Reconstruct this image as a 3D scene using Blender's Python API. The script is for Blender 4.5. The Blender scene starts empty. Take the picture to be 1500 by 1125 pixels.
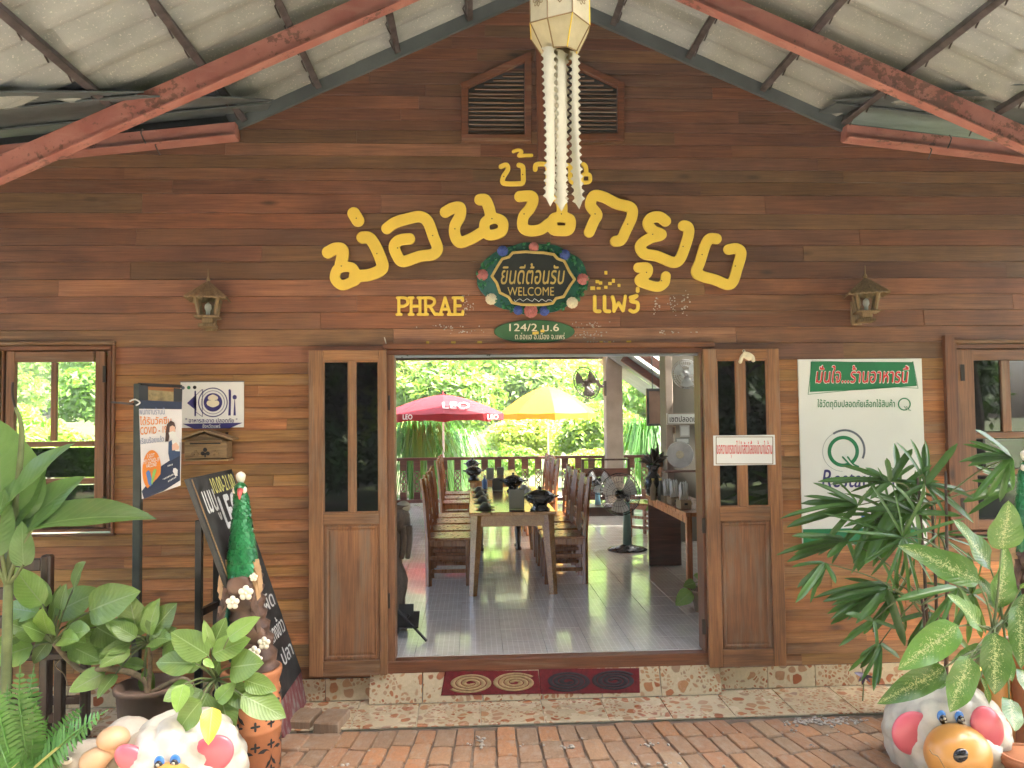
import bpy, math, random
import numpy as np
from mathutils import Vector, Matrix
random.seed(7); rnd = random.Random(11); NR = np.random.RandomState(5)
SC = bpy.context.scene
COL = SC.collection
R_ = math.radians
# ------------------------------------------------------------------ camera
FPX = 1127.0; YAW = R_(2.9); PIT = R_(2.3); ROL = 0.011
CAM = np.array([0.0, -5.3, 1.635])
_fw = np.array([math.sin(YAW)*math.cos(PIT), math.cos(YAW)*math.cos(PIT), math.sin(PIT)])
_r0 = np.array([math.cos(YAW), -math.sin(YAW), 0.0]); _u0 = np.cross(_r0, _fw)
_rt = _r0*math.cos(ROL) - _u0*math.sin(ROL); _up = _u0*math.cos(ROL) + _r0*math.sin(ROL)
cd = bpy.data.cameras.new('camera'); cam = bpy.data.objects.new('camera', cd); COL.objects.link(cam)
cd.sensor_width = 36; cd.lens = 36*FPX/1500.0; cd.clip_start = 0.05; cd.clip_end = 900
m = Matrix(((_rt[0], _up[0], -_fw[0], CAM[0]), (_rt[1], _up[1], -_fw[1], CAM[1]), (_rt[2], _up[2], -_fw[2], CAM[2]), (0, 0, 0, 1)))
cam.matrix_world = m
SC.camera = cam
# ------------------------------------------------------------------ sky, sun, exposure
SUN_EL = R_(61); SUN_AZ = R_(96)      # azimuth clockwise from +Y (into the house): high on the right
wd = bpy.data.worlds.new('World'); SC.world = wd; wd.use_nodes = True
nt = wd.node_tree; sk = nt.nodes.new('ShaderNodeTexSky'); sk.sky_type = 'NISHITA'; sk.sun_disc = False
sk.sun_elevation = SUN_EL; sk.sun_rotation = SUN_AZ; sk.air_density = 0.8; sk.dust_density = 5.0; sk.ozone_density = 1.0
nt.links.new(sk.outputs[0], nt.nodes['Background'].inputs[0]); nt.nodes['Background'].inputs[1].default_value = 0.15
sl = bpy.data.lights.new('sun', 'SUN'); sl.energy = 5.0; sl.angle = R_(0.55); sl.color = (1.0, 0.955, 0.88)
so = bpy.data.objects.new('sun', sl); COL.objects.link(so)
sd = Vector((math.sin(SUN_AZ)*math.cos(SUN_EL), math.cos(SUN_AZ)*math.cos(SUN_EL), math.sin(SUN_EL)))
so.rotation_euler = (-sd).to_track_quat('-Z', 'Y').to_euler(); so.location = (20, 0, 30)
vs = SC.view_settings; vs.view_transform = 'Standard'; vs.look = 'None'; vs.exposure = 3.25; vs.gamma = 1; vs.use_curve_mapping = False
SC.render.engine = 'CYCLES'
SC.cycles.use_adaptive_sampling = True; SC.cycles.adaptive_threshold = .03; SC.cycles.max_bounces = 6; SC.cycles.diffuse_bounces = 3; SC.cycles.glossy_bounces = 3; SC.cycles.transparent_max_bounces = 8
SC.cycles.transmission_bounces = 5; SC.cycles.use_denoising = True; SC.cycles.caustics_reflective = False; SC.cycles.caustics_refractive = False
SC.cycles.sample_clamp_indirect = 6
# ------------------------------------------------------------------ photograph point -> place in the world
def ray(x, y): return _fw*FPX + _rt*(x-750.0) - _up*(y-562.5)
def PY(x, y, Y=0.0):
    d = ray(x, y); return CAM + d*((Y-CAM[1])/d[1])
def PZ(x, y, z=0.0):
    d = ray(x, y); return CAM + d*((z-CAM[2])/d[2])
# ------------------------------------------------------------------ geometry helpers
class G:
    def __init__(s): s.v = []; s.f = []
    def add(s, vs, fs):
        n = len(s.v); s.v += [tuple(map(float, p)) for p in vs]; s.f += [tuple(i+n for i in f) for f in fs]; return s
    def box(s, x0, x1, y0, y1, z0, z1, c=0.0):
        return s.obox(((x0+x1)/2, (y0+y1)/2, (z0+z1)/2), (1, 0, 0), (0, 1, 0), (0, 0, 1), abs(x1-x0)/2, abs(y1-y0)/2, abs(z1-z0)/2, c)
    def obox(s, ce, ax, ay, az, hx, hy, hz, c=0.0):
        ce, ax, ay, az = [np.array(q, float) for q in (ce, ax, ay, az)]
        if c <= 0:
            vs = [ce+ax*hx*i+ay*hy*j+az*hz*k for i in (-1, 1) for j in (-1, 1) for k in (-1, 1)]
            return s.add(vs, [(0, 1, 3, 2), (4, 6, 7, 5), (0, 4, 5, 1), (2, 3, 7, 6), (0, 2, 6, 4), (1, 5, 7, 3)])
        c = min(c, hx*.9, hy*.9, hz*.9); vs = []; ix = {}
        for i in (-1, 1):
            for j in (-1, 1):
                for k in (-1, 1):
                    for q in range(3):
                        o = [hx*i, hy*j, hz*k]
                        for w in range(3):
                            if w != q: o[w] -= c*(i, j, k)[w]
                        ix[(i, j, k, q)] = len(vs); vs.append(ce+ax*o[0]+ay*o[1]+az*o[2])
        fs = []
        for q in range(3):
            a, b = [w for w in range(3) if w != q]
            for sg in (-1, 1):
                f = []
                for (p, r) in ((-1, -1), (1, -1), (1, 1), (-1, 1)):
                    t = [0, 0, 0]; t[q] = sg; t[a] = p; t[b] = r; f.append(ix[tuple(t)+(q,)])
                if (sg < 0) != (q == 1): f.reverse()
                fs.append(tuple(f))
        for q in range(3):                       # edges along axis q
            a, b = [w for w in range(3) if w != q]
            for p in (-1, 1):
                for r in (-1, 1):
                    t = [0, 0, 0]; t[a] = p; t[b] = r; t0 = list(t); t0[q] = -1; t1 = list(t); t1[q] = 1
                    fs.append((ix[tuple(t0)+(a,)], ix[tuple(t1)+(a,)], ix[tuple(t1)+(b,)], ix[tuple(t0)+(b,)]))
        for i in (-1, 1):
            for j in (-1, 1):
                for k in (-1, 1): fs.append(tuple(ix[(i, j, k, q)] for q in range(3)))
        return s.add(vs, fs)
    def bar(s, p0, p1, w, h, up=(0, 0, 1), c=0.0):
        p0 = np.array(p0, float); p1 = np.array(p1, float); a = p1-p0; L = np.linalg.norm(a); a /= L
        u = np.array(up, float); b = np.cross(u, a)
        if np.linalg.norm(b) < 1e-4: b = np.cross((0, 1, 0), a)
        b /= np.linalg.norm(b); u = np.cross(a, b)
        return s.obox((p0+p1)/2, a, b, u, L/2, w/2, h/2, c)
    def tube(s, pts, rr, n=8, cap=True, sq=1.0):
        pts = [np.array(p, float) for p in pts]
        if not hasattr(rr, '__len__'): rr = [rr]*len(pts)
        vs = []; pu = None
        for i, p in enumerate(pts):
            t = pts[min(i+1, len(pts)-1)]-pts[max(i-1, 0)]; t = t/(np.linalg.norm(t)+1e-9)
            if pu is None:
                pu = np.cross(t, (0, 0, 1) if abs(t[2]) < .9 else (1, 0, 0))
            pu = pu-t*(pu@t); pu = pu/(np.linalg.norm(pu)+1e-9); w = np.cross(t, pu)
            for k in range(n):
                a = 2*math.pi*k/n; vs.append(p+(pu*math.cos(a)+w*math.sin(a)*sq)*rr[i])
        fs = []
        for i in range(len(pts)-1):
            for k in range(n):
                fs.append((i*n+k, i*n+(k+1) % n, (i+1)*n+(k+1) % n, (i+1)*n+k))
        if cap: fs += [tuple(range(n))[::-1], tuple((len(pts)-1)*n+k for k in range(n))]
        return s.add(vs, fs)
    def cyl(s, p0, p1, r0, r1=None, n=12): return s.tube([p0, p1], [r0, r0 if r1 is None else r1], n)
    def lathe(s, prof, c=(0, 0, 0), n=20, wob=None):
        vs = []; c = np.array(c, float)
        for (r, z) in prof:
            for k in range(n):
                a = 2*math.pi*k/n; q = r*(1 if wob is None else wob(a, z)); vs.append(c+(q*math.cos(a), q*math.sin(a), z))
        fs = [(i*n+k, i*n+(k+1) % n, (i+1)*n+(k+1) % n, (i+1)*n+k) for i in range(len(prof)-1) for k in range(n)]
        if prof[0][0] > 1e-4: fs.append(tuple(range(n))[::-1])
        if prof[-1][0] > 1e-4: fs.append(tuple((len(prof)-1)*n+k for k in range(n)))
        return s.add(vs, fs)
    def ball(s, c, r, nu=14, nv=9, disp=None, rot=None):
        c = np.array(c, float); r = np.array([r]*3 if not hasattr(r, '__len__') else r, float); vs = []
        for j in range(nv+1):
            th = math.pi*j/nv
            for i in range(nu):
                ph = 2*math.pi*i/nu; d = np.array([math.sin(th)*math.cos(ph), math.sin(th)*math.sin(ph), math.cos(th)])
                q = d*r*(1+(disp(d) if disp else 0))
                vs.append(c+(rot @ q if rot is not None else q))
        fs = [(j*nu+i, (j+1)*nu+i, (j+1)*nu+(i+1) % nu, j*nu+(i+1) % nu) for j in range(nv) for i in range(nu)]
        return s.add(vs, fs)
    def prism(s, poly, y0, y1):                  # poly of (x, z), extruded between y0 (front) and y1
        n = len(poly)
        if sum(poly[i][0]*poly[(i+1) % n][1]-poly[(i+1) % n][0]*poly[i][1] for i in range(n)) < 0: poly = poly[::-1]
        vs = [(x, y0, z) for x, z in poly]+[(x, y1, z) for x, z in poly]
        fs = [tuple(range(n)), tuple(range(2*n-1, n-1, -1))]+[(i, i+n, (i+1) % n+n, (i+1) % n) for i in range(n)]
        return s.add(vs, fs)
    def fan(s, c, ring):
        n = len(ring); return s.add([c]+list(ring), [(0, i+1, (i+1) % n+1) for i in range(n)])
WL = {}
def empty(name, loc, label=None, cat=None, group=None, kind=None):
    o = bpy.data.objects.new(name, None); COL.objects.link(o); o.location = [float(q) for q in loc]; o.empty_display_size = .1
    WL[o] = np.array(loc, float); tag(o, label, cat, group, kind); return o
def tag(o, label=None, cat=None, group=None, kind=None):
    for k, v in (('label', label), ('category', cat), ('group', group), ('kind', kind)):
        if v: o[k] = v
    return o
def mk(name, g, mat, parent=None, smooth=False, color=None, base=False, origin=None):
    v = np.array(g.v, float)
    if origin is not None: c = np.array(origin, float)
    else:
        c = (v.max(0)+v.min(0))/2
        if base: c[2] = v[:, 2].min()
    me = bpy.data.meshes.new(name); me.from_pydata((v-c).tolist(), [], g.f); me.update()
    if smooth: me.polygons.foreach_set('use_smooth', [True]*len(me.polygons))
    if isinstance(mat, (list, tuple)):
        for q in mat: me.materials.append(q)
    else: me.materials.append(mat)
    o = bpy.data.objects.new(name, me); COL.objects.link(o)
    if parent is not None:
        o.parent = parent; o.location = c-WL[parent]
    else: o.location = c
    WL[o] = c
    if color is not None: o.color = tuple(color)+(1,)
    return o
def smooth_angle(o, a=40):
    me = o.data; me.polygons.foreach_set('use_smooth', [True]*len(me.polygons)); me.set_sharp_from_angle(angle=R_(a)); return o
def kids(o): return [c for c in bpy.data.objects if c.parent == o]
CH = {}
def copy_tree(o, parent=None):
    c = o.copy(); COL.objects.link(c); c.parent = parent; WL[c] = WL.get(o, np.zeros(3)).copy()
    for ch in (CH.get(o) or kids(o)): copy_tree(ch, c)
    return c
def cat_rom(pts, n=8, closed=False):
    pts = [np.array(p, float) for p in pts]; out = []; N = len(pts)
    if N < 3 and not closed: return [pts[0]+(pts[1]-pts[0])*t for t in np.linspace(0, 1, n)]
    for i in range(N if closed else N-1):
        if closed: a, b, c, d = pts[(i-1) % N], pts[i], pts[(i+1) % N], pts[(i+2) % N]
        else: a, b, c, d = pts[max(i-1, 0)], pts[i], pts[i+1], pts[min(i+2, N-1)]
        for k in range(n):
            t = k/n; out.append(.5*((2*b)+(c-a)*t+(2*a-5*b+4*c-d)*t*t+(3*b-a-3*c+d)*t**3))
    out.append(pts[0] if closed else pts[-1]); return out
# ------------------------------------------------------------------ flat shapes: marching squares over a field, then filled as a bevelled 2D curve
def contours(Fd, x0, y0, h):
    ny, nx = Fd.shape; b = (Fd < 0).astype(int)
    code = b[:-1, :-1]+2*b[:-1, 1:]+4*b[1:, 1:]+8*b[1:, :-1]
    nxt = {}
    def ep(e, j, i):
        if e == 0: a, c, p, q = Fd[j, i], Fd[j, i+1], (i, j), (i+1, j)
        elif e == 1: a, c, p, q = Fd[j, i+1], Fd[j+1, i+1], (i+1, j), (i+1, j+1)
        elif e == 2: a, c, p, q = Fd[j+1, i], Fd[j+1, i+1], (i, j+1), (i+1, j+1)
        else: a, c, p, q = Fd[j, i], Fd[j+1, i], (i, j), (i, j+1)
        t = a/(a-c); t = min(max(t, .02), .98)
        return (x0+(p[0]+(q[0]-p[0])*t)*h, y0+(p[1]+(q[1]-p[1])*t)*h)
    def key(e, j, i): return {0: ('h', j, i), 1: ('v', j, i+1), 2: ('h', j+1, i), 3: ('v', j, i)}[e]
    T = {1: [(3, 0)], 2: [(0, 1)], 3: [(3, 1)], 4: [(1, 2)], 5: [(3, 2), (1, 0)], 6: [(0, 2)], 7: [(3, 2)], 8: [(2, 3)], 9: [(2, 0)], 10: [(0, 3), (2, 1)], 11: [(2, 1)], 12: [(1, 3)], 13: [(1, 0)], 14: [(0, 3)]}
    P = {}
    for j, i in zip(*np.nonzero((code > 0) & (code < 15))):
        for (a, c) in T[int(code[j, i])]:
            ka, kc = key(a, j, i), key(c, j, i); P[ka] = ep(a, j, i); P[kc] = ep(c, j, i); nxt[ka] = kc
    out = []
    while nxt:
        k, v = nxt.popitem(); loop = [P[k]]; cur = v
        while cur in nxt: loop.append(P[cur]); cur = nxt.pop(cur)
        if len(loop) > 5: out.append(clean(loop, h*.42))
    return out
def stroke_loops(strokes, r, h=None, pad=2):
    h = h or r/5.0; S = []
    for st in strokes:
        closed = False; rad = r
        if isinstance(st, dict): closed = st.get('c', False); rad = st.get('r', r); sp = st['p']; raw = st.get('raw', False)
        else: sp = st; raw = False
        S.append((np.array(sp if raw else cat_rom(sp, 7, closed)), rad))
    A = np.vstack([q for q, _ in S]); mr = max(q for _, q in S); lo = A.min(0)-mr-pad*h; hi = A.max(0)+mr+pad*h
    xs = np.arange(lo[0], hi[0]+h, h); ys = np.arange(lo[1], hi[1]+h, h); X, Y = np.meshgrid(xs, ys); D = np.full(X.shape, 1e9)
    for q, rad in S:
        for a, b in zip(q[:-1], q[1:]):
            d = b-a; L2 = d@d+1e-12; t = np.clip(((X-a[0])*d[0]+(Y-a[1])*d[1])/L2, 0, 1)
            D = np.minimum(D, np.hypot(X-a[0]-t*d[0], Y-a[1]-t*d[1])-rad)
    return contours(D, lo[0], lo[1], h)
TMP = bpy.data.scenes.new('tmp'); TMPV = TMP.view_layers[0]
def eval_mesh(o):
    TMP.collection.objects.link(o); TMPV.update(); dg = TMPV.depsgraph; dg.update(); return bpy.data.meshes.new_from_object(o.evaluated_get(dg))
def clean(l, d):
    out = [l[0]]
    for q in l[1:]:
        if math.hypot(q[0]-out[-1][0], q[1]-out[-1][1]) > d: out.append(q)
    while len(out) > 3 and math.hypot(out[0][0]-out[-1][0], out[0][1]-out[-1][1]) < d: out.pop()
    return out
def fill_loops(loops, thick, bevel=0.0, res=1):
    """loops in metres -> (verts, faces) of a filled plate from z=0 to z=thick"""
    cu = bpy.data.curves.new('tmp', 'CURVE'); cu.dimensions = '2D'; cu.fill_mode = 'BOTH' if thick > 0 else 'FRONT'
    cu.extrude = max(thick/2-bevel, 0); cu.bevel_depth = bevel; cu.bevel_resolution = res; cu.offset = -bevel
    for lp in loops:
        s = cu.splines.new('POLY'); s.points.add(len(lp)-1); s.use_cyclic_u = True
        co = np.zeros((len(lp), 4)); co[:, :2] = lp; co[:, 3] = 1; s.points.foreach_set('co', co.ravel())
    o = bpy.data.objects.new('tmp', cu); me = eval_mesh(o)
    v = np.array([q.co for q in me.vertices]); f = [tuple(p.vertices) for p in me.polygons]
    bpy.data.objects.remove(o); bpy.data.curves.remove(cu); bpy.data.meshes.remove(me)
    if thick > 0 and len(v): v[:, 2] += thick/2
    return v, f
_TC = {}
def text_loops(body, bold=0.0, res=44):
    """outline of a line of text as clean loops (em units), overlaps of the font's own contours merged"""
    if (body, bold) in _TC: return _TC[(body, bold)]
    cu = bpy.data.curves.new('tmp', 'FONT'); cu.body = body; cu.fill_mode = 'NONE'; cu.resolution_u = 3
    o = bpy.data.objects.new('tmp', cu); me = eval_mesh(o)
    v = np.array([q.co[:2] for q in me.vertices]); e = np.array([q.vertices for q in me.edges])
    q = e[:, 1]-e[:, 0]; sw = (q > 1) | (q == -1); e[sw] = e[sw][:, ::-1]
    bpy.data.objects.remove(o); bpy.data.curves.remove(cu); bpy.data.meshes.remove(me)
    h = 1.0/res; lo = v.min(0)-4*h; hi = v.max(0)+4*h; nx = int((hi[0]-lo[0])/h)+2; ny = int((hi[1]-lo[1])/h)+2; SS = 3
    # contours come as consecutive closed runs: keep their direction for the winding number
    a = v[e[:, 0]]; b = v[e[:, 1]]; cov = np.zeros((ny, nx))
    for j in range(ny):
        for q in range(SS):
            y = lo[1]+(j+(q+.5)/SS-.5)*h
            up = (a[:, 1] <= y) & (b[:, 1] > y); dn = (b[:, 1] <= y) & (a[:, 1] > y); k = np.nonzero(up | dn)[0]
            if not len(k): continue
            t = (y-a[k, 1])/(b[k, 1]-a[k, 1]); xs = (a[k, 0]+t*(b[k, 0]-a[k, 0])-lo[0])/h; w = np.where(up[k], 1, -1); od = np.argsort(xs); wn = 0
            for p_, (x, s) in enumerate(zip(xs[od], w[od])):
                if wn != 0:
                    x0 = xs[od][p_-1]; i0, i1 = x0+.5, x+.5
                    for i in range(int(i0), int(i1)+1): cov[j, min(i, nx-1)] += max(0, min(i1, i+1)-max(i0, i))/SS
                wn += s
    for _ in range(2):
        cov = (np.roll(cov, 1, 0)+np.roll(cov, -1, 0)+2*cov)/4; cov = (np.roll(cov, 1, 1)+np.roll(cov, -1, 1)+2*cov)/4
    L = contours((.5-bold)-cov, lo[0], lo[1], h); _TC[(body, bold)] = L; return L
def plate(name, loops, org, ex, ey, mat, parent, thick=.002, lift=0.0, bevel=0.0, shear=0.0, fit=None, smooth=False, color=None):
    """put filled loops on the plane org + u*ex + v*ey; fit=(u0,v0,u1,v1) stretches their bounds into that box"""
    ls = [np.array(l, float) for l in loops]
    if fit is not None:
        A = np.vstack(ls); lo = A.min(0); sp = A.max(0)-lo
        ls = [np.column_stack((fit[0]+(l[:, 0]-lo[0])/sp[0]*(fit[2]-fit[0]), fit[1]+(l[:, 1]-lo[1])/sp[1]*(fit[3]-fit[1]))) for l in ls]
    if shear: ls = [np.column_stack((l[:, 0]+shear*l[:, 1], l[:, 1])) for l in ls]
    v, f = fill_loops(ls, thick, bevel)
    ex = np.array(ex, float); ey = np.array(ey, float); n = np.cross(ex, ey); n /= np.linalg.norm(n)
    g = G(); g.v = [tuple(np.array(org)+ex*p[0]+ey*p[1]+n*(p[2]+lift)) for p in v]; g.f = f
    return mk(name, g, mat, parent, smooth=smooth, color=color)
def circ(cx, cy, r, n=28, ry=None, a0=0, a1=360):
    ry = ry or r; k = n if a1-a0 >= 360 else n+1
    return [(cx+r*math.cos(R_(a0)+R_(a1-a0)*i/n), cy+ry*math.sin(R_(a0)+R_(a1-a0)*i/n)) for i in range(k)]
def arc_band(cx, cy, r0, r1, a0=0, a1=360, n=40):
    if a1-a0 >= 360: return [circ(cx, cy, r1, n), circ(cx, cy, r0, n)[::-1]]
    return [circ(cx, cy, r1, n, None, a0, a1)+circ(cx, cy, r0, n, None, a0, a1)[::-1]]
# ------------------------------------------------------------------ materials
def nm(name):
    mt = bpy.data.materials.new(name); mt.use_nodes = True; t = mt.node_tree; return mt, t, t.nodes['Principled BSDF']
def nd(t, ty, **kw):
    n = t.nodes.new(ty)
    for k, v in kw.items(): setattr(n, k, v)
    return n
def ramp(t, fac, stops):
    r = nd(t, 'ShaderNodeValToRGB'); el = r.color_ramp.elements
    while len(el) < len(stops): el.new(.5)
    for e, (p, c) in zip(el, stops): e.position = p; e.color = tuple(c)+(1,)
    t.links.new(fac, r.inputs[0]); return r.outputs[0]
def mixc(t, fac, a, b, mode='MIX'):
    n = nd(t, 'ShaderNodeMix', data_type='RGBA', blend_type=mode)
    for i, q in ((0, fac), (6, a), (7, b)):
        if hasattr(q, 'links'): t.links.new(q, n.inputs[i])
        elif i == 0: n.inputs[0].default_value = q
        else: n.inputs[i].default_value = tuple(q)+(1,)
    return n.outputs[2]
def coords(t, scale=(1, 1, 1), rand=40.0, src='Object'):
    tc = nd(t, 'ShaderNodeTexCoord'); mp = nd(t, 'ShaderNodeMapping'); mp.inputs['Scale'].default_value = scale
    if rand:
        oi = nd(t, 'ShaderNodeObjectInfo'); mu = nd(t, 'ShaderNodeVectorMath', operation='SCALE'); mu.inputs[0].default_value = (rand, rand*.7, rand*1.3)
        t.links.new(oi.outputs['Random'], mu.inputs['Scale']); ad = nd(t, 'ShaderNodeVectorMath', operation='ADD')
        t.links.new(tc.outputs[src], ad.inputs[0]); t.links.new(mu.outputs[0], ad.inputs[1]); t.links.new(ad.outputs[0], mp.inputs[0])
    else: t.links.new(tc.outputs[src], mp.inputs[0])
    return mp.outputs[0]
def noise(t, vec, scale, detail=5, rough=.55, dist=0.0):
    n = nd(t, 'ShaderNodeTexNoise'); n.inputs['Scale'].default_value = scale; n.inputs['Detail'].default_value = detail; n.inputs['Roughness'].default_value = rough; n.inputs['Distortion'].default_value = dist
    t.links.new(vec, n.inputs['Vector']); return n.outputs['Fac']
def bump(t, b, h, st=.2, dist=.01):
    n = nd(t, 'ShaderNodeBump'); n.inputs['Strength'].default_value = st; n.inputs['Distance'].default_value = dist
    t.links.new(h, n.inputs['Height']); t.links.new(n.outputs[0], b.inputs['Normal'])
def plain(name, c, rough=.5, metal=0.0, var=.15, scale=8.0, bmp=0.0, bscale=60.0, coat=0.0, emit=None, trans=0.0, spec=.5, rand=True, objcol=False):
    mt, t, b = nm(name); v = coords(t)
    n = noise(t, v, scale); c = np.array(c, float)
    col = ramp(t, n, [(.3, c*(1-var)), (.7, np.minimum(c*(1+var), 1))])
    if objcol:
        oi = nd(t, 'ShaderNodeObjectInfo'); col = mixc(t, 1.0, col, oi.outputs['Color'], 'MULTIPLY')
    t.links.new(col, b.inputs['Base Color']); b.inputs['Roughness'].default_value = rough; b.inputs['Metallic'].default_value = metal
    b.inputs['Coat Weight'].default_value = coat; b.inputs['Coat Roughness'].default_value = .12; b.inputs['Specular IOR Level'].default_value = spec
    r2 = noise(t, v, scale*2.3); mr = nd(t, 'ShaderNodeMapRange'); mr.inputs['To Min'].default_value = max(rough-.1, .03); mr.inputs['To Max'].default_value = min(rough+.12, 1)
    t.links.new(r2, mr.inputs[0]); t.links.new(mr.outputs[0], b.inputs['Roughness'])
    if bmp: bump(t, b, noise(t, v, bscale, 4), bmp, .004)
    if trans:
        tr = nd(t, 'ShaderNodeBsdfTranslucent'); mx = nd(t, 'ShaderNodeMixShader'); mx.inputs[0].default_value = trans
        t.links.new(col, tr.inputs[0]); t.links.new(b.outputs[0], mx.inputs[1]); t.links.new(tr.outputs[0], mx.inputs[2])
        t.links.new(mx.outputs[0], t.nodes['Material Output'].inputs[0])
    return mt
def wood(name, dark, light, axis=0, rough=.5, weather=0.0, wcol=(.23, .2, .165), knots=True, coat=0.0, sc=1.0, contrast=1.0):
    mt, t, b = nm(name); s1 = [16*sc]*3; s1[axis] = 1.1*sc; s2 = [130*sc]*3; s2[axis] = 3.5*sc
    v1 = coords(t, s1); v2 = coords(t, s2); v3 = coords(t, (1, 1, 1))
    d = np.array(dark); l = np.array(light)
    n1 = noise(t, v1, 1.0, 7, .68, 1.3); n2 = noise(t, v2, 1.0, 4, .65)
    c1 = ramp(t, n1, [(.3, d), (.5, (d+l)/2), (.7, l)])
    fine = ramp(t, n2, [(.3, (.42, .4, .38)), (.58, (1.08, 1.06, 1.04))]); col = mixc(t, .75*contrast, c1, fine, 'MULTIPLY')
    if knots:
        ks = [5.0]*3; ks[axis] = 1.6; vk = coords(t, ks); vo = nd(t, 'ShaderNodeTexVoronoi'); vo.inputs['Scale'].default_value = .8; t.links.new(vk, vo.inputs['Vector'])
        km = ramp(t, vo.outputs['Distance'], [(.03, (0, 0, 0)), (.10, (1, 1, 1))]); col = mixc(t, .7, col, mixc(t, 1.0, km, (1, .92, .85), 'MULTIPLY'), 'MULTIPLY')
    n3 = noise(t, v3, 1.7, 4, .6); st = ramp(t, n3, [(.3, (.55, .54, .54)), (.5, (.9, .9, .9)), (.68, (1.12, 1.08, 1.0))]); col = mixc(t, .8, col, st, 'MULTIPLY')
    oi = nd(t, 'ShaderNodeObjectInfo'); col = mixc(t, 1.0, col, oi.outputs['Color'], 'MULTIPLY')
    ro = rough
    if weather:
        ws = [9.0]*3; ws[axis] = .9; n4 = noise(t, coords(t, ws), 1.0, 7, .68, .4); wm = ramp(t, n4, [(.62-.22*weather, (0, 0, 0)), (.80-.18*weather, (1, 1, 1))])
        ml = nd(t, 'ShaderNodeMath', operation='MULTIPLY'); ml.inputs[1].default_value = .8; t.links.new(wm, ml.inputs[0]); col = mixc(t, ml.outputs[0], col, wcol)
    t.links.new(col, b.inputs['Base Color']); b.inputs['Roughness'].default_value = ro; b.inputs['Coat Weight'].default_value = coat; b.inputs['Coat Roughness'].default_value = .2
    mr = nd(t, 'ShaderNodeMapRange'); mr.inputs['To Min'].default_value = ro-.12; mr.inputs['To Max'].default_value = ro+.18; t.links.new(n1, mr.inputs[0]); t.links.new(mr.outputs[0], b.inputs['Roughness'])
    bump(t, b, n2, .35, .003); return mt
def leafmat(name, c1, c2, rough=.35, trans=.3, spots=None, vein=None, coat=.15):
    mt, t, b = nm(name); v = coords(t, (1, 1, 1), 20); n = noise(t, v, 7, 3); oi = nd(t, 'ShaderNodeObjectInfo')
    col = mixc(t, n, c1, c2); hs = nd(t, 'ShaderNodeHueSaturation'); mr = nd(t, 'ShaderNodeMapRange'); mr.inputs['To Min'].default_value = .72; mr.inputs['To Max'].default_value = 1.3
    t.links.new(oi.outputs['Random'], mr.inputs[0]); t.links.new(mr.outputs[0], hs.inputs['Value']); t.links.new(col, hs.inputs['Color']); col = hs.outputs[0]
    col = mixc(t, 1.0, col, oi.outputs['Color'], 'MULTIPLY')
    uv = nd(t, 'ShaderNodeTexCoord'); sx = nd(t, 'ShaderNodeSeparateXYZ'); t.links.new(uv.outputs['UV'], sx.inputs[0])
    # u along the blade, v across (0..1): midrib at v = .5
    m0 = nd(t, 'ShaderNodeMath', operation='SUBTRACT'); m0.inputs[1].default_value = .5; t.links.new(sx.outputs[1], m0.inputs[0])
    ab = nd(t, 'ShaderNodeMath', operation='ABSOLUTE'); t.links.new(m0.outputs[0], ab.inputs[0])
    if vein:
        rib = ramp(t, ab.outputs[0], [(.012, (1, 1, 1)), (.03, (0, 0, 0))]); col = mixc(t, rib, col, vein)
        sm = nd(t, 'ShaderNodeMath', operation='MULTIPLY_ADD'); sm.inputs[1].default_value = -.55; t.links.new(ab.outputs[0], sm.inputs[0]); t.links.new(sx.outputs[0], sm.inputs[2])
        wv = nd(t, 'ShaderNodeMath', operation='MULTIPLY'); wv.inputs[1].default_value = 75; t.links.new(sm.outputs[0], wv.inputs[0])
        si = nd(t, 'ShaderNodeMath', operation='SINE'); t.links.new(wv.outputs[0], si.inputs[0]); sv = ramp(t, si.outputs[0], [(.86, (0, 0, 0)), (1, (.28, .28, .28))]); col = mixc(t, sv, col, vein)
        bump(t, b, si.outputs[0], .16, .004)
    if spots is not None:
        mp = nd(t, 'ShaderNodeMapping'); mp.inputs['Scale'].default_value = (34, 15, 1); mp.inputs['Rotation'].default_value = (0, 0, .5); t.links.new(uv.outputs['UV'], mp.inputs[0])
        n5 = noise(t, mp.outputs[0], 1.0, 3, .6, 1.2); mm = nd(t, 'ShaderNodeMath', operation='MULTIPLY_ADD'); mm.inputs[1].default_value = -.55; t.links.new(ab.outputs[0], mm.inputs[0]); t.links.new(n5, mm.inputs[2])
        ms = ramp(t, mm.outputs[0], [(.47, (0, 0, 0)), (.53, (1, 1, 1))]); col = mixc(t, ms, col, spots)
    t.links.new(col, b.inputs['Base Color']); b.inputs['Roughness'].default_value = rough; b.inputs['Coat Weight'].default_value = coat
    tr = nd(t, 'ShaderNodeBsdfTranslucent'); mx = nd(t, 'ShaderNodeMixShader'); mx.inputs[0].default_value = trans
    tc = mixc(t, 1.0, col, (1.0, 1.15, .55), 'MULTIPLY'); t.links.new(tc, tr.inputs[0]); t.links.new(b.outputs[0], mx.inputs[1]); t.links.new(tr.outputs[0], mx.inputs[2])
    t.links.new(mx.outputs[0], t.nodes['Material Output'].inputs[0]); return mt
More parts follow.
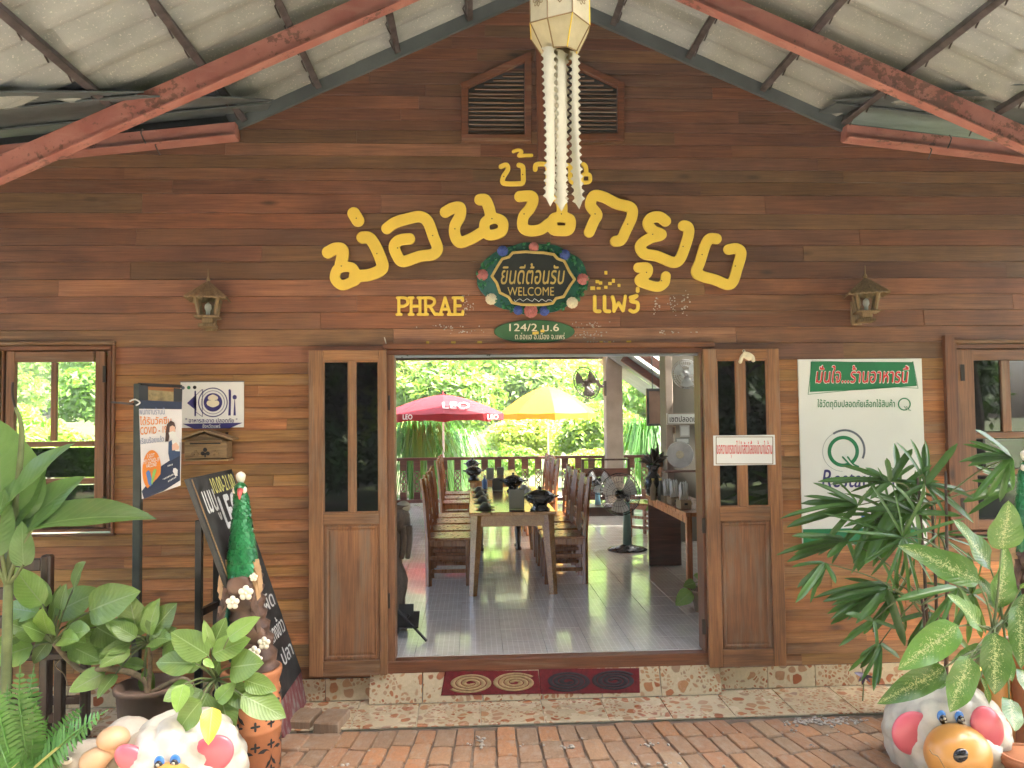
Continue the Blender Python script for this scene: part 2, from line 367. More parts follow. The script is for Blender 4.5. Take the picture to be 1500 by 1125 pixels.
def glassmat(name, tint, refl=.06, rough=.02):
    mt, t, b = nm(name); tr = nd(t, 'ShaderNodeBsdfTransparent'); tr.inputs[0].default_value = tuple(tint)+(1,); gl = nd(t, 'ShaderNodeBsdfGlossy'); gl.inputs['Roughness'].default_value = rough
    lw = nd(t, 'ShaderNodeLayerWeight'); lw.inputs[0].default_value = .25; mr = nd(t, 'ShaderNodeMapRange'); mr.inputs['To Min'].default_value = refl; mr.inputs['To Max'].default_value = .9
    t.links.new(lw.outputs['Fresnel'], mr.inputs[0]); mx = nd(t, 'ShaderNodeMixShader'); t.links.new(mr.outputs[0], mx.inputs[0]); t.links.new(tr.outputs[0], mx.inputs[1]); t.links.new(gl.outputs[0], mx.inputs[2])
    t.links.new(mx.outputs[0], t.nodes['Material Output'].inputs[0]); return mt
M = {}
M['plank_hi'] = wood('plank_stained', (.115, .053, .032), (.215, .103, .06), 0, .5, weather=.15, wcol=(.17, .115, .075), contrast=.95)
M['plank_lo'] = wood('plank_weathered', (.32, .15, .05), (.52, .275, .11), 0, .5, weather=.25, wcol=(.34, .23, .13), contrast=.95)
M['frame_v'] = wood('frame_wood_upright', (.17, .078, .034), (.30, .15, .068), 2, .48, weather=.2, wcol=(.27, .2, .13))
M['frame_h'] = wood('frame_wood_level', (.17, .078, .034), (.30, .15, .068), 0, .48, weather=.2, wcol=(.27, .2, .13))
M['door_v'] = wood('door_wood_upright', (.21, .105, .043), (.40, .22, .095), 2, .5, weather=.42, wcol=(.25, .2, .14))
M['door_h'] = wood('door_wood_level', (.21, .105, .043), (.40, .22, .095), 0, .5, weather=.55, wcol=(.27, .22, .16))
M['door_p'] = wood('door_panel_wood', (.18, .085, .035), (.36, .18, .075), 2, .5, weather=.6, wcol=(.2, .165, .115))
M['louver'] = wood('louver_wood', (.09, .05, .03), (.2, .12, .07), 0, .6, weather=.4)
M['chair_w'] = wood('chair_wood', (.24, .07, .016), (.50, .18, .045), 2, .26, coat=.4, knots=False)
M['table_w'] = wood('table_wood', (.36, .165, .045), (.55, .29, .09), 1, .15, coat=.5, knots=False)
M['dark_w'] = wood('dark_wood', (.03, .014, .008), (.075, .035, .018), 2, .4, coat=.3, knots=False)
M['rail_w'] = wood('railing_wood', (.1, .035, .02), (.2, .07, .04), 0, .45, knots=False)
M['lamp_w'] = wood('lamp_wood', (.17, .11, .05), (.34, .24, .12), 2, .65, knots=False, sc=2)
M['mail_w'] = wood('mailbox_wood', (.2, .12, .045), (.42, .28, .13), 0, .55, knots=False, sc=2)
M['carve_w'] = wood('carved_wood', (.05, .035, .025), (.15, .11, .075), 2, .6, knots=False, sc=2)
M['yellow'] = plain('yellow_paint', (.78, .56, .075), .42, var=.07, scale=5, bmp=.05, bscale=25)
M['yellow_side'] = M['yellow']
M['white'] = plain('white_print', (.76, .78, .74), .4, var=.03, scale=3)
M['cream'] = plain('cream_paint', (.72, .66, .48), .5, var=.08)
M['black'] = plain('black_paint', (.018, .018, .018), .4, var=.3)
M['screw'] = plain('screw_steel', (.06, .05, .04), .4, .8)
M['red_steel'] = None
def red_steel():
    mt, t, b = nm('red_oxide_steel'); v = coords(t); n = noise(t, v, 5, 4); c = ramp(t, n, [(.3, (.29, .10, .082)), (.7, (.42, .18, .15))])
    n2 = noise(t, v, 22, 6, .7); n3 = noise(t, v, 2.2, 2); ad = nd(t, 'ShaderNodeMath', operation='MULTIPLY'); t.links.new(n2, ad.inputs[0]); t.links.new(n3, ad.inputs[1])
    ms = ramp(t, ad.outputs[0], [(.31, (0, 0, 0)), (.345, (.75, .75, .75))]); c = mixc(t, ms, c, (.10, .055, .04)); n8 = noise(t, coords(t, (2, 9, 9)), 2.0, 5); c = mixc(t, ramp(t, n8, [(.55, (0, 0, 0)), (.75, (.5, .5, .5))]), c, (.45, .25, .21)); t.links.new(c, b.inputs['Base Color']); b.inputs['Roughness'].default_value = .55; bump(t, b, n2, .3, .003); return mt
M['red_steel'] = red_steel()
M['purlin'] = plain('purlin_steel', (.075, .06, .062), .55, .2, var=.4, scale=14)
def roofsheet():
    mt, t, b = nm('fibre_cement_sheet'); v = coords(t); n = noise(t, v, 3, 5); c = ramp(t, n, [(.25, (.185, .19, .185)), (.75, (.31, .315, .30))])
    n2 = noise(t, v, 70, 3, .7); sp = ramp(t, n2, [(.60, (0, 0, 0)), (.68, (.75, .75, .75))]); c = mixc(t, sp, c, (.48, .46, .39)); t.links.new(c, b.inputs['Base Color']); b.inputs['Roughness'].default_value = .85
    bump(t, b, n2, .25, .003)
    tr = nd(t, 'ShaderNodeBsdfTranslucent'); t.links.new(c, tr.inputs[0]); mx = nd(t, 'ShaderNodeMixShader'); mx.inputs[0].default_value = .012
    t.links.new(b.outputs[0], mx.inputs[1]); t.links.new(tr.outputs[0], mx.inputs[2]); t.links.new(mx.outputs[0], t.nodes['Material Output'].inputs[0]); return mt
M['sheet'] = roofsheet()
M['metal_sheet'] = plain('zinc_sheet', (.11, .13, .14), .5, .35, var=.2, scale=3)
M['clear_sheet'] = plain('clear_sheet', (.5, .52, .5), .5, trans=.28)
M['orange_canvas'] = plain('orange_canvas', (.75, .33, .2), .7, trans=.5)
M['concrete'] = plain('painted_concrete', (.34, .27, .21), .8, var=.18, scale=3, bmp=.1)
M['plaster'] = plain('plaster', (.20, .18, .14), .85, var=.12, scale=2)
M['ceiling'] = wood('ceiling_wood', (.12, .06, .034), (.24, .13, .07), 1, .6)
M['soil'] = plain('soil', (.19, .14, .095), .95, var=.4, scale=12, bmp=.4, bscale=80)
def ground_mat():
    mt, t, b = nm('garden_ground'); v = coords(t, rand=0); n = noise(t, v, .35, 5); n2 = noise(t, v, 9, 5)
    c = ramp(t, n, [(.38, (.10, .075, .05)), (.5, (.075, .10, .035)), (.66, (.11, .15, .045))]); c = mixc(t, .5, c, ramp(t, n2, [(.3, (.5, .5, .5)), (.7, (1.2, 1.2, 1.1))]), 'MULTIPLY')
    t.links.new(c, b.inputs['Base Color']); b.inputs['Roughness'].default_value = .95; bump(t, b, n2, .5, .03); return mt
M['ground'] = ground_mat()
def brickmat():
    mt, t, b = nm('clay_brick'); oi = nd(t, 'ShaderNodeObjectInfo'); v = coords(t); c = ramp(t, oi.outputs['Random'], [(0, (.29, .19, .11)), (.2, (.38, .18, .085)), (.42, (.30, .20, .12)), (.6, (.46, .20, .075)), (.8, (.36, .25, .145)), (1, (.25, .15, .085))])
    n = noise(t, v, 9, 6, .65); c = mixc(t, .7, c, ramp(t, n, [(.25, (.55, .55, .55)), (.7, (1.25, 1.2, 1.15))]), 'MULTIPLY'); n2 = noise(t, v, 3, 4); dm = ramp(t, n2, [(.5, (0, 0, 0)), (.72, (.7, .7, .7))]); c = mixc(t, dm, c, (.38, .31, .23)); c = mixc(t, .25, c, (.36, .26, .16))
    t.links.new(c, b.inputs['Base Color']); b.inputs['Roughness'].default_value = .85; bump(t, b, noise(t, v, 45, 5), .5, .006); return mt
M['brick'] = brickmat()
def pebbletile():
    mt, t, b = nm('pebble_print_tile'); v0 = coords(t, (1, 1, 1), 13)
    dn = nd(t, 'ShaderNodeTexNoise'); dn.inputs['Scale'].default_value = 9; t.links.new(v0, dn.inputs['Vector']); mx = nd(t, 'ShaderNodeMix', data_type='VECTOR'); mx.inputs[0].default_value = .05; t.links.new(v0, mx.inputs[4]); t.links.new(dn.outputs['Color'], mx.inputs[5]); v = mx.outputs[1]
    def vor(sc, feat):
        n = nd(t, 'ShaderNodeTexVoronoi'); n.feature = feat; n.inputs['Scale'].default_value = sc; n.inputs['Randomness'].default_value = .95; t.links.new(v, n.inputs['Vector']); return n
    def layer(sc, g0, g1):
        c = vor(sc, 'F1'); e = vor(sc, 'DISTANCE_TO_EDGE'); s = nd(t, 'ShaderNodeSeparateColor'); t.links.new(c.outputs['Color'], s.inputs[0])
        col = ramp(t, s.outputs[0], [(.0, (.34, .105, .04)), (.25, (.43, .17, .07)), (.45, (.50, .27, .125)), (.65, (.42, .24, .13)), (.85, (.52, .34, .19)), (1, (.34, .22, .14))])
        em = ramp(t, e.outputs['Distance'], [(g0, (0, 0, 0)), (g1, (1, 1, 1))]); rm = ramp(t, c.outputs['Distance'], [(.43, (1, 1, 1)), (.49, (0, 0, 0))]); return col, mixc(t, 1.0, em, rm, 'MULTIPLY'), s
    big, bm, bs = layer(13.5, .085, .115); sml, sm, ss = layer(33, .10, .15); grout = (.62, .52, .33)
    cs = mixc(t, sm, grout, sml); cb = mixc(t, bm, grout, big)
    nn = noise(t, v0, 4.2, 1); sel = ramp(t, nn, [(.485, (0, 0, 0)), (.50, (1, 1, 1))]); col = mixc(t, sel, cb, cs)
    n6 = noise(t, v0, 60, 3); col = mixc(t, .35, col, ramp(t, n6, [(.3, (.7, .7, .7)), (.7, (1.1, 1.1, 1.1))]), 'MULTIPLY')
    t.links.new(col, b.inputs['Base Color']); b.inputs['Roughness'].default_value = .22; b.inputs['Coat Weight'].default_value = .25; hb = mixc(t, sel, bm, sm); bump(t, b, hb, .25, .004)
    n7 = noise(t, v0, 5, 4); mr = nd(t, 'ShaderNodeMapRange'); mr.inputs['To Min'].default_value = .12; mr.inputs['To Max'].default_value = .42; t.links.new(n7, mr.inputs[0]); t.links.new(mr.outputs[0], b.inputs['Roughness']); return mt
M['pebble'] = pebbletile()
def floortile():
    mt, t, b = nm('grid_print_floor_tile'); tc = nd(t, 'ShaderNodeTexCoord'); br = nd(t, 'ShaderNodeTexBrick'); br.offset = 0; br.inputs['Scale'].default_value = 1; br.inputs['Mortar Size'].default_value = .0022
    br.inputs['Brick Width'].default_value = .038; br.inputs['Row Height'].default_value = .038; br.inputs['Color1'].default_value = (.68, .645, .565, 1); br.inputs['Color2'].default_value = (.72, .69, .61, 1); br.inputs['Mortar'].default_value = (.88, .86, .8, 1)
    t.links.new(tc.outputs['Object'], br.inputs['Vector']); v = coords(t, rand=20); n = noise(t, v, 6, 4); col = mixc(t, .4, br.outputs['Color'], ramp(t, n, [(.3, (.8, .8, .8)), (.7, (1.1, 1.1, 1.1))]), 'MULTIPLY')
    t.links.new(col, b.inputs['Base Color']); b.inputs['Coat Weight'].default_value = .6; b.inputs['Coat Roughness'].default_value = .07; b.inputs['Specular IOR Level'].default_value = .6
    mr = nd(t, 'ShaderNodeMapRange'); mr.inputs['To Min'].default_value = .10; mr.inputs['To Max'].default_value = .24; t.links.new(n, mr.inputs[0]); t.links.new(mr.outputs[0], b.inputs['Roughness']); bump(t, b, br.outputs['Fac'], .08, .002); return mt
M['floor'] = floortile()
M['glass'] = glassmat('window_glass', (.93, .95, .93), .05)
M['film'] = glassmat('tinted_glass', (.10, .13, .10), .10)
M['darkglass'] = glassmat('door_glass', (.03, .03, .03), .11)
M['steel'] = plain('steel', (.5, .5, .5), .3, .9); M['hinge'] = plain('hinge_iron', (.035, .028, .022), .5, .5)
M['paper'] = plain('mulberry_paper', (.58, .51, .33), .8, var=.1, scale=14, bmp=.25, bscale=50, trans=.25)
M['paper_w'] = plain('white_paper_tail', (.52, .49, .37), .8, var=.07, scale=10, bmp=.2, trans=.2)
M['gold_print'] = plain('brown_gold_print', (.20, .12, .04), .5); M['gold_tape'] = plain('yellow_foil_tape', (.85, .62, .06), .3, .2)
M['gold'] = plain('gold_paint', (.55, .40, .12), .4, .3, var=.15, scale=20); M['board_black'] = plain('board_black', (.012, .016, .013), .45, var=.4)
M['leafgreen'] = plain('carved_green_paint', (.02, .15, .055), .45, var=.35, scale=25); M['pink'] = plain('dusty_pink_paint', (.42, .13, .12), .5, var=.25, scale=40); M['blue'] = plain('blue_paint', (.035, .07, .30), .45, var=.3, scale=40); M['ivory'] = plain('ivory_paint', (.68, .62, .44), .5, var=.12, scale=40)
M['sign_green'] = plain('sign_green_paint', (.035, .115, .04), .45, var=.2); M['ptgreen'] = plain('poster_green', (.012, .19, .07), .4, var=.05); M['ptred'] = plain('poster_red', (.62, .03, .035), .4, var=.05)
M['navy'] = plain('navy_print', (.035, .03, .16), .4, var=.05); M['dnavy'] = plain('dark_navy_print', (.018, .03, .07), .45, var=.1); M['orange'] = plain('orange_print', (.74, .24, .03), .45, var=.06); M['slate'] = plain('slate_blue_print', (.20, .25, .38), .45, var=.06)
M['brown_hair'] = plain('dark_brown_print', (.06, .03, .025), .5); M['skin'] = plain('light_skin_print', (.72, .46, .33), .5, var=.05); M['shirt'] = plain('blue_shirt_print', (.04, .075, .16), .5); M['grey_print'] = plain('grey_print', (.12, .14, .17), .4); M['limegreen'] = plain('lime_print', (.25, .5, .12), .4); M['cyan'] = plain('blue_print', (.08, .2, .5), .4)
M['tan_print'] = plain('tan_print', (.62, .5, .42), .5, var=.06); M['banner_w'] = plain('banner_white', (.74, .73, .72), .55, var=.04, scale=5)
M['thatch'] = plain('bamboo_strip', (.25, .2, .09), .7, var=.4, scale=30)
M['chalk'] = plain('chalk_marker', (.62, .64, .62), .8, var=.2, scale=60); M['chalk_y'] = plain('chalk_yellow', (.6, .58, .18), .8, var=.2, scale=60); M['chalkboard'] = plain('chalkboard', (.022, .024, .024), .6, var=.6, scale=6)
def worn_red():
    mt, t, b = nm('worn_red_paint'); v = coords(t, (6, 6, 2)); n = noise(t, v, 3, 6, .7); c = ramp(t, n, [(.35, (.16, .025, .03)), (.5, (.2, .06, .06)), (.6, (.25, .22, .19))]); t.links.new(c, b.inputs['Base Color']); b.inputs['Roughness'].default_value = .7; return mt
M['worn_red'] = worn_red()
M['mat_red'] = plain('red_mat_pile', (.16, .008, .012), .95, var=.3, scale=40, bmp=.8, bscale=300); M['mat_tan'] = plain('tan_mat_pile', (.42, .30, .15), .95, var=.2, scale=40, bmp=.8, bscale=300); M['mat_grey'] = plain('charcoal_mat_pile', (.035, .03, .036), .95, var=.3, scale=40, bmp=.8, bscale=300)
M['terra'] = plain('terracotta', (.40, .155, .06), .8, var=.22, scale=5, bmp=.15, bscale=60); M['clay'] = plain('grey_brown_clay', (.22, .145, .10), .85, var=.2, scale=4, bmp=.15); M['dirt'] = plain('pot_soil', (.04, .028, .018), .95, var=.4, bmp=.5)
M['wool'] = plain('white_ceramic_glaze', (.52, .50, .41), .42, var=.2, scale=9, coat=.15, bmp=.12, bscale=30); M['wool_old'] = plain('weathered_ceramic', (.42, .38, .31), .6, var=.22, scale=7, bmp=.1); M['cpink'] = plain('pink_glaze', (.66, .13, .17), .35, var=.12, scale=4, coat=.3); M['corange'] = plain('orange_glaze', (.62, .30, .07), .35, var=.12, scale=3, coat=.3); M['cpeach'] = plain('peach_glaze', (.55, .35, .2), .5, var=.15, scale=4)
M['gloss_black'] = plain('black_glaze', (.012, .011, .011), .12, var=.1, coat=.5); M['eye_blue'] = plain('blue_glaze', (.05, .20, .55), .3, coat=.3)
M['pea_green'] = plain('peacock_green', (.02, .21, .06), .28, .25, var=.5, scale=18, coat=.4); M['pea_dark'] = plain('peacock_dark_green', (.008, .09, .05), .3, .2, var=.4, scale=15, coat=.3); M['pea_tan'] = plain('peacock_tan', (.42, .26, .12), .5, var=.25, scale=15); M['pea_brown'] = plain('stump_brown', (.11, .06, .038), .5, var=.5, scale=9, bmp=.4, bscale=40); M['beak'] = plain('beak_pink', (.62, .12, .10), .4); M['petal'] = plain('white_petal', (.76, .72, .58), .5, var=.06)
M['fan_green'] = plain('fan_plastic_green', (.10, .22, .19), .35, var=.05); M['fan_black'] = plain('fan_black', (.012, .013, .014), .25, var=.1); M['fan_blade'] = plain('fan_blade', (.55, .58, .58), .3, trans=.3); M['fan_blue'] = plain('fan_blue', (.2, .42, .55), .4); M['fan_brown'] = plain('fan_brown', (.12, .09, .07), .4)
M['pot_black'] = plain('black_pottery', (.02, .02, .019), .25, var=.2, coat=.2); M['grey_card'] = plain('menu_card', (.20, .22, .19), .5, var=.06); M['china'] = plain('china', (.6, .6, .57), .25); M['dish_dark'] = plain('dark_dish', (.11, .11, .085), .3)
M['umb_red'] = plain('red_umbrella_cloth', (.26, .008, .012), .65, var=.08, trans=.3); M['umb_yel'] = plain('yellow_umbrella_cloth', (.55, .25, .006), .65, var=.08, trans=.35); M['umb_white'] = plain('white_umbrella_cloth', (.7, .66, .6), .65, trans=.3)
M['bark'] = plain('bark', (.11, .08, .055), .9, var=.4, scale=10, bmp=.5); M['stem'] = plain('green_stem', (.13, .17, .06), .6, var=.3); M['stem_tan'] = plain('tan_cane', (.28, .21, .12), .8, var=.35, scale=30, bmp=.4)
M['lf_mid'] = leafmat('broad_green_leaf', (.17, .30, .06), (.26, .42, .10), .36, .3, vein=(.32, .46, .18)); M['lf_big'] = leafmat('large_taro_leaf', (.10, .21, .055), (.16, .29, .085), .4, .32, vein=(.2, .32, .12)); M['lf_var'] = leafmat('variegated_leaf', (.08, .19, .035), (.14, .28, .055), .33, .3, spots=(.50, .55, .25), vein=(.14, .25, .07)); M['lf_palm'] = leafmat('palm_leaflet', (.055, .15, .028), (.11, .235, .05), .33, .3, coat=.25); M['lf_fern'] = leafmat('fern_frond', (.06, .19, .03), (.12, .29, .05), .45, .3); M['lf_yel'] = leafmat('yellow_leaf', (.62, .42, .03), (.7, .5, .05), .4, .25, vein=(.6, .5, .2))
M['tree_lf'] = leafmat('tree_leaves', (.19, .31, .06), (.35, .46, .11), .5, .5, coat=0); M['tree_lf2'] = leafmat('dark_tree_leaves', (.17, .29, .065), (.30, .42, .115), .5, .48, coat=0); M['tree_lf3'] = leafmat('yellow_green_leaves', (.30, .38, .07), (.48, .52, .14), .5, .5, coat=0)
M['tree_dk'] = leafmat('shade_tree_leaves', (.03, .075, .018), (.07, .13, .03), .45, .25, coat=.1)
M['pebble_w'] = plain('white_gravel', (.42, .38, .31), .7, var=.3, scale=60)
M['residue'] = plain('white_glue_residue', (.5, .46, .4), .8, var=.3); M['kraft'] = plain('kraft_box', (.35, .27, .17), .8); M['plastic_bag'] = plain('clear_packet', (.6, .6, .56), .3, trans=.3); M['screen_brown'] = plain('brown_panel', (.16, .09, .055), .6)
# ------------------------------------------------------------------ ground
ZG = -.277
g = G(); g.add([(-260, -160, ZG-.03), (260, -160, ZG-.03), (260, 320, ZG-.03), (-260, 320, ZG-.03)], [(0, 1, 2, 3)])
tag(mk('ground', g, M['ground']), kind='structure')
# wooded slope behind the garden
g = G(); nx, ny = 60, 24
for j in range(ny+1):
    for i in range(nx+1):
        x = -120+240*i/nx; y = 46+130*j/ny; t = j/ny
        z = ZG-.1+ (1-math.cos(min(t*1.6, 1)*math.pi))*.5*46*(.75+.25*math.sin(x*.035+1.2)) + (math.sin(x*.3+y*.2)*.5 if j else 0)
        g.v.append((x, y, z))
g.f = [(j*(nx+1)+i, j*(nx+1)+i+1, (j+1)*(nx+1)+i+1, (j+1)*(nx+1)+i) for j in range(ny) for i in range(nx)]
tag(mk('hill', g, M['ground'], smooth=True), kind='structure')
def hill_z(x, y):
    if y < 46: return ZG-.03
    t = (y-46)/130; return ZG-.1+(1-math.cos(min(t*1.6, 1)*math.pi))*.5*46*(.75+.25*math.sin(x*.035+1.2))
# ------------------------------------------------------------------ the house
GL = PY(352, 187); GP = PY(784, -6); GR = PY(1230, 190)
house = empty('wooden_house', (0.5, 0, ZG), 'brown plank restaurant front with gable roof, open double doors and two windows', 'house')
def part(n, loc=(0.5, 0, ZG)):
    o = empty(n, loc); o.parent = house; o.location = np.array(loc)-WL[house]; return o
XL, XR = -4.6, 5.6
wing_l = (GL[2]-PY(0, 222)[2])/(GL[0]-PY(0, 222)[0]); wing_r = (PY(1500, 222)[2]-GR[2])/(PY(1500, 222)[0]-GR[0])
def top_lines(z):
    if z > min(GL[2], GR[2])-.02:
        return [(GL, GP), (GP, GR)]
    return [(np.array([XL, 0, GL[2]+wing_l*(XL-GL[0])]), GL), (GR, np.array([XR, 0, GR[2]+wing_r*(XR-GR[0])]))]
def clip(poly, a, b):      # keep what lies below the line a->b (x rising)
    out = []
    def s(p): return (a[2]+(b[2]-a[2])*(p[0]-a[0])/(b[0]-a[0]))-p[1]
    for i in range(len(poly)):
        p, q = poly[i], poly[(i+1) % len(poly)]; sp, sq = s(p), s(q)
        if sp >= 0: out.append(p)
        if (sp >= 0) != (sq >= 0):
            t = sp/(sp-sq); out.append((p[0]+(q[0]-p[0])*t, p[1]+(q[1]-p[1])*t))
    return out
# rows of boards read off the photograph at its left side, wide above, narrow below
rows = []; y = 155
ups = [-10, 9, 28, 46, 64, 82, 100, 118, 136, 155, 173, 188, 207, 226, 245, 263, 283, 311.7, 335, 360, 384, 410, 435, 459, 484, 509, 534]
zs = [PY(100, q)[2] for q in ups]; hi_rows = list(zip(zs[1:], zs[:-1]))
zb = -.116; nlo = 28; zt = zs[-1]; lo_rows = [(zt-(zt-zb)*(i+1)/nlo, zt-(zt-zb)*i/nlo) for i in range(nlo)]
WINL = (PY(-4, 600)[0], PY(169, 600)[0], PY(100, 785)[2], PY(100, 503)[2])
WINR = (PY(1393, 600)[0], PY(1573, 600)[0], PY(1400, 787)[2], PY(1400, 500)[2])
DOOR = (PY(566, 700)[0], PY(1041, 700)[0], -.13, PY(800, 503)[2])
opens = [WINL, WINR, DOOR]
front = part('front_wall')
WL[front] = WL[house].copy(); front.location = (0, 0, 0)
bright = {4: (1.1, 1.0), }
def boards(rows_, mat, lo, hi, tint, nj):
    for ri, (z0, z1) in enumerate(rows_):
        zc = (z0+z1)/2; spans = [(XL, XR)]
        for (a, b, c, d) in opens:
            if c < zc < d:
                new = []
                for (p, q) in spans:
                    if q <= a or p >= b: new.append((p, q)); continue
                    if p < a: new.append((p, a))
                    if q > b: new.append((b, q))
                spans = new
        for (p, q) in spans:
            cuts = [p]; x = p+rnd.uniform(.5, 2.6)
            while x < q-.35: cuts.append(x); x += rnd.uniform(*nj)
            cuts.append(q)
            for x0, x1 in zip(cuts[:-1], cuts[1:]):
                poly = [(x0+.0008, z0+.0013), (x1-.0008, z0+.0013), (x1-.0008, z1-.0013), (x0+.0008, z1-.0013)]
                for (a, b) in top_lines(z0): poly = clip(poly, a, b) if poly else poly
                if len(poly) < 3: continue
                if max(w[0] for w in poly)-min(w[0] for w in poly) < .02: continue
                dy = rnd.uniform(-.0035, .0015); k = rnd.uniform(lo, hi); rr = rnd.uniform(-.05, .05); hue = rnd.choice(((1.0, .96, 1.0), (.9, 1.06, .92), (1.0, 1.0, .95), (1.08, .98, .9), (.92, 1.0, 1.06))); fx = 1.0 if rnd.random() > .06 else rnd.uniform(1.3, 1.6)
                # lapped board: the bottom edge stands a little prouder than the top
                n = len(poly); zmx = max(w[1] for w in poly); zmn = min(w[1] for w in poly)
                if sum(poly[i][0]*poly[(i+1) % n][1]-poly[(i+1) % n][0]*poly[i][1] for i in range(n)) < 0: poly = poly[::-1]
                vs_ = [(px, -.009*(z1-pz)/(z1-z0)+dy, pz) for px, pz in poly]+[(px, .022, pz) for px, pz in poly]
                gg = G(); gg.add(vs_, [tuple(range(n)), tuple(range(2*n-1, n-1, -1))]+[(i, i+n, (i+1) % n+n, (i+1) % n) for i in range(n)])
                mk('plank', gg, mat, front, color=(tint[0]*k*(1+rr)*hue[0]*fx, tint[1]*k*hue[1]*fx, tint[2]*k*(1-rr)*hue[2]*fx))
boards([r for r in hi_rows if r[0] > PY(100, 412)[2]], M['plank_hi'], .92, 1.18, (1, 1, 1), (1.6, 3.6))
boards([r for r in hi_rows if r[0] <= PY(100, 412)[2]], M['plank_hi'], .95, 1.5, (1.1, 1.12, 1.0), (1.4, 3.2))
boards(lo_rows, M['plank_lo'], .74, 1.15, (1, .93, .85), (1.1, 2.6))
# sheet added behind the boards to stop light through their joints
g = G(); bz = [(XL, XR, DOOR[3], zs[-1]+1.2), (XL, WINL[0], -.25, DOOR[3]), (WINL[1], DOOR[0], -.25, DOOR[3]), (DOOR[1], WINR[0], -.25, DOOR[3]), (WINL[0], WINL[1], -.25, WINL[2]), (WINR[0], WINR[1], -.25, WINR[2]), (WINR[1], XR, -.25, DOOR[3])]
for (a, b, c, d) in bz: g.box(a, b, .026, .06, c, d)
g.prism([(GL[0], zs[-1]+1.2), (GR[0], zs[-1]+1.2), (GR[0], GR[2]), (GP[0], GP[2]), (GL[0], GL[2])], .026, .06)
mk('wall_backing', g, M['ceiling'], house)
# corner battens seen at the door head
# ---- gable louvres
def louvre(pts, slats, yb):
    P3 = [PY(*p) for p in pts]; poly = [(p[0], p[2]) for p in P3]
    v = part('gable_vent', (np.mean([p[0] for p in poly]), 0, min(p[1] for p in poly)))
    n = len(poly)
    for i in range(n):
        a = np.array((poly[i][0], -.02, poly[i][1])); b = np.array((poly[(i+1) % n][0], -.02, poly[(i+1) % n][1])); d = (b-a)/np.linalg.norm(b-a)
        g = G().bar(a-d*.022, b+d*.022, .05+.0015*i, .048, up=(0, -1, 0), c=.003) if False else G().bar(a-d*.024, b+d*.024, .048, .05+.002*i, up=(0, -1, 0), c=.003)
        mk('frame', g, M['frame_h'], v, color=(.55, .42, .4))
    mk('dark_back', G().prism(poly, -.0085, -.007), M['black'], v)
    xs0 = min(p[0] for p in poly)+.03; xs1 = max(p[0] for p in poly)-.03; z0 = min(p[1] for p in poly)+.045; z1 = max(p[1] for p in poly)
    k = int((z1-z0)/.031)
    for i in range(k):
        z = z0+i*.031; a, b = xs0, xs1
        # clip to the sloping head
        for j in range(n):
            (ax, az), (bx, bz_) = poly[j], poly[(j+1) % n]
            if abs(bz_-az) > .02 and abs(bx-ax) > .1:
                xq = ax+(z+.05-az)*(bx-ax)/(bz_-az)
                if z+.05 > min(az, bz_):
                    if (bz_-az)*(bx-ax) > 0: a = max(a, xq)
                    else: b = min(b, xq)
        if b-a < .06: continue
        t = rnd.uniform(-.002, .003)
        mk('slat', G().obox(((a+b)/2, -.017, z+t), (1, 0, rnd.uniform(-.006, .006)), (0, .75, .66), (0, -.66, .75), (b-a)/2, .010, .004), M['louver'], v, color=[rnd.uniform(.7, 1.15)]*3)
louvre([(681, 205), (681, 128), (773, 86), (773, 205)], 11, 0)
louvre([(806, 205), (806, 80), (908, 128), (908, 203)], 11, 0)
mk('gable_batten', G().bar(PY(793, 236, -.012), PY(789, 60, -.012), .05, .012, up=(0, -1, 0)), M['frame_v'], house, color=(.6, .45, .42))
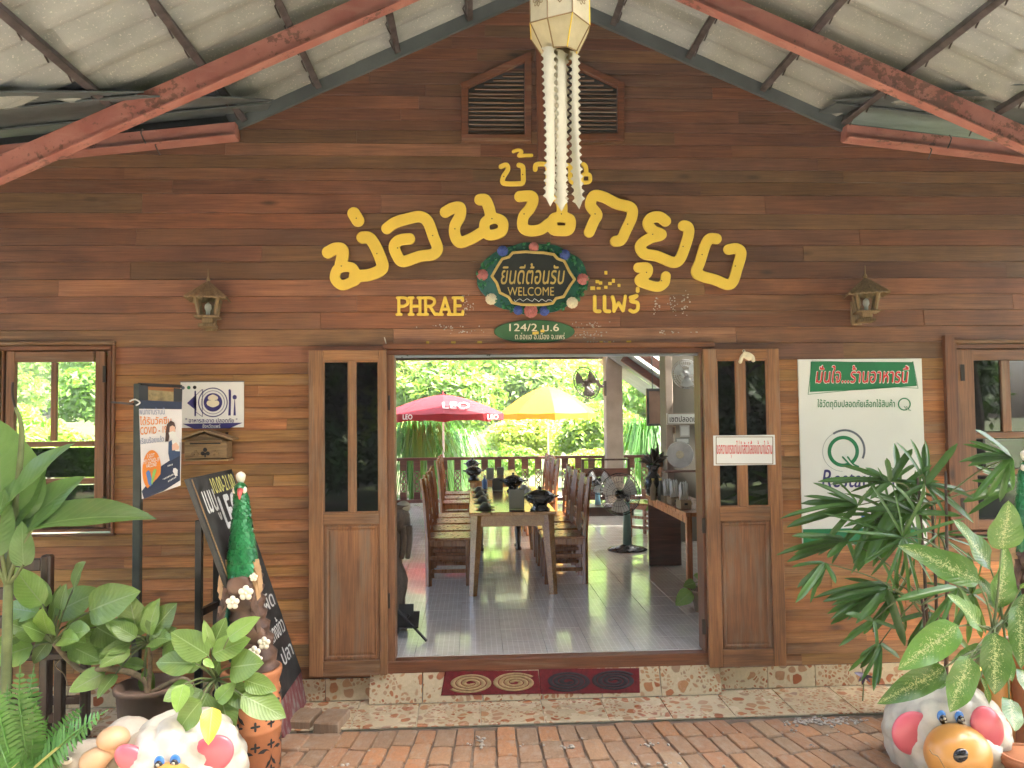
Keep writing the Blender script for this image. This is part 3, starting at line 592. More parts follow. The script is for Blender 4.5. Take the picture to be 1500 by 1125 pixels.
# ---- windows
def casement(name, xa, xb, yt, yb, midx, bars, trim_px, far, hinge_left, cracked=False):
    """a casement in photograph units on the facade; bars = level rails, far = right/left outer trim"""
    w = part(name, (PY((xa+xb)/2, yb)[0], 0, PY(xa, yb)[2]))
    def rect(n, x0, y0, x1, y1, Y0, Y1, mat, c=.003, col=None):
        p = PY(x0, y1); q = PY(x1, y0); mk(n, G().box(p[0], q[0], Y0, Y1, p[2], q[2], c), mat, w, color=col)
    s = trim_px
    # outer architrave and frame
    dk = (.72, .62, .58)
    rect('architrave', xa-2*s, yt-2*s, xb+2*s, yt-s-1, -.034, .02, M['frame_h'], col=(.8, .85, .72)); rect('architrave', xa-2*s, yb+s+1, xb+2*s, yb+2*s, -.034, .02, M['frame_h'], col=dk)
    rect('architrave', xa-2*s, yt-s-1, xa-s-1, yb+s+1, -.032, .02, M['frame_v'], col=dk); rect('architrave', xb+s+1, yt-s-1, xb+2*s, yb+s+1, -.032, .02, M['frame_v'], col=(.9, .8, .66))
    rect('frame', xa-s-1, yt-s-1, xb+s+1, yt-1, -.02, .05, M['frame_h'], col=dk); rect('frame', xa-s-1, yb+1, xb+s+1, yb+s+1, -.02, .05, M['frame_h'], col=dk)
    rect('frame', xa-s-1, yt-1, xa-1, yb+1, -.018, .05, M['frame_v'], col=dk); rect('frame', xb+1, yt-1, xb+s+1, yb+1, -.018, .05, M['frame_v'], col=dk)
    for q in ((xa-4, yt-4, xb+4, yt+4), (xa-4, yb-4, xb+4, yb+4), (xa-4, yt+4, xa+4, yb-4), (xb-4, yt+4, xb+4, yb-4)): rect('stop', *q, .0135, .052, M['frame_h'], 0)
    sash = 16
    rect('sash_stile', xa, yt, xa+sash, yb, -.028, .012, M['frame_v']); rect('sash_stile', xb-sash, yt, xb, yb, -.028, .012, M['frame_v'])
    rect('sash_rail', xa+sash, yt, xb-sash, yt+sash, -.0265, .012, M['frame_h']); rect('sash_rail', xa+sash, yb-sash, xb-sash, yb, -.0265, .012, M['frame_h'])
    for (b0, b1) in bars: rect('sash_rail', xa+sash, b0, xb-sash, b1, -.0245, .012, M['frame_h'])
    rect('mullion', midx-4.5, yt+sash, midx+4.5, bars[0][0], -.0235, .012, M['frame_v'])
    # panes
    ys = [yt+sash]+[q for b in bars for q in b]+[yb-sash]
    for i in range(0, len(ys), 2):
        gm = M['glass'] if i == 0 and cracked else M['film']
        for (p0, p1) in ([(xa+sash, midx-4.5), (midx+4.5, xb-sash)] if i == 0 else [(xa+sash, xb-sash)]):
            rect('pane', p0, ys[i], p1, ys[i+1], -.006, -.002, gm, 0)
    hx = xb if not hinge_left else xa
    for hy in (yt+.13*(yb-yt), yt+.87*(yb-yt)):
        rect('hinge', hx-2.5, hy-12, hx+2.5, hy+12, -.034, -.027, M['hinge'], .001)
    return w
wl = casement('casement_window', 9, 156, 515, 772, 80.5, [(646, 655), (700, 710)], 7.5, 'R', False, True)
hp = [PY(x, y, -.05) for x, y in ((19, 560), (18, 572), (20, 588), (25, 604), (30, 616), (33, 622))]
mk('handle', G().tube(cat_rom(hp, 4), .008, 8), M['dark_w'], wl, smooth=True)
wr = casement('casement_window', 1406, 1560, 512, 775, 1471, [(632, 642), (686, 696)], 7.5, 'L', True)
p = PY(1388, 760); q = PY(1392, 492); mk('corner_batten', G().box(p[0], q[0], -.04, 0, p[2], q[2]), M['frame_v'], wr, color=(.8, .66, .55))
# ---- door opening: jambs, head, sill
dx0, dx1 = PY(579, 700)[0], PY(1025, 700)[0]; dz1 = PY(800, 519)[2]
frm = part('door_frame', ((dx0+dx1)/2, 0, -.09))
mk('jamb', G().box(dx0-.055, dx0, -.05, .10, -.075, dz1, .004), M['frame_v'], frm, color=(.95, .9, .85))
mk('jamb', G().box(dx1, dx1+.062, -.05, .10, -.075, dz1, .004), M['frame_v'], frm, color=(.62, .48, .44))
mk('jamb_stop', G().box(dx1+.064, dx1+.085, -.035, .02, -.075, dz1-.003, .003), M['frame_v'], frm, color=(.5, .4, .36))
mk('head', G().box(dx0-.055, dx1+.085, -.048, .10, dz1+.001, dz1+.035, .003), M['frame_h'], frm, color=(.6, .48, .42))
mk('head_trim', G().box(dx0-.075, dx1+.105, -.062, .0, dz1+.037, dz1+.075, .004), M['frame_h'], frm, color=(.85, .72, .6))
mk('steel_track', G().box(dx0+.002, dx1-.002, -.02, .01, dz1-.018, dz1-.002), M['steel'], frm)
mk('sill', G().box(dx0-.054, dx1+.084, -.055, .032, -.09, -.002, .006), M['frame_h'], frm, color=(.85, .66, .55))
def thread(pts, r, name, par, mat): mk(name, G().tube(pts, r, 5), mat, par)
thread([PY(563, 494, -.03), PY(566, 505, -.035), PY(565, 514, -.06)], .004, 'cord', frm, M['residue'])
# ---- door leaves, folded back against the boards
def door_leaf(xa, xb, yt, yb, Y, panes, py, pan, col, hingex, tilt=0.0):
    d = part('door', (PY((xa+xb)/2, 700, Y)[0], Y, PY(xa, yb, Y)[2]))
    zt_, zb_ = PY((xa+xb)/2, yt, Y)[2], PY((xa+xb)/2, yb, Y)[2]
    X = lambda q: PY(q, 740, Y)[0]
    Zf = lambda q: PY((xa+xb)/2, q, Y)[2]
    def rect(n, x0, x1, z0, z1, Y0, Y1, mat, c=.004, cc=None):
        mk(n, G().box(x0, x1, Y0, Y1, z0, z1, c), mat, d, color=cc or col)
    x0, x1 = X(xa), X(xb); s0, s1 = X(pan[0]), X(pan[1])
    rect('stile', x0, s0, zb_, zt_, Y-.02, Y+.018, M['door_v']); rect('stile', s1, x1, zb_, zt_, Y-.02, Y+.018, M['door_v'])
    rect('rail', s0, s1, Zf(py[0]), zt_, Y-.0185, Y+.016, M['door_h']); rect('rail', s0, s1, Zf(py[2]), Zf(py[1]), Y-.0185, Y+.016, M['door_h']); rect('rail', s0, s1, zb_, Zf(py[3]), Y-.0185, Y+.016, M['door_h'])
    m0, m1 = X(panes[0]), X(panes[1]); rect('mullion', m0, m1, Zf(py[1]), Zf(py[0]), Y-.017, Y+.014, M['door_v'])
    for (a, b) in ((s0, m0), (m1, s1)):
        rect('pane', a, b, Zf(py[1]), Zf(py[0]), Y+.000, Y+.004, M['darkglass'], 0)
        for (e0, e1, f0, f1) in ((a, a+.009, Zf(py[1]), Zf(py[0])), (b-.009, b, Zf(py[1]), Zf(py[0])), (a+.009, b-.009, Zf(py[1]), Zf(py[1])+.009), (a+.009, b-.009, Zf(py[0])-.009, Zf(py[0]))):
            rect('bead', e0, e1, f0, f1, Y-.011, Y-.001, M['door_v'], .002)
    # raised panel with a moulded border
    a0, a1, c0, c1 = s0, s1, Zf(py[3]), Zf(py[2]); gg = G()
    rings = [(.0, -.004), (.010, -.004), (.014, -.014), (.026, -.014), (.034, -.006), (.05, -.010)]
    vs_ = []
    for (ins, yy) in rings: vs_ += [(a0+ins, Y+yy, c0+ins), (a1-ins, Y+yy, c0+ins), (a1-ins, Y+yy, c1-ins), (a0+ins, Y+yy, c1-ins)]
    fs_ = [(4*k+i, 4*k+(i+1) % 4, 4*k+4+(i+1) % 4, 4*k+4+i) for k in range(len(rings)-1) for i in range(4)]; kk = 4*(len(rings)-1); fs_.append((kk, kk+1, kk+2, kk+3))
    gg.add(vs_, fs_); mk('panel', gg, M['door_p'], d, color=col)
    mk('shade_backing', G().box(a0, a1, Y+.006, Y+.014, Zf(py[3]), Zf(py[0])), M['black'], d)  # black sheet stands for the shade behind the glass
    return d
DL = door_leaf(453, 567, 513, 989, -.085, (512, 521), (529, 751, 768, 967), (474, 556), (1, 1, 1), 570)
DR = door_leaf(1034, 1145, 511, 976, -.085, (1082, 1094), (527, 742, 762, 950), (1053, 1127), (.95, .86, .8), 1030)
for hy in (552, 622, 770, 918):
    p = PY(1031, hy, -.06); mk('hinge', G().box(p[0]-.012, p[0]+.012, -.068, -.056, p[2]-.05, p[2]+.05, .002), M['hinge'], DR)
for hy in (590, 880):
    p = PY(570, hy, -.06); mk('hinge', G().box(p[0]-.006, p[0]+.006, -.068, -.056, p[2]-.05, p[2]+.05, .002), M['hinge'], DL)
# ---- porch roof
def uv(a): a = np.array(a, float); return a/np.linalg.norm(a)
porch = part('porch_roof', (GP[0], -1, GP[2]))
dL = uv(GL-GP); dR = uv(GR-GP); nL = uv(np.cross((0, 1, 0), dL)); nR = uv(np.cross(dR, (0, 1, 0)))
if nL[2] < 0: nL = -nL
if nR[2] < 0: nR = -nR
valL = [(.3, -1.45), (0, -1.52), (-.4, -1.60), (-.8, -1.935), (-1.2, -2.46), (-2.0, -3.45)]
valR = [(.3, 2.5), (0, 2.56), (-.35, 2.66), (-.47, 2.76), (-.76, 3.04), (-2.0, 4.4)]
def lim(tab, Y):
    tab = sorted(tab); return float(np.interp(Y, [q[0] for q in tab], [q[1] for q in tab]))
YF = -1.95; PITCH = .225; OFF = .055
def sheets(dv, nv, tab, sgn):
    for iy in range(5):
        ya = .10-iy*.41; yb = max(ya-.47, YF)
        if ya <= YF: continue
        for isl in range(3):
            s0, s1 = isl*1.35, isl*1.35+1.42; ns = 14; nyy = max(int((ya-yb)/.0188), 2); vs_ = []; ok = False
            for j in range(nyy+1):
                Y = ya+(yb-ya)*j/nyy; sm = (lim(tab, Y)-GP[0])/dv[0]
                for i in range(ns+1):
                    s = s0+(s1-s0)*i/ns
                    if s < sm-.02 and i: ok = True
                    s = min(s, max(sm, .05)); wv = .030*math.sin(2*math.pi*Y/PITCH)
                    wv = wv if wv > -.012 else -.012+(wv+.012)*.25
                    p = GP+dv*s+nv*(OFF+.03+wv+.010*(1-i/ns)*(isl > 0)-.012*isl+(.002 if iy % 2 else 0)); vs_.append((p[0], Y, p[2]))
            if not ok: continue
            fs_ = [(j*(ns+1)+i, j*(ns+1)+i+1, (j+1)*(ns+1)+i+1, (j+1)*(ns+1)+i) for j in range(nyy) for i in range(ns)]
            fs_ = [f for f in fs_ if len({vs_[k] for k in f}) == 4]
            if not fs_: continue
            mk('roof_sheet', G().add(vs_, fs_), M['sheet'], porch, smooth=True)
sheets(dL, nL, valL, -1); sheets(dR, nR, valR, 1)
mk('ridge_cap', G().tube([GP+(0, .1, .10), GP+(0, YF, .10)], .09, 10), M['sheet'], porch, smooth=True)
for dv, nv, E_ in ((dL, nL, GL), (dR, nR, GR)):       # flashing that closes the gable under the sheets
    a = GP+nv*.045-np.array((0, .02, 0)); b = E_+dv*.05+nv*.045-np.array((0, .02, 0)); mk('gable_flashing', G().bar(a, b, .03, .125, up=nv), M['metal_sheet'], porch)
# purlins (along the depth) with their hook bolts, rafters (down the slope)
def purl(dv, nv, tab, xs):
    for x in xs:
        s = (x-GP[0])/dv[0]; yw = .08
        ys_ = [Y for Y in np.arange(.08, YF, -.02) if (x-lim(tab, Y))*(1 if dv[0] > 0 else -1) <= 0.05]
        y1 = YF; yw = ys_[0] if ys_ else None
        if yw is None or yw-y1 < .2: continue
        b = GP+dv*s+nv*(OFF-.02); mk('purlin', G().bar((b[0], yw, b[2]), (b[0], y1, b[2]), .042, .05, up=nv, c=.004), M['purlin'], porch)
        gg = G()
        for k in range(8):
            Y = -.12-k*PITCH
            if Y < YF+.05: break
            q = np.array((b[0], Y, b[2])); gg.tube([q-nv*.04+dv*.028, q-nv*.005+dv*.03, q+nv*.035+dv*.028, q+nv*.05+dv*.005], .005, 5)
        mk('hook_bolts', gg, M['purlin'], porch)
pxl = [PY(x, y)[0] for x, y in ((690, 40), (585, 86), (470, 135), (362, 183), (250, 232))]; purl(dL, nL, valL, pxl)
pxr = [PY(x, y)[0] for x, y in ((895, 38), (1005, 87), (1113, 137), (1228, 190), (1340, 240))]; purl(dR, nR, valR, pxr)
def rafter(dv, nv, Y, xe):
    s1 = (xe-GP[0])/dv[0]; a = GP+dv*.02+nv*(OFF-.115); b = GP+dv*s1+nv*(OFF-.115)
    a = np.array((a[0], Y, a[2])); b = np.array((b[0], Y, b[2])); ra = empty('rafter', a); ra.parent = porch; ra.location = a-WL[porch]
    mk('web', G().bar(a, b, .05, .13, up=nv, c=.004), M['red_steel'], ra)
    mk('lip', G().bar(a-nv*.069+(0, -.012, 0), b-nv*.069+(0, -.012, 0), .075, .008, up=nv), M['red_steel'], ra)
rafter(dL, nL, -.86, -3.6); rafter(dR, nR, -.86, 4.6)
# low wings of the main roof either side: zinc sheets and their eave beams
def wing(A, slope, tab, xfar, pv):
    xfar0 = xfar
    V = pv; b = (V[2]-(A[2]+slope*(V[0]-A[0])))/V[1]
    zf = lambda x, y: A[2]+.10+slope*(x-A[0])+b*y
    ys_ = [.05, -.30, -.62, -.95, -1.3, -1.7, -2.3]; sg = 1 if xfar > A[0] else -1
    for i in range(len(ys_)-1):
        y0, y1 = ys_[i], ys_[i+1]-.03; st = .012*(i % 2); xa0, xa1 = (lim(tab, y0)-sg*(.20 if sg > 0 else .30) if y0 < 0 else A[0]-sg*.16), lim(tab, y1)-sg*(.20 if sg > 0 else .30)
        xfar = xfar0 if not (sg > 0 and i == 3) else 4.6
        vs_ = [(xa0, y0, zf(xa0, y0)+st), (xfar, y0, zf(xfar, y0)+st), (xfar, y1, zf(xfar, y1)+st-.01), (xa1, y1, zf(xa1, y1)+st-.01)]
        vs_ += [(x, y, z+.01) for x, y, z in vs_]
        mk('zinc_sheet', G().add(vs_, [(0, 1, 2, 3), (7, 6, 5, 4), (0, 4, 5, 1), (1, 5, 6, 2), (2, 6, 7, 3), (3, 7, 4, 0)]), M['metal_sheet'], porch)
    xfar = xfar0
    for (ya, yb, xe) in ((.35, -.96, xfar), (-.96, -1.29, 4.6 if sg > 0 else xfar), (-1.29, -2.4, xfar)):  # backing sheets added above the zinc to block light slits
        xi = lim(tab, ya)-sg*.18; xj = lim(tab, yb)-sg*.18; mk('slit_cover', G().add([(xi, ya, zf(xi, ya)+.05), (xe, ya, zf(xe, ya)+.05), (xe, yb, zf(xe, yb)+.05), (xj, yb, zf(xj, yb)+.05)], [(0, 1, 2, 3)]), M['metal_sheet'], porch)
    p0 = A+np.array((0, -.055, .0)); p1 = np.array((xfar, -.055, A[2]+slope*(xfar-A[0])))
    e = empty('eave_beam', p0); e.parent = porch; e.location = p0-WL[porch]
    mk('web', G().bar(p0+(0, 0, -.045), p1+(0, 0, -.045), .09, .10, c=.004), M['red_steel'], e); mk('lip', G().bar(p0+(0, -.025, -.1), p1+(0, -.025, -.1), .12, .009), M['red_steel'], e)
def on_roof(px, py, nv):
    d = ray(px, py); return CAM+d*(((GP-CAM) @ nv)/(d @ nv))
wing(GL, wing_l, valL, XL, on_roof(0, 173, nL)); wing(GR, wing_r, valR, XR, on_roof(1410, 165, nR))
for k, (x, y, l) in enumerate(((300, 193, 32), (222, 201, 20), (262, 197, 26), (180, 205, 18))):
    a = PY(x, y, -.04); b = PY(x+l, y-7, -.06); mk('loose_batten', G().bar(a, b, .03, .014), [M['orange_canvas'], M['residue'], M['residue'], M['residue']][k], porch)
for dv, nv, sg in ((dL, nL, -1), (dR, nR, 1)):       # filler sheets added above the porch sheets to hide bright holes at the valleys
    q_ = [GP+dv*s_+nv*.20+np.array((0, y_, 0)) for s_, y_ in ((1.3, .3), (2.35, .3), (2.95, -1.2), (1.3, -1.2))]; mk('valley_filler', G().add(q_, [(0, 1, 2, 3)]), M['metal_sheet'], porch)
# orange canvas edge beyond the porch's front corner
a = on_roof(0, 0, nL); g = G()
for i in range(9):
    for j in range(5):
        x = a[0]-1.6+i*.25; y = YF-.05-j*.16; g.v.append((x, y, GP[2]+(x-GP[0])*dL[2]/dL[0]+.10+.02*math.sin(i*1.7+j)-j*.02))
g.f = [(i*5+j, (i+1)*5+j, (i+1)*5+j+1, i*5+j+1) for i in range(8) for j in range(4)]
mk('canvas_edge', g, M['orange_canvas'], porch, smooth=True)
# ---- hall behind the doors: floor slab, tiles, ceiling, back beam
tag(mk('hall_floor', G().box(-5.0, 5.6, .034, 9.5, -.25, -.012), M['concrete']), kind='structure')
hf = bpy.data.objects['hall_floor']; TS = .305; tm = bpy.data.meshes.new('floor_tile')
gt = G().box(-TS/2+.0012, TS/2-.0012, -TS/2+.0012, TS/2-.0012, -.008, 0, .0012); tm.from_pydata(gt.v, [], gt.f); tm.materials.append(M['floor'])
x00 = PZ(671.7, 967, 0)[0]; rest = G(); cnt = 0
for j in range(31):
    for i in range(-17, 17):
        cx = x00+(i+.5)*TS; cy = .036+(j+.5)*TS
        if -5.0 < cx < 5.5 and cy < 9.4:
            if -5 <= i <= 9 and j < 20 and cnt < 300:
                o = bpy.data.objects.new('floor_tile', tm); COL.objects.link(o); o.parent = hf; o.location = np.array((cx, cy, rnd.uniform(-.0004, .0004)))-WL[hf]; o.rotation_euler = (rnd.gauss(0, .0012), rnd.gauss(0, .0012), 0); cnt += 1
            else: rest.box(cx-TS/2+.0012, cx+TS/2-.0012, cy-TS/2+.0012, cy+TS/2-.0012, -.008, 0)
o = mk('floor_tiles', rest, M['floor'], hf, origin=(x00+TS/2, .036+TS/2, 0)); o['kind'] = 'stuff'
hall = part('hall_roof', (.5, 4.5, 2.9))
for i in range(26):
    x = -5+i*.41; 
    if x > 2.15: break
    mk('ceiling_board', G().box(x, x+.406, .06, 9.5, 2.95+.004*(i % 2), 2.97), M['ceiling'], hall)
mk('back_beam', G().box(-5, 5.6, 9.25, 9.4, PY(700, 527, 9.25)[2], 2.95), M['dark_w'], hall)
mk('low_thatch', G().box(-5, -1.55, 9.42, 9.5, PY(80, 553, 9.42)[2], 2.95), M['thatch'], hall)
# lean-to slope on the right: rafters and clear sheets
ra = PY(912, 524, 7.6); rb = PY(985, 575, 7.6)
for k, Y in enumerate((7.6, 6.3, 5.0)):
    d = uv(rb-ra); a = np.array((ra[0], Y, ra[2])); b = a+d*3.4; mk('leanto_rafter', G().bar(a, b, .06, .13, c=.005), M['rail_w'], hall)
for k in range(5):
    a = np.array((ra[0]-.05, 3.0+k*1.4, ra[2]+.10)); d = uv(rb-ra); b = a+d*3.4; mk('leanto_sheet', G().add([a, b, b+(0, 1.38, 0), a+(0, 1.38, 0)], [(0, 1, 2, 3)]), M['clear_sheet'] if k < 3 else M['metal_sheet'], hall)
# solid roof over the ceiling so that the sun stays out
mk('roof_cover', G().add([(XL, .055, 3.5), (2.3, .055, 4.3), (2.3, 9.9, 3.1), (XL, 9.9, 3.0)], [(0, 1, 2, 3)]), M['metal_sheet'], hall)
mk('roof_cover', G().add([(2.28, .055, 4.3), (XR, .055, 3.55), (XR, 3.0, 2.95), (2.28, 3.0, 3.6)], [(0, 1, 2, 3)]), M['metal_sheet'], hall)
mk('roof_cover', G().add([(2.1, 2.9, 3.7), (XR, 2.9, 2.6), (XR, 3.5, 2.5), (2.1, 3.5, 3.6)], [(0, 1, 2, 3)]), M['metal_sheet'], hall)
mk('side_wall', G().box(4.3, 4.4, .06, 6.5, 0, 2.6), M['plaster'], hall)
# sunlit terrace beyond the railing
tag(mk('terrace', G().box(-7, 7, 9.55, 12.6, ZG-.1, ZG+.02), plain('pale_terrace_concrete', (.48, .45, .39), .85, var=.12, scale=1.5)), kind='structure')
# ------------------------------------------------------------------ tiled step and ledge
ZL = -.265; YL = PZ(513, 1065, ZL)[1]
step = tag(mk('tiled_step', G().box(-3.6, 4.0, YL+.012, .02, -.45, ZL-.012), M['ivory']), 'step of pebble printed ceramic tiles below the door', 'step')
TW = .40
def tile_obj(vs4, nrm_off, par, name='tile'):
    vs4 = [np.array(v, float) for v in vs4]; n = uv(np.cross(vs4[1]-vs4[0], vs4[3]-vs4[0])); lo = [v-n*.009 for v in vs4]
    c = sum(vs4)/4; ins = [v+(c-v)*.006-n*.0016 for v in vs4]; top = [v+(c-v)*.014 for v in vs4]
    g = G().add(lo+ins+top, [(3, 2, 1, 0), (8, 9, 10, 11)]+[(i, (i+1) % 4, 4+(i+1) % 4, 4+i) for i in range(4)]+[(4+i, 4+(i+1) % 4, 8+(i+1) % 4, 8+i) for i in range(4)])
    return mk(name, g, M['pebble'], par)
xa0 = PZ(513, 1065, ZL)[0]
for i in range(-7, 9):
    a = xa0+i*TW
    if a > 3.9: break
    tile_obj([(a+.002, YL, ZL-.006), (a+TW-.002, YL, ZL-.006), (a+TW-.002, -.02, ZL), (a+.002, -.02, ZL)], 0, step, 'floor_tile')
for i in range(-10, 14):                         # upright skirting below the boards
    a = xa0+.1+i*.335
    if a+.335 > 3.9 or a < -3.5: continue
    if a+.33 > DOOR[0]+.1 and a < DOOR[1]-.1: continue
    tile_obj([(a+.0015, -.018, ZL+.002), (a+.3335, -.018, ZL+.002), (a+.3335, -.018, -.119), (a+.0015, -.018, -.119)], 0, step, 'skirting_tile')
RY0 = -.058; RY1 = PZ(600, 1030, ZL+.004)[1]; rz0 = PY(600, 986, RY0)[2]; rz1 = ZL+.004
rx0 = PY(540, 1031, RY1)[0]; rx1 = PY(1058, 1012, RY1)[0]
mk('ramp_core', G().add([(rx0, RY0+.06, ZL-.01), (rx1, RY0+.06, ZL-.01), (rx1, RY1, ZL-.01), (rx0, RY1, ZL-.01), (rx0, RY0+.06, rz0-.012), (rx1, RY0+.06, rz0-.012), (rx1, RY1, rz1-.012), (rx0, RY1, rz1-.012)],
    [(0, 1, 2, 3), (4, 7, 6, 5), (3, 2, 6, 7), (0, 3, 7, 4), (1, 5, 6, 2), (0, 4, 5, 1)]), M['residue'], step)
xs_ = [rx0]; xq = PY(618.7, 1029, RY1)[0]
while xq < rx1-.05: xs_.append(xq); xq += TW
xs_.append(rx1)
for a, b in zip(xs_[:-1], xs_[1:]): tile_obj([(a+.002, RY1-.004, rz1), (b-.002, RY1-.004, rz1), (b-.002, RY0, rz0), (a+.002, RY0, rz0)], 0, step, 'ramp_tile')
# ------------------------------------------------------------------ brick paving
path = tag(mk('brick_path', G().box(-3.4, 4.2, -2.6, YL-.002, ZG-.2, ZG-.014), M['soil']), kind='structure')
bm_cache = []
for k in range(5):
    g = G(); hx, hy = .5, .5
    ring = []; n = 12
    def sq(t, hx, hy, j):
        a = 2*math.pi*t/n+.26; c, s = math.cos(a), math.sin(a); q = 1/max(abs(c), abs(s)); q = min(q, 1.34); return (c*q*hx*(1+j), s*q*hy*(1+j))
    js = [rnd.uniform(-.035, .02) for _ in range(n)]
    lo = [(*sq(t, .5, .5, js[t]), -.05) for t in range(n)]; mi = [(*sq(t, .5, .5, js[t]), -.006) for t in range(n)]; hi_ = [(*sq(t, .47, .47, js[t]), rnd.uniform(-.002, .002)) for t in range(n)]
    g.add(lo+mi+hi_+[(0, 0, .002)], [(i, (i+1) % n, n+(i+1) % n, n+i) for i in range(n)]+[(n+i, n+(i+1) % n, 2*n+(i+1) % n, 2*n+i) for i in range(n)]+[(2*n+i, 2*n+(i+1) % n, 3*n) for i in range(n)])
    me = bpy.data.meshes.new('brick'); me.from_pydata(g.v, [], g.f); me.materials.append(M['brick']); bm_cache.append(me)
def lay(x, y, w, l, rot, dz=0.0):
    o = bpy.data.objects.new('brick', rnd.choice(bm_cache)); COL.objects.link(o); o.parent = path; o.location = np.array((x, y, ZG+dz))-WL[path]
    o.scale = (w, l, 1); o.rotation_euler = (rnd.gauss(0, .012), rnd.gauss(0, .012), rot+rnd.gauss(0, .02))
x = -2.7
peb = []
while x < 3.5:
    w = rnd.uniform(.105, .135); mid = .10 < x < .95
    y = YL-.02-rnd.uniform(0, .05)
    while y > -1.32:
        l = rnd.uniform(.19, .26); sk = .17*(x-.25)
        if mid and rnd.random() < .42 and y < -.62: l = rnd.uniform(.13, .2)
        xx = x+w/2+(y-YL)*sk*-1.0*.9
        lay(xx, y-l/2, w-.005, l-.006, sk*.8, rnd.uniform(-.006, .005)); y -= l
        if rnd.random() < .3: peb.append((xx+rnd.uniform(-.07, .07), y))
    x += w
# pale loose bricks piled at the left of the step
for k, (px, py, w, l, dz) in enumerate(((447, 1046, .15, .22, .055), (487, 1048, .16, .24, .055), (470, 1085, .2, .2, .01), (425, 1085, .18, .2, .02))):
    p = PZ(px, py, ZG+dz); o = bpy.data.objects.new('paving_brick', bm_cache[k % 5]); COL.objects.link(o); o.location = (p[0], p[1], ZG+dz); o.scale = (w, l, 1.5 if dz > .03 else 1); o.rotation_euler = (0, 0, -.18)
    tag(o, ['pale worn brick leaning beside the chalkboard foot, left of its pair', 'pale brick with two finger hollows, right of its pair beside the step', 'pale loose brick in front of the raised pair', 'pale loose brick at the terracotta stand, below the raised pair'][k], 'brick', 'loose bricks left of the step'); o.color = (1, 1, 1, 1)
g = G()
def stone(x, y, r, z=ZG+.002):
    g.ball((x, y, z), (r*rnd.uniform(.8, 1.4), r*rnd.uniform(.8, 1.3), r*.6), 6, 4)
for (x, y) in peb:
    for _ in range(rnd.randint(1, 4)): stone(x+rnd.gauss(0, .03), y+rnd.gauss(0, .02), rnd.uniform(.004, .010))
c0 = PZ(1205, 1058, ZG); c1 = PZ(705, 1090, ZG); c2 = PZ(830, 1095, ZG)
for c, n, sx, sy in ((c0, 110, .12, .03), (c1, 14, .015, .06), (c2, 8, .05, .012), (PZ(955, 1092, ZG), 9, .05, .012), (PZ(970, 1120, ZG), 9, .06, .012)):
    for _ in range(n): stone(c[0]+rnd.gauss(0, sx), c[1]+rnd.gauss(0, sy), rnd.uniform(.006, .013), ZG+.005)
tag(mk('white_gravel', g, M['pebble_w'], smooth=True), 'white gravel bits in the joints of the brick path', 'gravel', kind='stuff')
# ------------------------------------------------------------------ yellow letters on the gable
EX, EZ = (1, 0, 0), (0, 0, 1)
A_ = lambda pts: [(450+x/3.629, 210+y/3.629) for x, y in pts]
B_ = lambda pts: [(780+x/3.629, 210+y/3.629) for x, y in pts]
C_ = lambda pts: [(500+x/3.0, y/3.0) for x, y in pts]
def facade_loops(loops, Y): return [[(PY(x, y, Y)[0], PY(x, y, Y)[2]) for x, y in l][::-1] for l in loops]
def letter(name, strokes, r, label, thick=.022, holes=(), group='yellow letters on the gable'):
    lp = facade_loops(stroke_loops(strokes, r), -.008)
    o = plate(name, lp, (0, -.008, 0), EX, EZ, M['yellow'], None, thick=thick, bevel=.005, smooth=False)
    smooth_angle(o, 35); tag(o, label, 'letter', group)
    for (x, y) in holes:
        p = PY(x, y, -.031); mk('screw_hole', G().cyl((p[0], -.0318, p[2]), (p[0], -.0295, p[2]), .0045, n=8), M['screw'], o)
    return o
rz = 32/3.629
letter('yellow_letter', [A_([(112, 582), (150, 562), (186, 566), (190, 600), (180, 645)]), {'p': A_([(160, 675), (150, 722), (185, 755), (230, 742), (262, 722), (245, 668), (198, 658)]), 'c': True, 'r': 27/3.629}, A_([(255, 710), (300, 705), (335, 700), (385, 680), (402, 655), (388, 605), (358, 540), (330, 505), (295, 503)])], rz,
       'large yellow letter with a looped foot at the left end of the arched name', holes=A_([(181, 652), (370, 586)]))
letter('yellow_tone_mark', [A_([(249, 376), (271, 412)])], 34/3.629, 'yellow upright oval tone mark above the first letter of the arched name', holes=A_([(261, 398)]))
letter('yellow_letter', [A_([(425, 455), (468, 424), (540, 402), (600, 392), (642, 420), (672, 500), (693, 560), (668, 592), (600, 602), (512, 630), (480, 600), (464, 550), (490, 518), (545, 510)])], 30/3.629, 'large yellow open ring letter, second from the left in the arched name', holes=A_([(480, 556), (667, 490)]))
letter('yellow_letter', [A_([(735, 368), (772, 348), (812, 345), (812, 390), (786, 440), (786, 490), (812, 528), (870, 510), (925, 478)]), {'p': A_([(945, 425), (945, 470), (975, 490), (1032, 472), (1040, 425), (1010, 403), (975, 405)]), 'c': True, 'r': 28/3.629}, A_([(978, 400), (966, 345), (946, 304), (918, 302)])], 30/3.629, 'large yellow letter with a square loop at its foot, third in the arch', holes=A_([(785, 454), (982, 400)]))
letter('yellow_letter', [C_([(783, 866), (832, 864), (842, 885), (828, 918), (800, 955), (798, 1000), (828, 1016), (875, 1010), (910, 985)]), {'p': C_([(930, 965), (928, 1008), (962, 1016), (1000, 1010), (1004, 968), (965, 956)]), 'c': True, 'r': 23/3}, C_([(968, 955), (968, 905), (955, 870), (930, 862)])], 24/3, 'large yellow letter at the crown of the arch, behind the paper lantern tails', holes=C_([(803, 940), (967, 940)]))
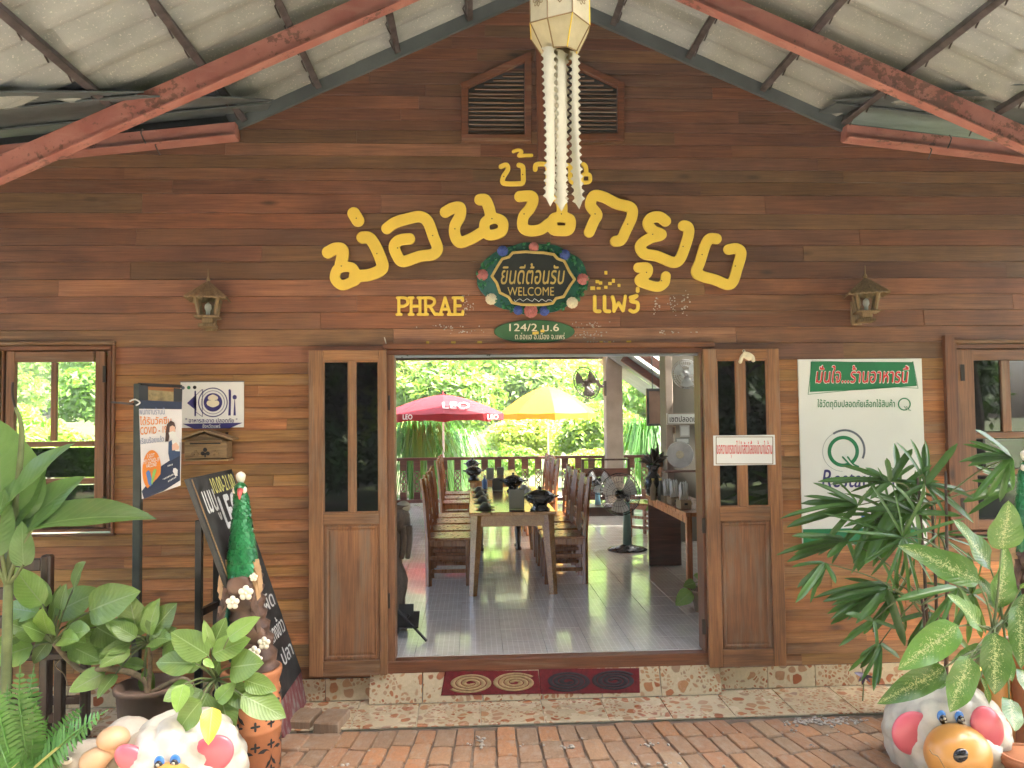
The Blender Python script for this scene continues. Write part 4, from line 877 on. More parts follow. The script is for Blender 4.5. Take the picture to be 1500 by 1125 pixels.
letter('yellow_letter', [C_([(1088, 1022), (1108, 975), (1122, 945), (1094, 905), (1108, 864), (1150, 868), (1210, 898), (1270, 915), (1275, 955), (1248, 1015), (1228, 1056), (1203, 1062)])], 24/3, 'large yellow two legged letter just right of the lantern tails', holes=C_([(1115, 940), (1258, 985)]))
letter('yellow_letter', [B_([(705, 416), (672, 394), (628, 400), (612, 432), (640, 468), (682, 488), (620, 508), (572, 545), (592, 588), (660, 602), (742, 634), (780, 618), (808, 550), (828, 480), (822, 448), (800, 440)])], 29/3.629, 'large yellow letter second from the right end of the arched name', holes=B_([(639, 483), (801, 548)]))
letter('yellow_vowel_mark', [B_([(560, 662), (606, 662), (608, 692), (566, 728), (602, 750), (665, 764), (698, 744), (706, 708)])], 26/3.629, 'yellow curled vowel mark hanging below the second last letter of the arch', holes=B_([(606, 686), (686, 730)]))
letter('yellow_letter', [B_([(974, 510), (938, 510), (915, 545), (888, 630), (868, 685), (898, 708), (970, 728), (1032, 752), (1062, 736), (1086, 662), (1105, 588), (1082, 562), (1040, 566)])], 28.5/3.629, 'large yellow ring letter at the right end of the arched name', holes=B_([(902, 591), (1078, 652)]))
rs = 13/3.629
letter('small_yellow_letter', [A_([(1030, 126), (1058, 118), (1066, 142), (1044, 178), (1038, 208), (1062, 217), (1120, 217), (1146, 210), (1148, 165), (1145, 128), (1125, 118)])], rs, 'small yellow U shaped letter at the left of the top row', .018, A_([(1045, 176), (1145, 166)]), 'small yellow letters of the top row')
letter('small_yellow_mark', [A_([(1096, 46), (1122, 38), (1140, 48), (1124, 68), (1155, 67), (1192, 66)])], 9/3.629, 'small yellow tone mark above the first letter of the top row', .018, (), 'small yellow letters of the top row')
letter('small_yellow_letter', [B_([(14, 140), (18, 118), (50, 112), (78, 122), (82, 170), (80, 212)])], rs, 'small yellow hook letter in the top row, mostly behind the lantern tails', .018, (), 'small yellow letters of the top row')
letter('small_yellow_letter', [B_([(178, 118), (200, 130), (200, 190), (215, 210), (245, 205)]), {'p': B_([(266, 172), (262, 206), (290, 210), (305, 200), (303, 172), (284, 166)]), 'c': True, 'r': 10/3.629}, B_([(284, 165), (282, 130), (270, 114)])], 12/3.629, 'small yellow looped letter at the right end of the top row', .018, (), 'small yellow letters of the top row')
rp = 8.2/3.629
def slab(pts): return {'p': A_(pts), 'raw': True, 'r': rp}
W5 = [[slab([(488, 822), (488, 910)]), slab([(478, 910), (500, 910)]), {'p': A_([(480, 822), (515, 822), (533, 832), (534, 852), (515, 866), (488, 866)]), 'r': rp}],
      [slab([(553, 822), (553, 910)]), slab([(600, 822), (600, 910)]), slab([(553, 866), (600, 866)]), slab([(543, 822), (563, 822)]), slab([(543, 910), (563, 910)]), slab([(590, 822), (610, 822)]), slab([(590, 910), (610, 910)])],
      [slab([(630, 822), (630, 910)]), slab([(620, 910), (640, 910)]), {'p': A_([(620, 822), (655, 822), (676, 834), (674, 854), (655, 866), (630, 866)]), 'r': rp}, slab([(652, 866), (680, 910), (690, 908)])],
      [slab([(708, 910), (733, 822), (760, 910)]), slab([(716, 882), (750, 882)]), slab([(698, 910), (718, 910)]), slab([(750, 910), (770, 910)])],
      [slab([(786, 822), (786, 910)]), slab([(776, 822), (826, 822), (827, 836)]), slab([(786, 864), (814, 864)]), slab([(776, 910), (826, 910), (828, 894)])]]
for k, st in enumerate(W5):
    letter('yellow_capital_letter', st, rp, ['yellow slab capital P at the left of the province name', 'yellow slab capital H between P and R', 'yellow slab capital R in the middle of the Latin word', 'yellow slab capital A before the last letter', 'yellow slab capital E at the right of the Latin word'][k], .016, (), 'yellow capitals left of the welcome sign')
W4 = [[B_([(330, 816), (330, 860), (332, 890), (356, 894)])], [B_([(382, 816), (382, 860), (384, 890), (408, 894)])],
      [B_([(424, 818), (432, 850), (432, 892)]), {'p': B_([(432, 890), (456, 848), (480, 890), (488, 840), (492, 814)]), 'raw': True, 'r': 9/3.629}],
      [B_([(520, 820), (552, 812), (522, 838), (556, 850), (556, 884), (536, 896), (518, 888)])], [B_([(558, 772), (558, 786)])]]
for k, st in enumerate(W4):
    letter('yellow_small_letter', st, 10/3.629, ['first yellow L shaped stroke right of the welcome sign', 'second yellow L shaped stroke right of the welcome sign', 'yellow W like letter right of the welcome sign', 'yellow S like letter ending the word right of the welcome sign', 'small yellow tick above the last letter right of the welcome sign'][k], .016, (), 'yellow letters right of the welcome sign')
# leftover foam squares and glue of letters that have fallen off
g = G(); g2 = G()
def dab(gg, px, py, w, h, t=.004):
    p = PY(px, py, -.012); gg.box(p[0]-w/2, p[0]+w/2, -.013-t, -.006, p[2]-h/2, p[2]+h/2, .001)
for x, y in B_([(390, 688), (345, 735), (430, 730), (320, 770), (352, 770), (390, 765), (460, 755), (412, 745), (410, 1060), (512, 1058), (365, 1060), (362, 742)])+A_([(640, 1062), (777, 1062), (917, 1062), (1050, 1090), (1130, 1092), (960, 1092), (1010, 1088)]):
    dab(g, x, y, rnd.uniform(.018, .032), rnd.uniform(.016, .028))
tag(mk('foam_pads', g, M['yellow']), 'yellow foam pads left on the boards where letters fell off', 'glue marks', kind='stuff')
for (cx, cy, sx, sy, n) in ((682, 448, 9, 10, 26), (655, 478, 22, 3, 22), (682, 486, 22, 1.5, 16), (862, 477, 16, 3, 26), (862, 490, 16, 4, 30), (875, 502, 22, 1.5, 26), (962, 450, 4, 12, 20), (985, 445, 4, 14, 22), (1003, 445, 4, 14, 22), (985, 487, 22, 3, 14), (680, 436, 4, 4, 6)):
    for _ in range(n): dab(g2, rnd.gauss(cx, sx*.7), rnd.gauss(cy, sy*.7), rnd.uniform(.003, .011), rnd.uniform(.003, .010), .001)
tag(mk('glue_residue', g2, M['residue']), 'white specks of dried glue on the boards around the yellow letters', 'glue marks', kind='stuff')
# ------------------------------------------------------------------ carved welcome sign
def px_loops(loops, Y): return facade_loops(loops, Y)
Zs = lambda pts: [(690+x/6.2526, 340+y/6.25) for x, y in pts]
c = PY(780, 408, -.02)
ws = empty('welcome_sign', (c[0], -.01, PY(780, 462)[2]), 'carved oval welcome sign with black board, gold border and painted flower wreath', 'sign')
halfL = [(575, 192), (500, 185), (380, 195), (345, 235), (285, 250), (235, 330), (190, 410), (235, 470), (265, 560), (345, 600), (375, 650), (470, 668), (560, 670)]
halfR = [(660, 668), (745, 655), (775, 610), (845, 595), (900, 500), (945, 438), (900, 370), (850, 270), (790, 250), (755, 210), (660, 195)]
outl = Zs(halfL+halfR)
plate('board', facade_loops([outl], -.02), (0, -.03, 0), EX, EZ, M['board_black'], ws, thick=.014)
ring = [{'p': outl+[outl[0]], 'raw': True, 'r': 1.9}]
plate('gold_border', facade_loops(stroke_loops(ring, 1.9, .5), -.03), (0, -.044, 0), EX, EZ, M['gold'], ws, thick=.012, bevel=.003, color=None)
plate('wreath_base', facade_loops([[(780+81*math.cos(a)*(1+.015*math.sin(9*a)), 408.5+52*math.sin(a)*(1+.02*math.cos(11*a))) for a in np.linspace(0, 2*math.pi, 90)[:-1]]], -.01), (0, -.008, 0), EX, EZ, M['pea_dark'], ws, thick=.018)
# scrolling leaves
g = G()
for k in range(120):
    a = rnd.uniform(0, 2*math.pi); rr = rnd.uniform(.86, 1.0); px, py = 780+80*math.cos(a)*rr, 408.5+51*math.sin(a)*rr
    p = PY(px, py, -.03); d = a+math.pi/2+rnd.uniform(-.9, .9); L = rnd.uniform(.022, .042); w = L*.36; ux = np.array((math.cos(d), 0, -math.sin(d))); uz = np.array((math.sin(d), 0, math.cos(d)))
    y0 = -.028-rnd.uniform(0, .014); b = np.array((p[0], y0, p[2])); t = b+ux*L
    m_ = b+ux*L*.45
    g.add([b, m_+uz*w, t, m_-uz*w, m_+(0, -.012, 0), b+(0, .012, 0), t+(0, .012, 0)], [(0, 3, 4), (3, 2, 4), (2, 1, 4), (1, 0, 4), (0, 1, 5), (2, 3, 6)])
o = mk('leaf_carving', g, M['leafgreen'], ws); o['kind'] = 'stuff'
for (x, y, r, mat, lb) in ((290, 172, 52, 'blue', 0), (575, 135, 48, 'pink', 0), (860, 205, 50, 'blue', 0), (105, 390, 54, 'pink', 0), (1025, 430, 56, 'pink', 0), (185, 612, 55, 'ivory', 0), (928, 645, 55, 'ivory', 0), (432, 715, 44, 'blue', 0), (548, 720, 66, 'pink', 0), (672, 722, 46, 'blue', 0)):
    px, py = Zs([(x, y)])[0]; p = PY(px, py, -.045); R0 = r/6.25/213*1.0; g = G()
    for ly, (rr, n) in enumerate(((1.0, 11), (.72, 9), (.42, 6))):
        for i in range(n):
            a = 2*math.pi*(i+.5*ly)/n; u = np.array((math.cos(a), 0, math.sin(a))); q = np.array((p[0], -.040-.008*ly, p[2]))+u*R0*rr*.62
            g.ball(q, (R0*.30*rr+.003, .007, R0*.30*rr+.003), 8, 5)
    g.ball((p[0], -.062, p[2]), (R0*.2, .006, R0*.2), 8, 5)
    mk('flower', g, M[mat], ws, smooth=True)
def ptext(body, x0, y0, x1, y1, Y, mat, par, bold=.1, thick=.002, lift=0.0, name='lettering', shear=0.0, lp=None):
    """text stretched into a photograph box on the plane at depth Y (facing the street)"""
    a = PY(x0, y1, Y); b = PY(x1, y1, Y); t = PY(x0, y0, Y)
    return plate(name, lp or text_loops(body, bold), (a[0], Y-lift, a[2]), (b-a), (t-a), mat, par, thick=0, fit=(0, 0, 1, 1), shear=shear) if thick == 0 else \
        plate_t(name, lp or text_loops(body, bold), a, b-a, t-a, mat, par, thick, lift, shear)
def plate_t(name, loops, org, bx, by, mat, par, thick, lift, shear=0.0):
    lx, ly = np.linalg.norm(bx), np.linalg.norm(by)
    return plate(name, loops, org, bx/lx, by/ly, mat, par, thick=thick, lift=lift, fit=(0, 0, lx, ly), shear=shear)
ptext('ยินดีต้อนรับ', *Zs([(268, 285)])[0], *Zs([(845, 478)])[0], -.045, M['gold'], ws, .12, .003, .0015, shear=.12)
ptext('WELCOME', *Zs([(335, 503)])[0], *Zs([(760, 583)])[0], -.045, M['gold'], ws, .05, .003, .0015)
sq_ = [[(395+i*14+rnd.uniform(-3, 3), 625+math.sin(i*1.3)*9+rnd.uniform(-6, 6)) for i in range(26)]]
plate('small_script', facade_loops(stroke_loops([Zs(sq_[0])], .35, .22), -.046), (0, -.046, 0), EX, EZ, M['chalk'], ws, thick=.002)
# house number plaque
c = PY(783, 486); npq = empty('number_plaque', (c[0], -.006, PY(783, 503)[2]), 'dark green oval house number plaque with white numbers above the door', 'sign')
plate('board', facade_loops([[(782.5+59*math.cos(a), 486+17*math.sin(a)) for a in np.linspace(0, 2*math.pi, 60)[:-1]]], -.006), (0, -.006, 0), EX, EZ, M['sign_green'], npq, thick=.02, bevel=.006)
ptext('124/2 ม.6', *Zs([(350, 838)])[0], *Zs([(805, 908)])[0], -.028, M['cream'], npq, .12, .002, .001)
ptext('ต.ช่อแฮ อ.เมือง จ.แพร่', *Zs([(402, 920)])[0], *Zs([(858, 982)])[0], -.028, M['cream'], npq, .08, .002, .001)
g = G(); [dab(g, *Zs([q])[0], .026, .018, .022) for q in ((652, 908), (578, 928), (600, 925))]; mk('foam_pad', g, M['yellow'], npq)
# ------------------------------------------------------------------ clean food sign
c = PY(310, 626, -.012); cf = empty('restaurant_hygiene_sign', (c[0], -.012, c[2]), 'white sign with a navy plate, fork, knife and spoon, above the wooden mailbox', 'sign')
def prect(n, x0, y0, x1, y1, Y0, Y1, mat, par, c=.001):
    p = PY(x0, y1, Y0); q = PY(x1, y0, Y0); return mk(n, G().box(p[0], q[0], Y0, Y1, p[2], q[2], c), mat, par)
prect('panel', 264, 559, 357, 627, -.02, -.010, M['white'], cf); prect('top_lip', 263, 558, 357.5, 560, -.026, -.0205, M['grey_print'], cf)
def fz(loops, mat, par, n='print', Y=-.02, t=.0012, lift=.0004): return plate(n, facade_loops(loops, Y), (0, Y-lift, 0), EX, EZ, mat, par, thick=t)
W_ = lambda pts: [(190+x/6.247, 555+y/6.25) for x, y in pts]
ccx, ccy = W_([(762, 215)])[0]
fz(arc_band(ccx, ccy, 20.2, 21.6), M['navy'], cf, 'plate_ring'); fz(arc_band(ccx, ccy, 16.6, 17.2), M['navy'], cf, 'plate_ring'); fz([circ(ccx, ccy, 13.6)], M['navy'], cf, 'plate_centre')
fz([W_([(525, 222), (610, 140), (610, 290)])], M['navy'], cf, 'napkin'); fz(stroke_loops([{'p': W_([(585, 170), (665, 95), (665, 345), (600, 300)]), 'raw': True, 'r': .35}], .35, .2), M['navy'], cf, 'napkin_line')
fz([W_([(905, 100), (918, 92), (928, 110), (926, 240), (924, 335), (902, 335), (908, 240)])], M['navy'], cf, 'knife'); fz(stroke_loops([{'p': W_([(600, 115), (600, 190), (600, 335)]), 'r': 1.1}], 1.1, .3), M['navy'], cf, 'fork')
fz([circ(*W_([(961, 168)])[0], 3.1, 20, 3.4), W_([(957, 175), (965, 175), (972, 335), (950, 335)])] if False else [circ(*W_([(961, 168)])[0], 3.1, 20, 3.4)], M['navy'], cf, 'spoon_bowl'); fz([W_([(958, 192), (964, 192), (972, 335), (950, 335)])], M['navy'], cf, 'spoon_handle')
hat = stroke_loops([{'p': W_([(735, 175), (762, 162), (790, 175)]), 'r': 3}, {'p': W_([(730, 222), (762, 235), (795, 222)]), 'r': 4}, {'p': W_([(762, 180), (762, 225)]), 'r': 3.2}], 3, .5)
fz(hat, M['cream'], cf, 'plate_emblem', lift=.0019)
for x, y, mt in ((488, 82, 'grey_print'), (541, 80, 'ptgreen'), (595, 78, 'black')): fz([circ(*W_([(x, y)])[0], 2.6, 16)], M[mt], cf, 'badge')
ptext('" อาหารสะอาด ปลอดภัย "', *W_([(510, 358)])[0], *W_([(985, 400)])[0], -.0205, M['navy'], cf, .12, .001, .0004)
fz([W_([(486, 411), (1034, 401), (915, 452), (590, 458)])], M['navy'], cf, 'ribbon'); ptext('จังหวัดแพร่', *W_([(665, 410)])[0], *W_([(830, 449)])[0], -.0205, M['white'], cf, .12, .001, .0022)
# ------------------------------------------------------------------ wooden mailbox
MB = -.13; c = PY(303, 677, MB); mb = empty('wooden_mailbox', (c[0], -.02, c[2]), 'varnished wooden mailbox with gable lid and cut out clover on the plank wall', 'mailbox')
prect('box', 270, 646, 332, 672, MB, -.008, M['mail_w'], mb, .003); prect('base', 268, 672.5, 334, 676, MB-.012, -.008, M['mail_w'], mb, .002)
a = PY(298, 632, MB-.02)
for x1 in (262, 340):
    b = PY(x1, 645, MB-.02); gg = G(); d = uv(b-a); n = uv(np.cross(d, (0, 1, 0))); n = n if n[2] > 0 else -n
    gg.add([a, b, b+n*.012, a+n*.012]+[q+(0, .135, 0) for q in (a, b, b+n*.012, a+n*.012)], [(0, 1, 2, 3), (7, 6, 5, 4), (0, 4, 5, 1), (1, 5, 6, 2), (2, 6, 7, 3), (3, 7, 4, 0)]); mk('lid', gg, M['mail_w'], mb)
mk('gable', G().prism([(PY(*q, MB)[0], PY(*q, MB)[2]) for q in ((270, 646), (298, 635), (332, 646))], MB+.001, MB+.012), M['mail_w'], mb)
prect('slot', 278, 648.5, 323, 651, MB-.0012, MB, M['black'], mb, 0); prect('flap', 275, 644.5, 325, 648, MB-.022, MB-.001, M['mail_w'], mb, .002)
clv = stroke_loops([{'p': [(300.5, 658.7), (300.6, 659)], 'raw': True, 'r': 3}, {'p': [(297, 664.2), (297.1, 664.3)], 'raw': True, 'r': 2.9}, {'p': [(304.4, 664.2), (304.5, 664.3)], 'raw': True, 'r': 2.9}, {'p': [(300.6, 664), (300.6, 669)], 'raw': True, 'r': 1.1}], 3, .4)
plate('clover', facade_loops(clv, MB), (0, MB-.0008, 0), EX, EZ, M['black'], mb, thick=.001)
for sx in (-1, 1):
    cl = stroke_loops([{'p': [(300.5+sx*14, 662), (300.6+sx*14, 662)], 'raw': True, 'r': 2.6}, {'p': [(300.5+sx*11, 665.5), (300.6+sx*11, 665.5)], 'raw': True, 'r': 2.4}, {'p': [(300.5+sx*18, 665.5), (300.6+sx*18, 665.5)], 'raw': True, 'r': 2.6}], 2.6, .5)
    plate('carved_clover', facade_loops(cl, MB), (0, MB-.0005, 0), EX, EZ, M['mail_w'], mb, thick=.008, bevel=.002)
prect('latch', 330, 633, 334, 641, -.012, -.002, M['hinge'], mb)
# ------------------------------------------------------------------ wall lanterns
def lantern(cx, yb, label, ang):
    s = 1/213.0; base = PY(cx, yb, -.12); r = empty('wall_lamp', (base[0], -.01, base[2]), label, 'lamp', 'wooden lamps on the plank wall'); x, y, z = base[0], -.125, base[2]
    ca, sa = math.cos(ang), math.sin(ang)
    def rot(g):
        g.v = [(x+(a-x)*ca-(b-y)*sa, y+(a-x)*sa+(b-y)*ca, c) for a, b, c in g.v]; return g
    mk('back_plate', G().box(x-.055, x+.02, -.022, -.002, z-.0, z+.17, .004), M['lamp_w'], r)
    mk('bracket', rot(G().box(x-.06, x+.05, y-.03, y+.10, z+.012, z+.035, .004)), M['lamp_w'], r)
    gg = G(); [gg.box(x-.045+.011*k, x-.037+.011*k, y-.05, y-.03, z+.012, z+.03) for k in range(9)]; mk('fringe', rot(gg), M['lamp_w'], r)
    mk('neck', rot(G().box(x-.034, x+.034, y-.034, y+.034, z+.035, z+.072, .004)), M['lamp_w'], r)
    mk('tray', rot(G().box(x-.078, x+.078, y-.078, y+.078, z+.072, z+.084, .003)), M['lamp_w'], r)
    def frus(h0, h1, z0, z1, t):
        g = G()
        for sx, sy in ((-1, -1), (1, -1), (1, 1), (-1, 1)): mk('post', rot(G().bar((x+sx*h0, y+sy*h0, z0), (x+sx*h1, y+sy*h1, z1), t, t)), M['lamp_w'], r)
    frus(.05, .068, z+.084, z+.20, .017)
    gl = G(); h0, h1 = .048, .065
    v = [(x+sx*h0, y+sy*h0, z+.09) for sx, sy in ((-1, -1), (1, -1), (1, 1), (-1, 1))]+[(x+sx*h1, y+sy*h1, z+.198) for sx, sy in ((-1, -1), (1, -1), (1, 1), (-1, 1))]; gl.add(v, [(i, (i+1) % 4, 4+(i+1) % 4, 4+i) for i in range(4)]); mk('panes', rot(gl), M['glass'], r)
    b_ = mk('bulb', G().tube([(x, y, z+.085), (x, y, z+.12), (x, y, z+.135), (x, y, z+.16), (x, y, z+.175)], [.012, .014, .022, .02, .004], 10), M['china'], r, smooth=True)
    n = 28; ring = []; 
    for i in range(4*n//4):
        pass
    g = G(); H = .13; corners = [(-1, -1), (1, -1), (1, 1), (-1, 1)]; edge = []
    for k in range(4):
        a, b = corners[k], corners[(k+1) % 4]
        for i in range(12):
            t = i/12; q = (a[0]+(b[0]-a[0])*t, a[1]+(b[1]-a[1])*t); edge.append((x+q[0]*H, y+q[1]*H, z+.195-(.008 if i % 2 else 0)))
    apex = (x, y, z+.325); n = len(edge); up = [(p[0], p[1], p[2]+.008) for p in edge]
    g.add(edge+up+[apex, (x, y, z+.31)], [(n+i, n+(i+1) % n, 2*n) for i in range(n)]+[(i, (i+1) % n, n+(i+1) % n, n+i) for i in range(n)]+[((i+1) % n, i, 2*n+1) for i in range(n)])
    mk('roof', rot(g), M['lamp_w'], r)
    mk('finial', G().lathe([(.012, .315), (.014, .328), (.008, .34), (.004, .35), (.003, .40), (.001, .405)], (x, y, z), 10), M['lamp_w'], r, smooth=True)
lantern(305, 482, 'weathered wooden lamp with pyramid roof left of the yellow letters', .18)
lantern(1269, 474, 'weathered wooden lamp with pyramid roof right of the yellow letters', -.30)
# ------------------------------------------------------------------ tall food quality poster on the right
PYp = -.02; c = PY(1265, 780, PYp); ps = empty('quality_poster', (c[0], PYp, c[2]), 'tall white poster with green banner and green ring behind the palm', 'poster')
prect('panel', 1176, 525, 1350, 800, PYp, -.006, M['white'], ps)
V_ = lambda pts: [(1160+x/4.017, 500+y/4.018) for x, y in pts]
def pf(loops, mat, n='print', lift=.0004, t=.0012): return plate(n, facade_loops(loops, PYp), (0, PYp-lift, 0), EX, EZ, mat, ps, thick=t)
pf([V_([(110, 120), (712, 122), (735, 262), (430, 285), (105, 298)])], M['ptgreen'], 'green_banner')
pf(stroke_loops([{'p': V_([(118, 116), (700, 132), (712, 118), (742, 276), (560, 266), (300, 292), (95, 312), (118, 116)]), 'raw': True, 'r': .35}], .35, .22), M['ptgreen'], 'banner_outline')
x0, y0 = V_([(140, 142)])[0]; x1, y1 = V_([(680, 245)])[0]
ptext('มั่นใจ...ร้านอาหารนี้', x0-1, y0-1, x1+1, y1+1, PYp-.0018, M['white'], ps, .38, .0008, .0002, shear=.1, name='lettering_outline')
ptext('มั่นใจ...ร้านอาหารนี้', x0, y0, x1, y1, PYp-.003, M['ptred'], ps, .12, .0008, .0002, shear=.1)
ptext('ใช้วัตถุดิบปลอดภัยเลือกใช้สินค้า', *V_([(150, 340)])[0], *V_([(606, 402)])[0], PYp-.0004, M['ptgreen'], ps, .18, .0008, .0002)
def qmark(cx, cy, r, th, mat):
    pf(arc_band(cx, cy, r-th, r, 0, 360, 48), mat, 'ring')
    for k in range(3): pf(stroke_loops([{'p': [(cx+r*(-.05+.16*k), cy+r*.35), (cx+r*(.4+.1*k), cy+r*.78), (cx+r*(.95), cy+r*(1.02-.03*k))], 'r': th*(.22)}], th*.22, th*.12), [mat, M['white'], mat][k], 'ring_tail', lift=.0018+.0008*k)
qmark(*V_([(661, 370)])[0], 9.4, 1.7, M['ptgreen']); qcx, qcy = V_([(302, 648)])[0]; qmark(qcx, qcy, 23, 5.2, M['ptgreen'])
pf(arc_band(qcx+2, qcy-2, 27.5, 30.5, 235, 385, 40), M['grey_print'], 'grey_arc'); pf(arc_band(qcx-1, qcy, 29.0, 29.4, 90, 250, 30), M['grey_print'], 'thin_arc')
ptext('Restaurant', *V_([(175, 755)])[0], *V_([(640, 860)])[0], PYp-.0004, M['navy'], ps, .06, .0008, .0002, shear=.15)
prect('green_foot', 1177, 772, 1349, 799, PYp-.0014, PYp-.0002, M['ptgreen'], ps, 0); prect('blue_band', 1262, 752, 1330, 764, PYp-.0014, PYp-.0002, M['cyan'], ps, 0)
# ------------------------------------------------------------------ notice and cream ornament on the right door leaf
NY = -.115; c = PY(1090, 683, NY); no = empty('door_notice', (c[0], NY, c[2]), 'white notice board with red lettering fixed across the right door leaf', 'sign')
prect('panel', 1046, 637, 1135, 682, NY, NY+.009, M['white'], no)
fr = [{'p': [(1049, 640), (1132, 640), (1132, 679.5), (1049, 679.5), (1049, 640)], 'raw': True, 'r': .5}]
plate('border', facade_loops(stroke_loops(fr, .5, .25), NY), (0, NY-.0004, 0), EX, EZ, M['gold_print'], no, thick=.0012)
ptext('ขอความกรุณาไม่นำสัตว์เลี้ยงเข้ามาในร้าน', 1050, 645, 1131, 671, NY-.0004, M['ptred'], no, .1, .0008, .0002)
p = PY(1093, 523, -.12); orn = empty('cream_ornament', (p[0], -.11, p[2]-.03), 'small cream bird shaped ornament pinned at the top of the right door leaf', 'ornament')
lp = stroke_loops([{'p': [(1084, 530), (1087, 522), (1093, 518), (1101, 522), (1103, 528)], 'r': 2.6}, {'p': [(1089, 514), (1091, 519)], 'raw': True, 'r': 1.8}, {'p': [(1092, 522), (1097, 525)], 'raw': True, 'r': 3.4}], 3, .5)
o = plate('body', facade_loops(lp, -.112), (0, -.108, 0), EX, EZ, M['ivory'], orn, thick=.02, bevel=.007); smooth_angle(o, 60)
mk('pin', G().ball(PY(1089.5, 514, -.128), .006, 8, 6), M['screw'], orn)
# ------------------------------------------------------------------ health banner on its post
BY = -.42; top = PY(198, 562, BY); c = PZ(205, 1012, ZG); bp = PY(201, 900, BY)
bn = empty('banner_stand', (bp[0], BY, ZG), 'vaccination banner hanging from a dark steel post left of the hygiene sign', 'banner')
mk('post', G().box(bp[0]-.026, bp[0]+.021, BY-.02, BY+.02, ZG, top[2], .003), plain('grey_green_steel', (.06, .075, .065), .5, .3, var=.3), bn)
mk('foot', G().box(bp[0]-.14, bp[0]+.14, BY-.14, BY+.14, ZG-.004, ZG+.02, .003), M['black'], bn)
mk('bracket', G().bar(PY(163, 589, BY+.0), PY(196, 592, BY-.03), .012, .012), M['dark_w'], bn); mk('tie', G().tube(cat_rom([PY(190, 588, BY-.03), PY(198, 585, BY-.035), PY(205, 590, BY-.03), PY(199, 594, BY-.035)], 4), .005, 6), M['chalk'], bn)
mk('arm', G().bar(PY(203, 563, BY), PY(266, 566, BY), .02, .02), M['black'], bn)
# the cloth itself: gently curved, printed pieces lie on it
b0 = PY(203, 570, BY-.02); b1 = PY(267, 575, BY-.06); bl = PY(208, 731, BY-.02); br = PY(265, 711, BY-.02)
def cloth(u, v, lift=0.0):
    p = (b0*(1-u)+b1*u)*(1-v)+(bl*(1-u)+br*u)*v; n = np.array((0, -1, 0)); return p+n*(.0025*math.sin(u*6+v*2)+.002*math.sin(v*9)+lift)
def cpatch(name, loops, mat, lift):
    """print on the banner: loops in (u, v) with v downwards"""
    lo = [[(x, -y) for x, y in l][::-1] for l in loops]; v, f = fill_loops(lo, 0); g = G(); g.v = [tuple(cloth(p[0], -p[1], lift)) for p in v]; g.f = f; return mk(name, g, mat, bn)
def grid_patch(name, u0, u1, v0, v1, mat, lift, fn=None, n=14):
    g = G(); g.v = [tuple(cloth(u0+(u1-u0)*i/n, v0+(v1-v0)*j/n, lift)) for j in range(n+1) for i in range(n+1)]; g.f = [(j*(n+1)+i, (j+1)*(n+1)+i, (j+1)*(n+1)+i+1, j*(n+1)+i+1) for j in range(n) for i in range(n)]
    return mk(name, g, mat, bn, smooth=True)
grid_patch('cloth', 0, 1, .18, 1, M['banner_w'], 0); grid_patch('top_hem', 0, 1, .10, .1795, M['dnavy'], .0005)
grid_patch('strap', 0, .22, -.04, .0995, M['black'], 0, n=4); grid_patch('strap', .80, 1, -.04, .0995, M['black'], 0, n=4); grid_patch('woven_strip', .2205, .7995, 0.0, .0995, M['thatch'], -.002, n=6)
U_ = lambda pts: [((x-75)/405.0, (y-70)/985.0+.0) for x, y in pts]       # from a zoomed look at the banner
def bt(body, x0, y0, x1, y1, mat, bold=.1, lift=.0025):
    L = text_loops(body, bold); A = np.vstack([np.array(l) for l in L]); lo = A.min(0); sp = A.max(0)-lo
    cpatch('lettering', [U_([(x0+(q[0]-lo[0])/sp[0]*(x1-x0), y1-(q[1]-lo[1])/sp[1]*(y1-y0)) for q in l])[::-1] for l in L], mat, lift)
bt('พนักงานร้านนี้', 80, 232, 318, 300, M['slate']); bt('ได้รับวัคซีน', 80, 315, 380, 395, M['orange'], .2); bt('COVID - 19', 80, 412, 335, 482, M['orange'], .2); bt('เรียบร้อยแล้ว', 80, 505, 305, 565, M['slate'])
dark_poly = U_([(78, 985), (180, 900), (280, 800), (360, 765), (470, 735), (474, 1000), (300, 1050), (98, 1060)])
cpatch('dark_base', [dark_poly], M['dnavy'], .0018)
cpatch('orange_disc', [U_(circ(183, 815, 92, 40, 182))], M['orange'], .003)
bt('I GOT', 145, 665, 215, 700, M['white'], .15, .0045); bt('MY COVID-19', 105, 708, 260, 752, M['white'], .15, .0045); bt('VACCINE!', 130, 755, 235, 790, M['white'], .15, .0045)
cpatch('plaster_blue', [U_([(128, 830), (150, 812), (168, 830), (190, 930), (172, 968), (150, 940)])], M['cyan'], .0048); cpatch('plaster_green', [U_([(235, 825), (215, 812), (198, 832), (178, 930), (186, 960), (200, 925)])], M['limegreen'], .0058)
# the drawn figure of a person in a mask
cpatch('figure_hair', [U_([(318, 570), (325, 480), (338, 400), (375, 362), (410, 385), (424, 440), (415, 470), (372, 470), (352, 572)])], M['brown_hair'], .0040)
cpatch('figure_face', [U_([(362, 470), (366, 425), (392, 412), (418, 430), (420, 480), (395, 500), (368, 495)])], M['skin'], .0048)
cpatch('figure_mask', [U_([(355, 482), (395, 470), (430, 488), (422, 530), (395, 552), (365, 535)])], M['white'], .0056)
cpatch('figure_shirt', [U_([(352, 575), (385, 560), (445, 545), (470, 600), (472, 735), (366, 772), (350, 690)])], M['shirt'], .0048)
cpatch('figure_sleeve', [U_([(385, 565), (430, 520), (466, 560), (468, 690), (425, 680), (395, 640)])], M['white'], .0056); cpatch('figure_arm', [U_([(388, 610), (430, 590), (462, 640), (455, 670), (390, 668)])], M['skin'], .0064)
for (x0, y0, x1, y1) in ((345, 800, 405, 835), (290, 910, 425, 950), (240, 955, 455, 1000)):
    pass
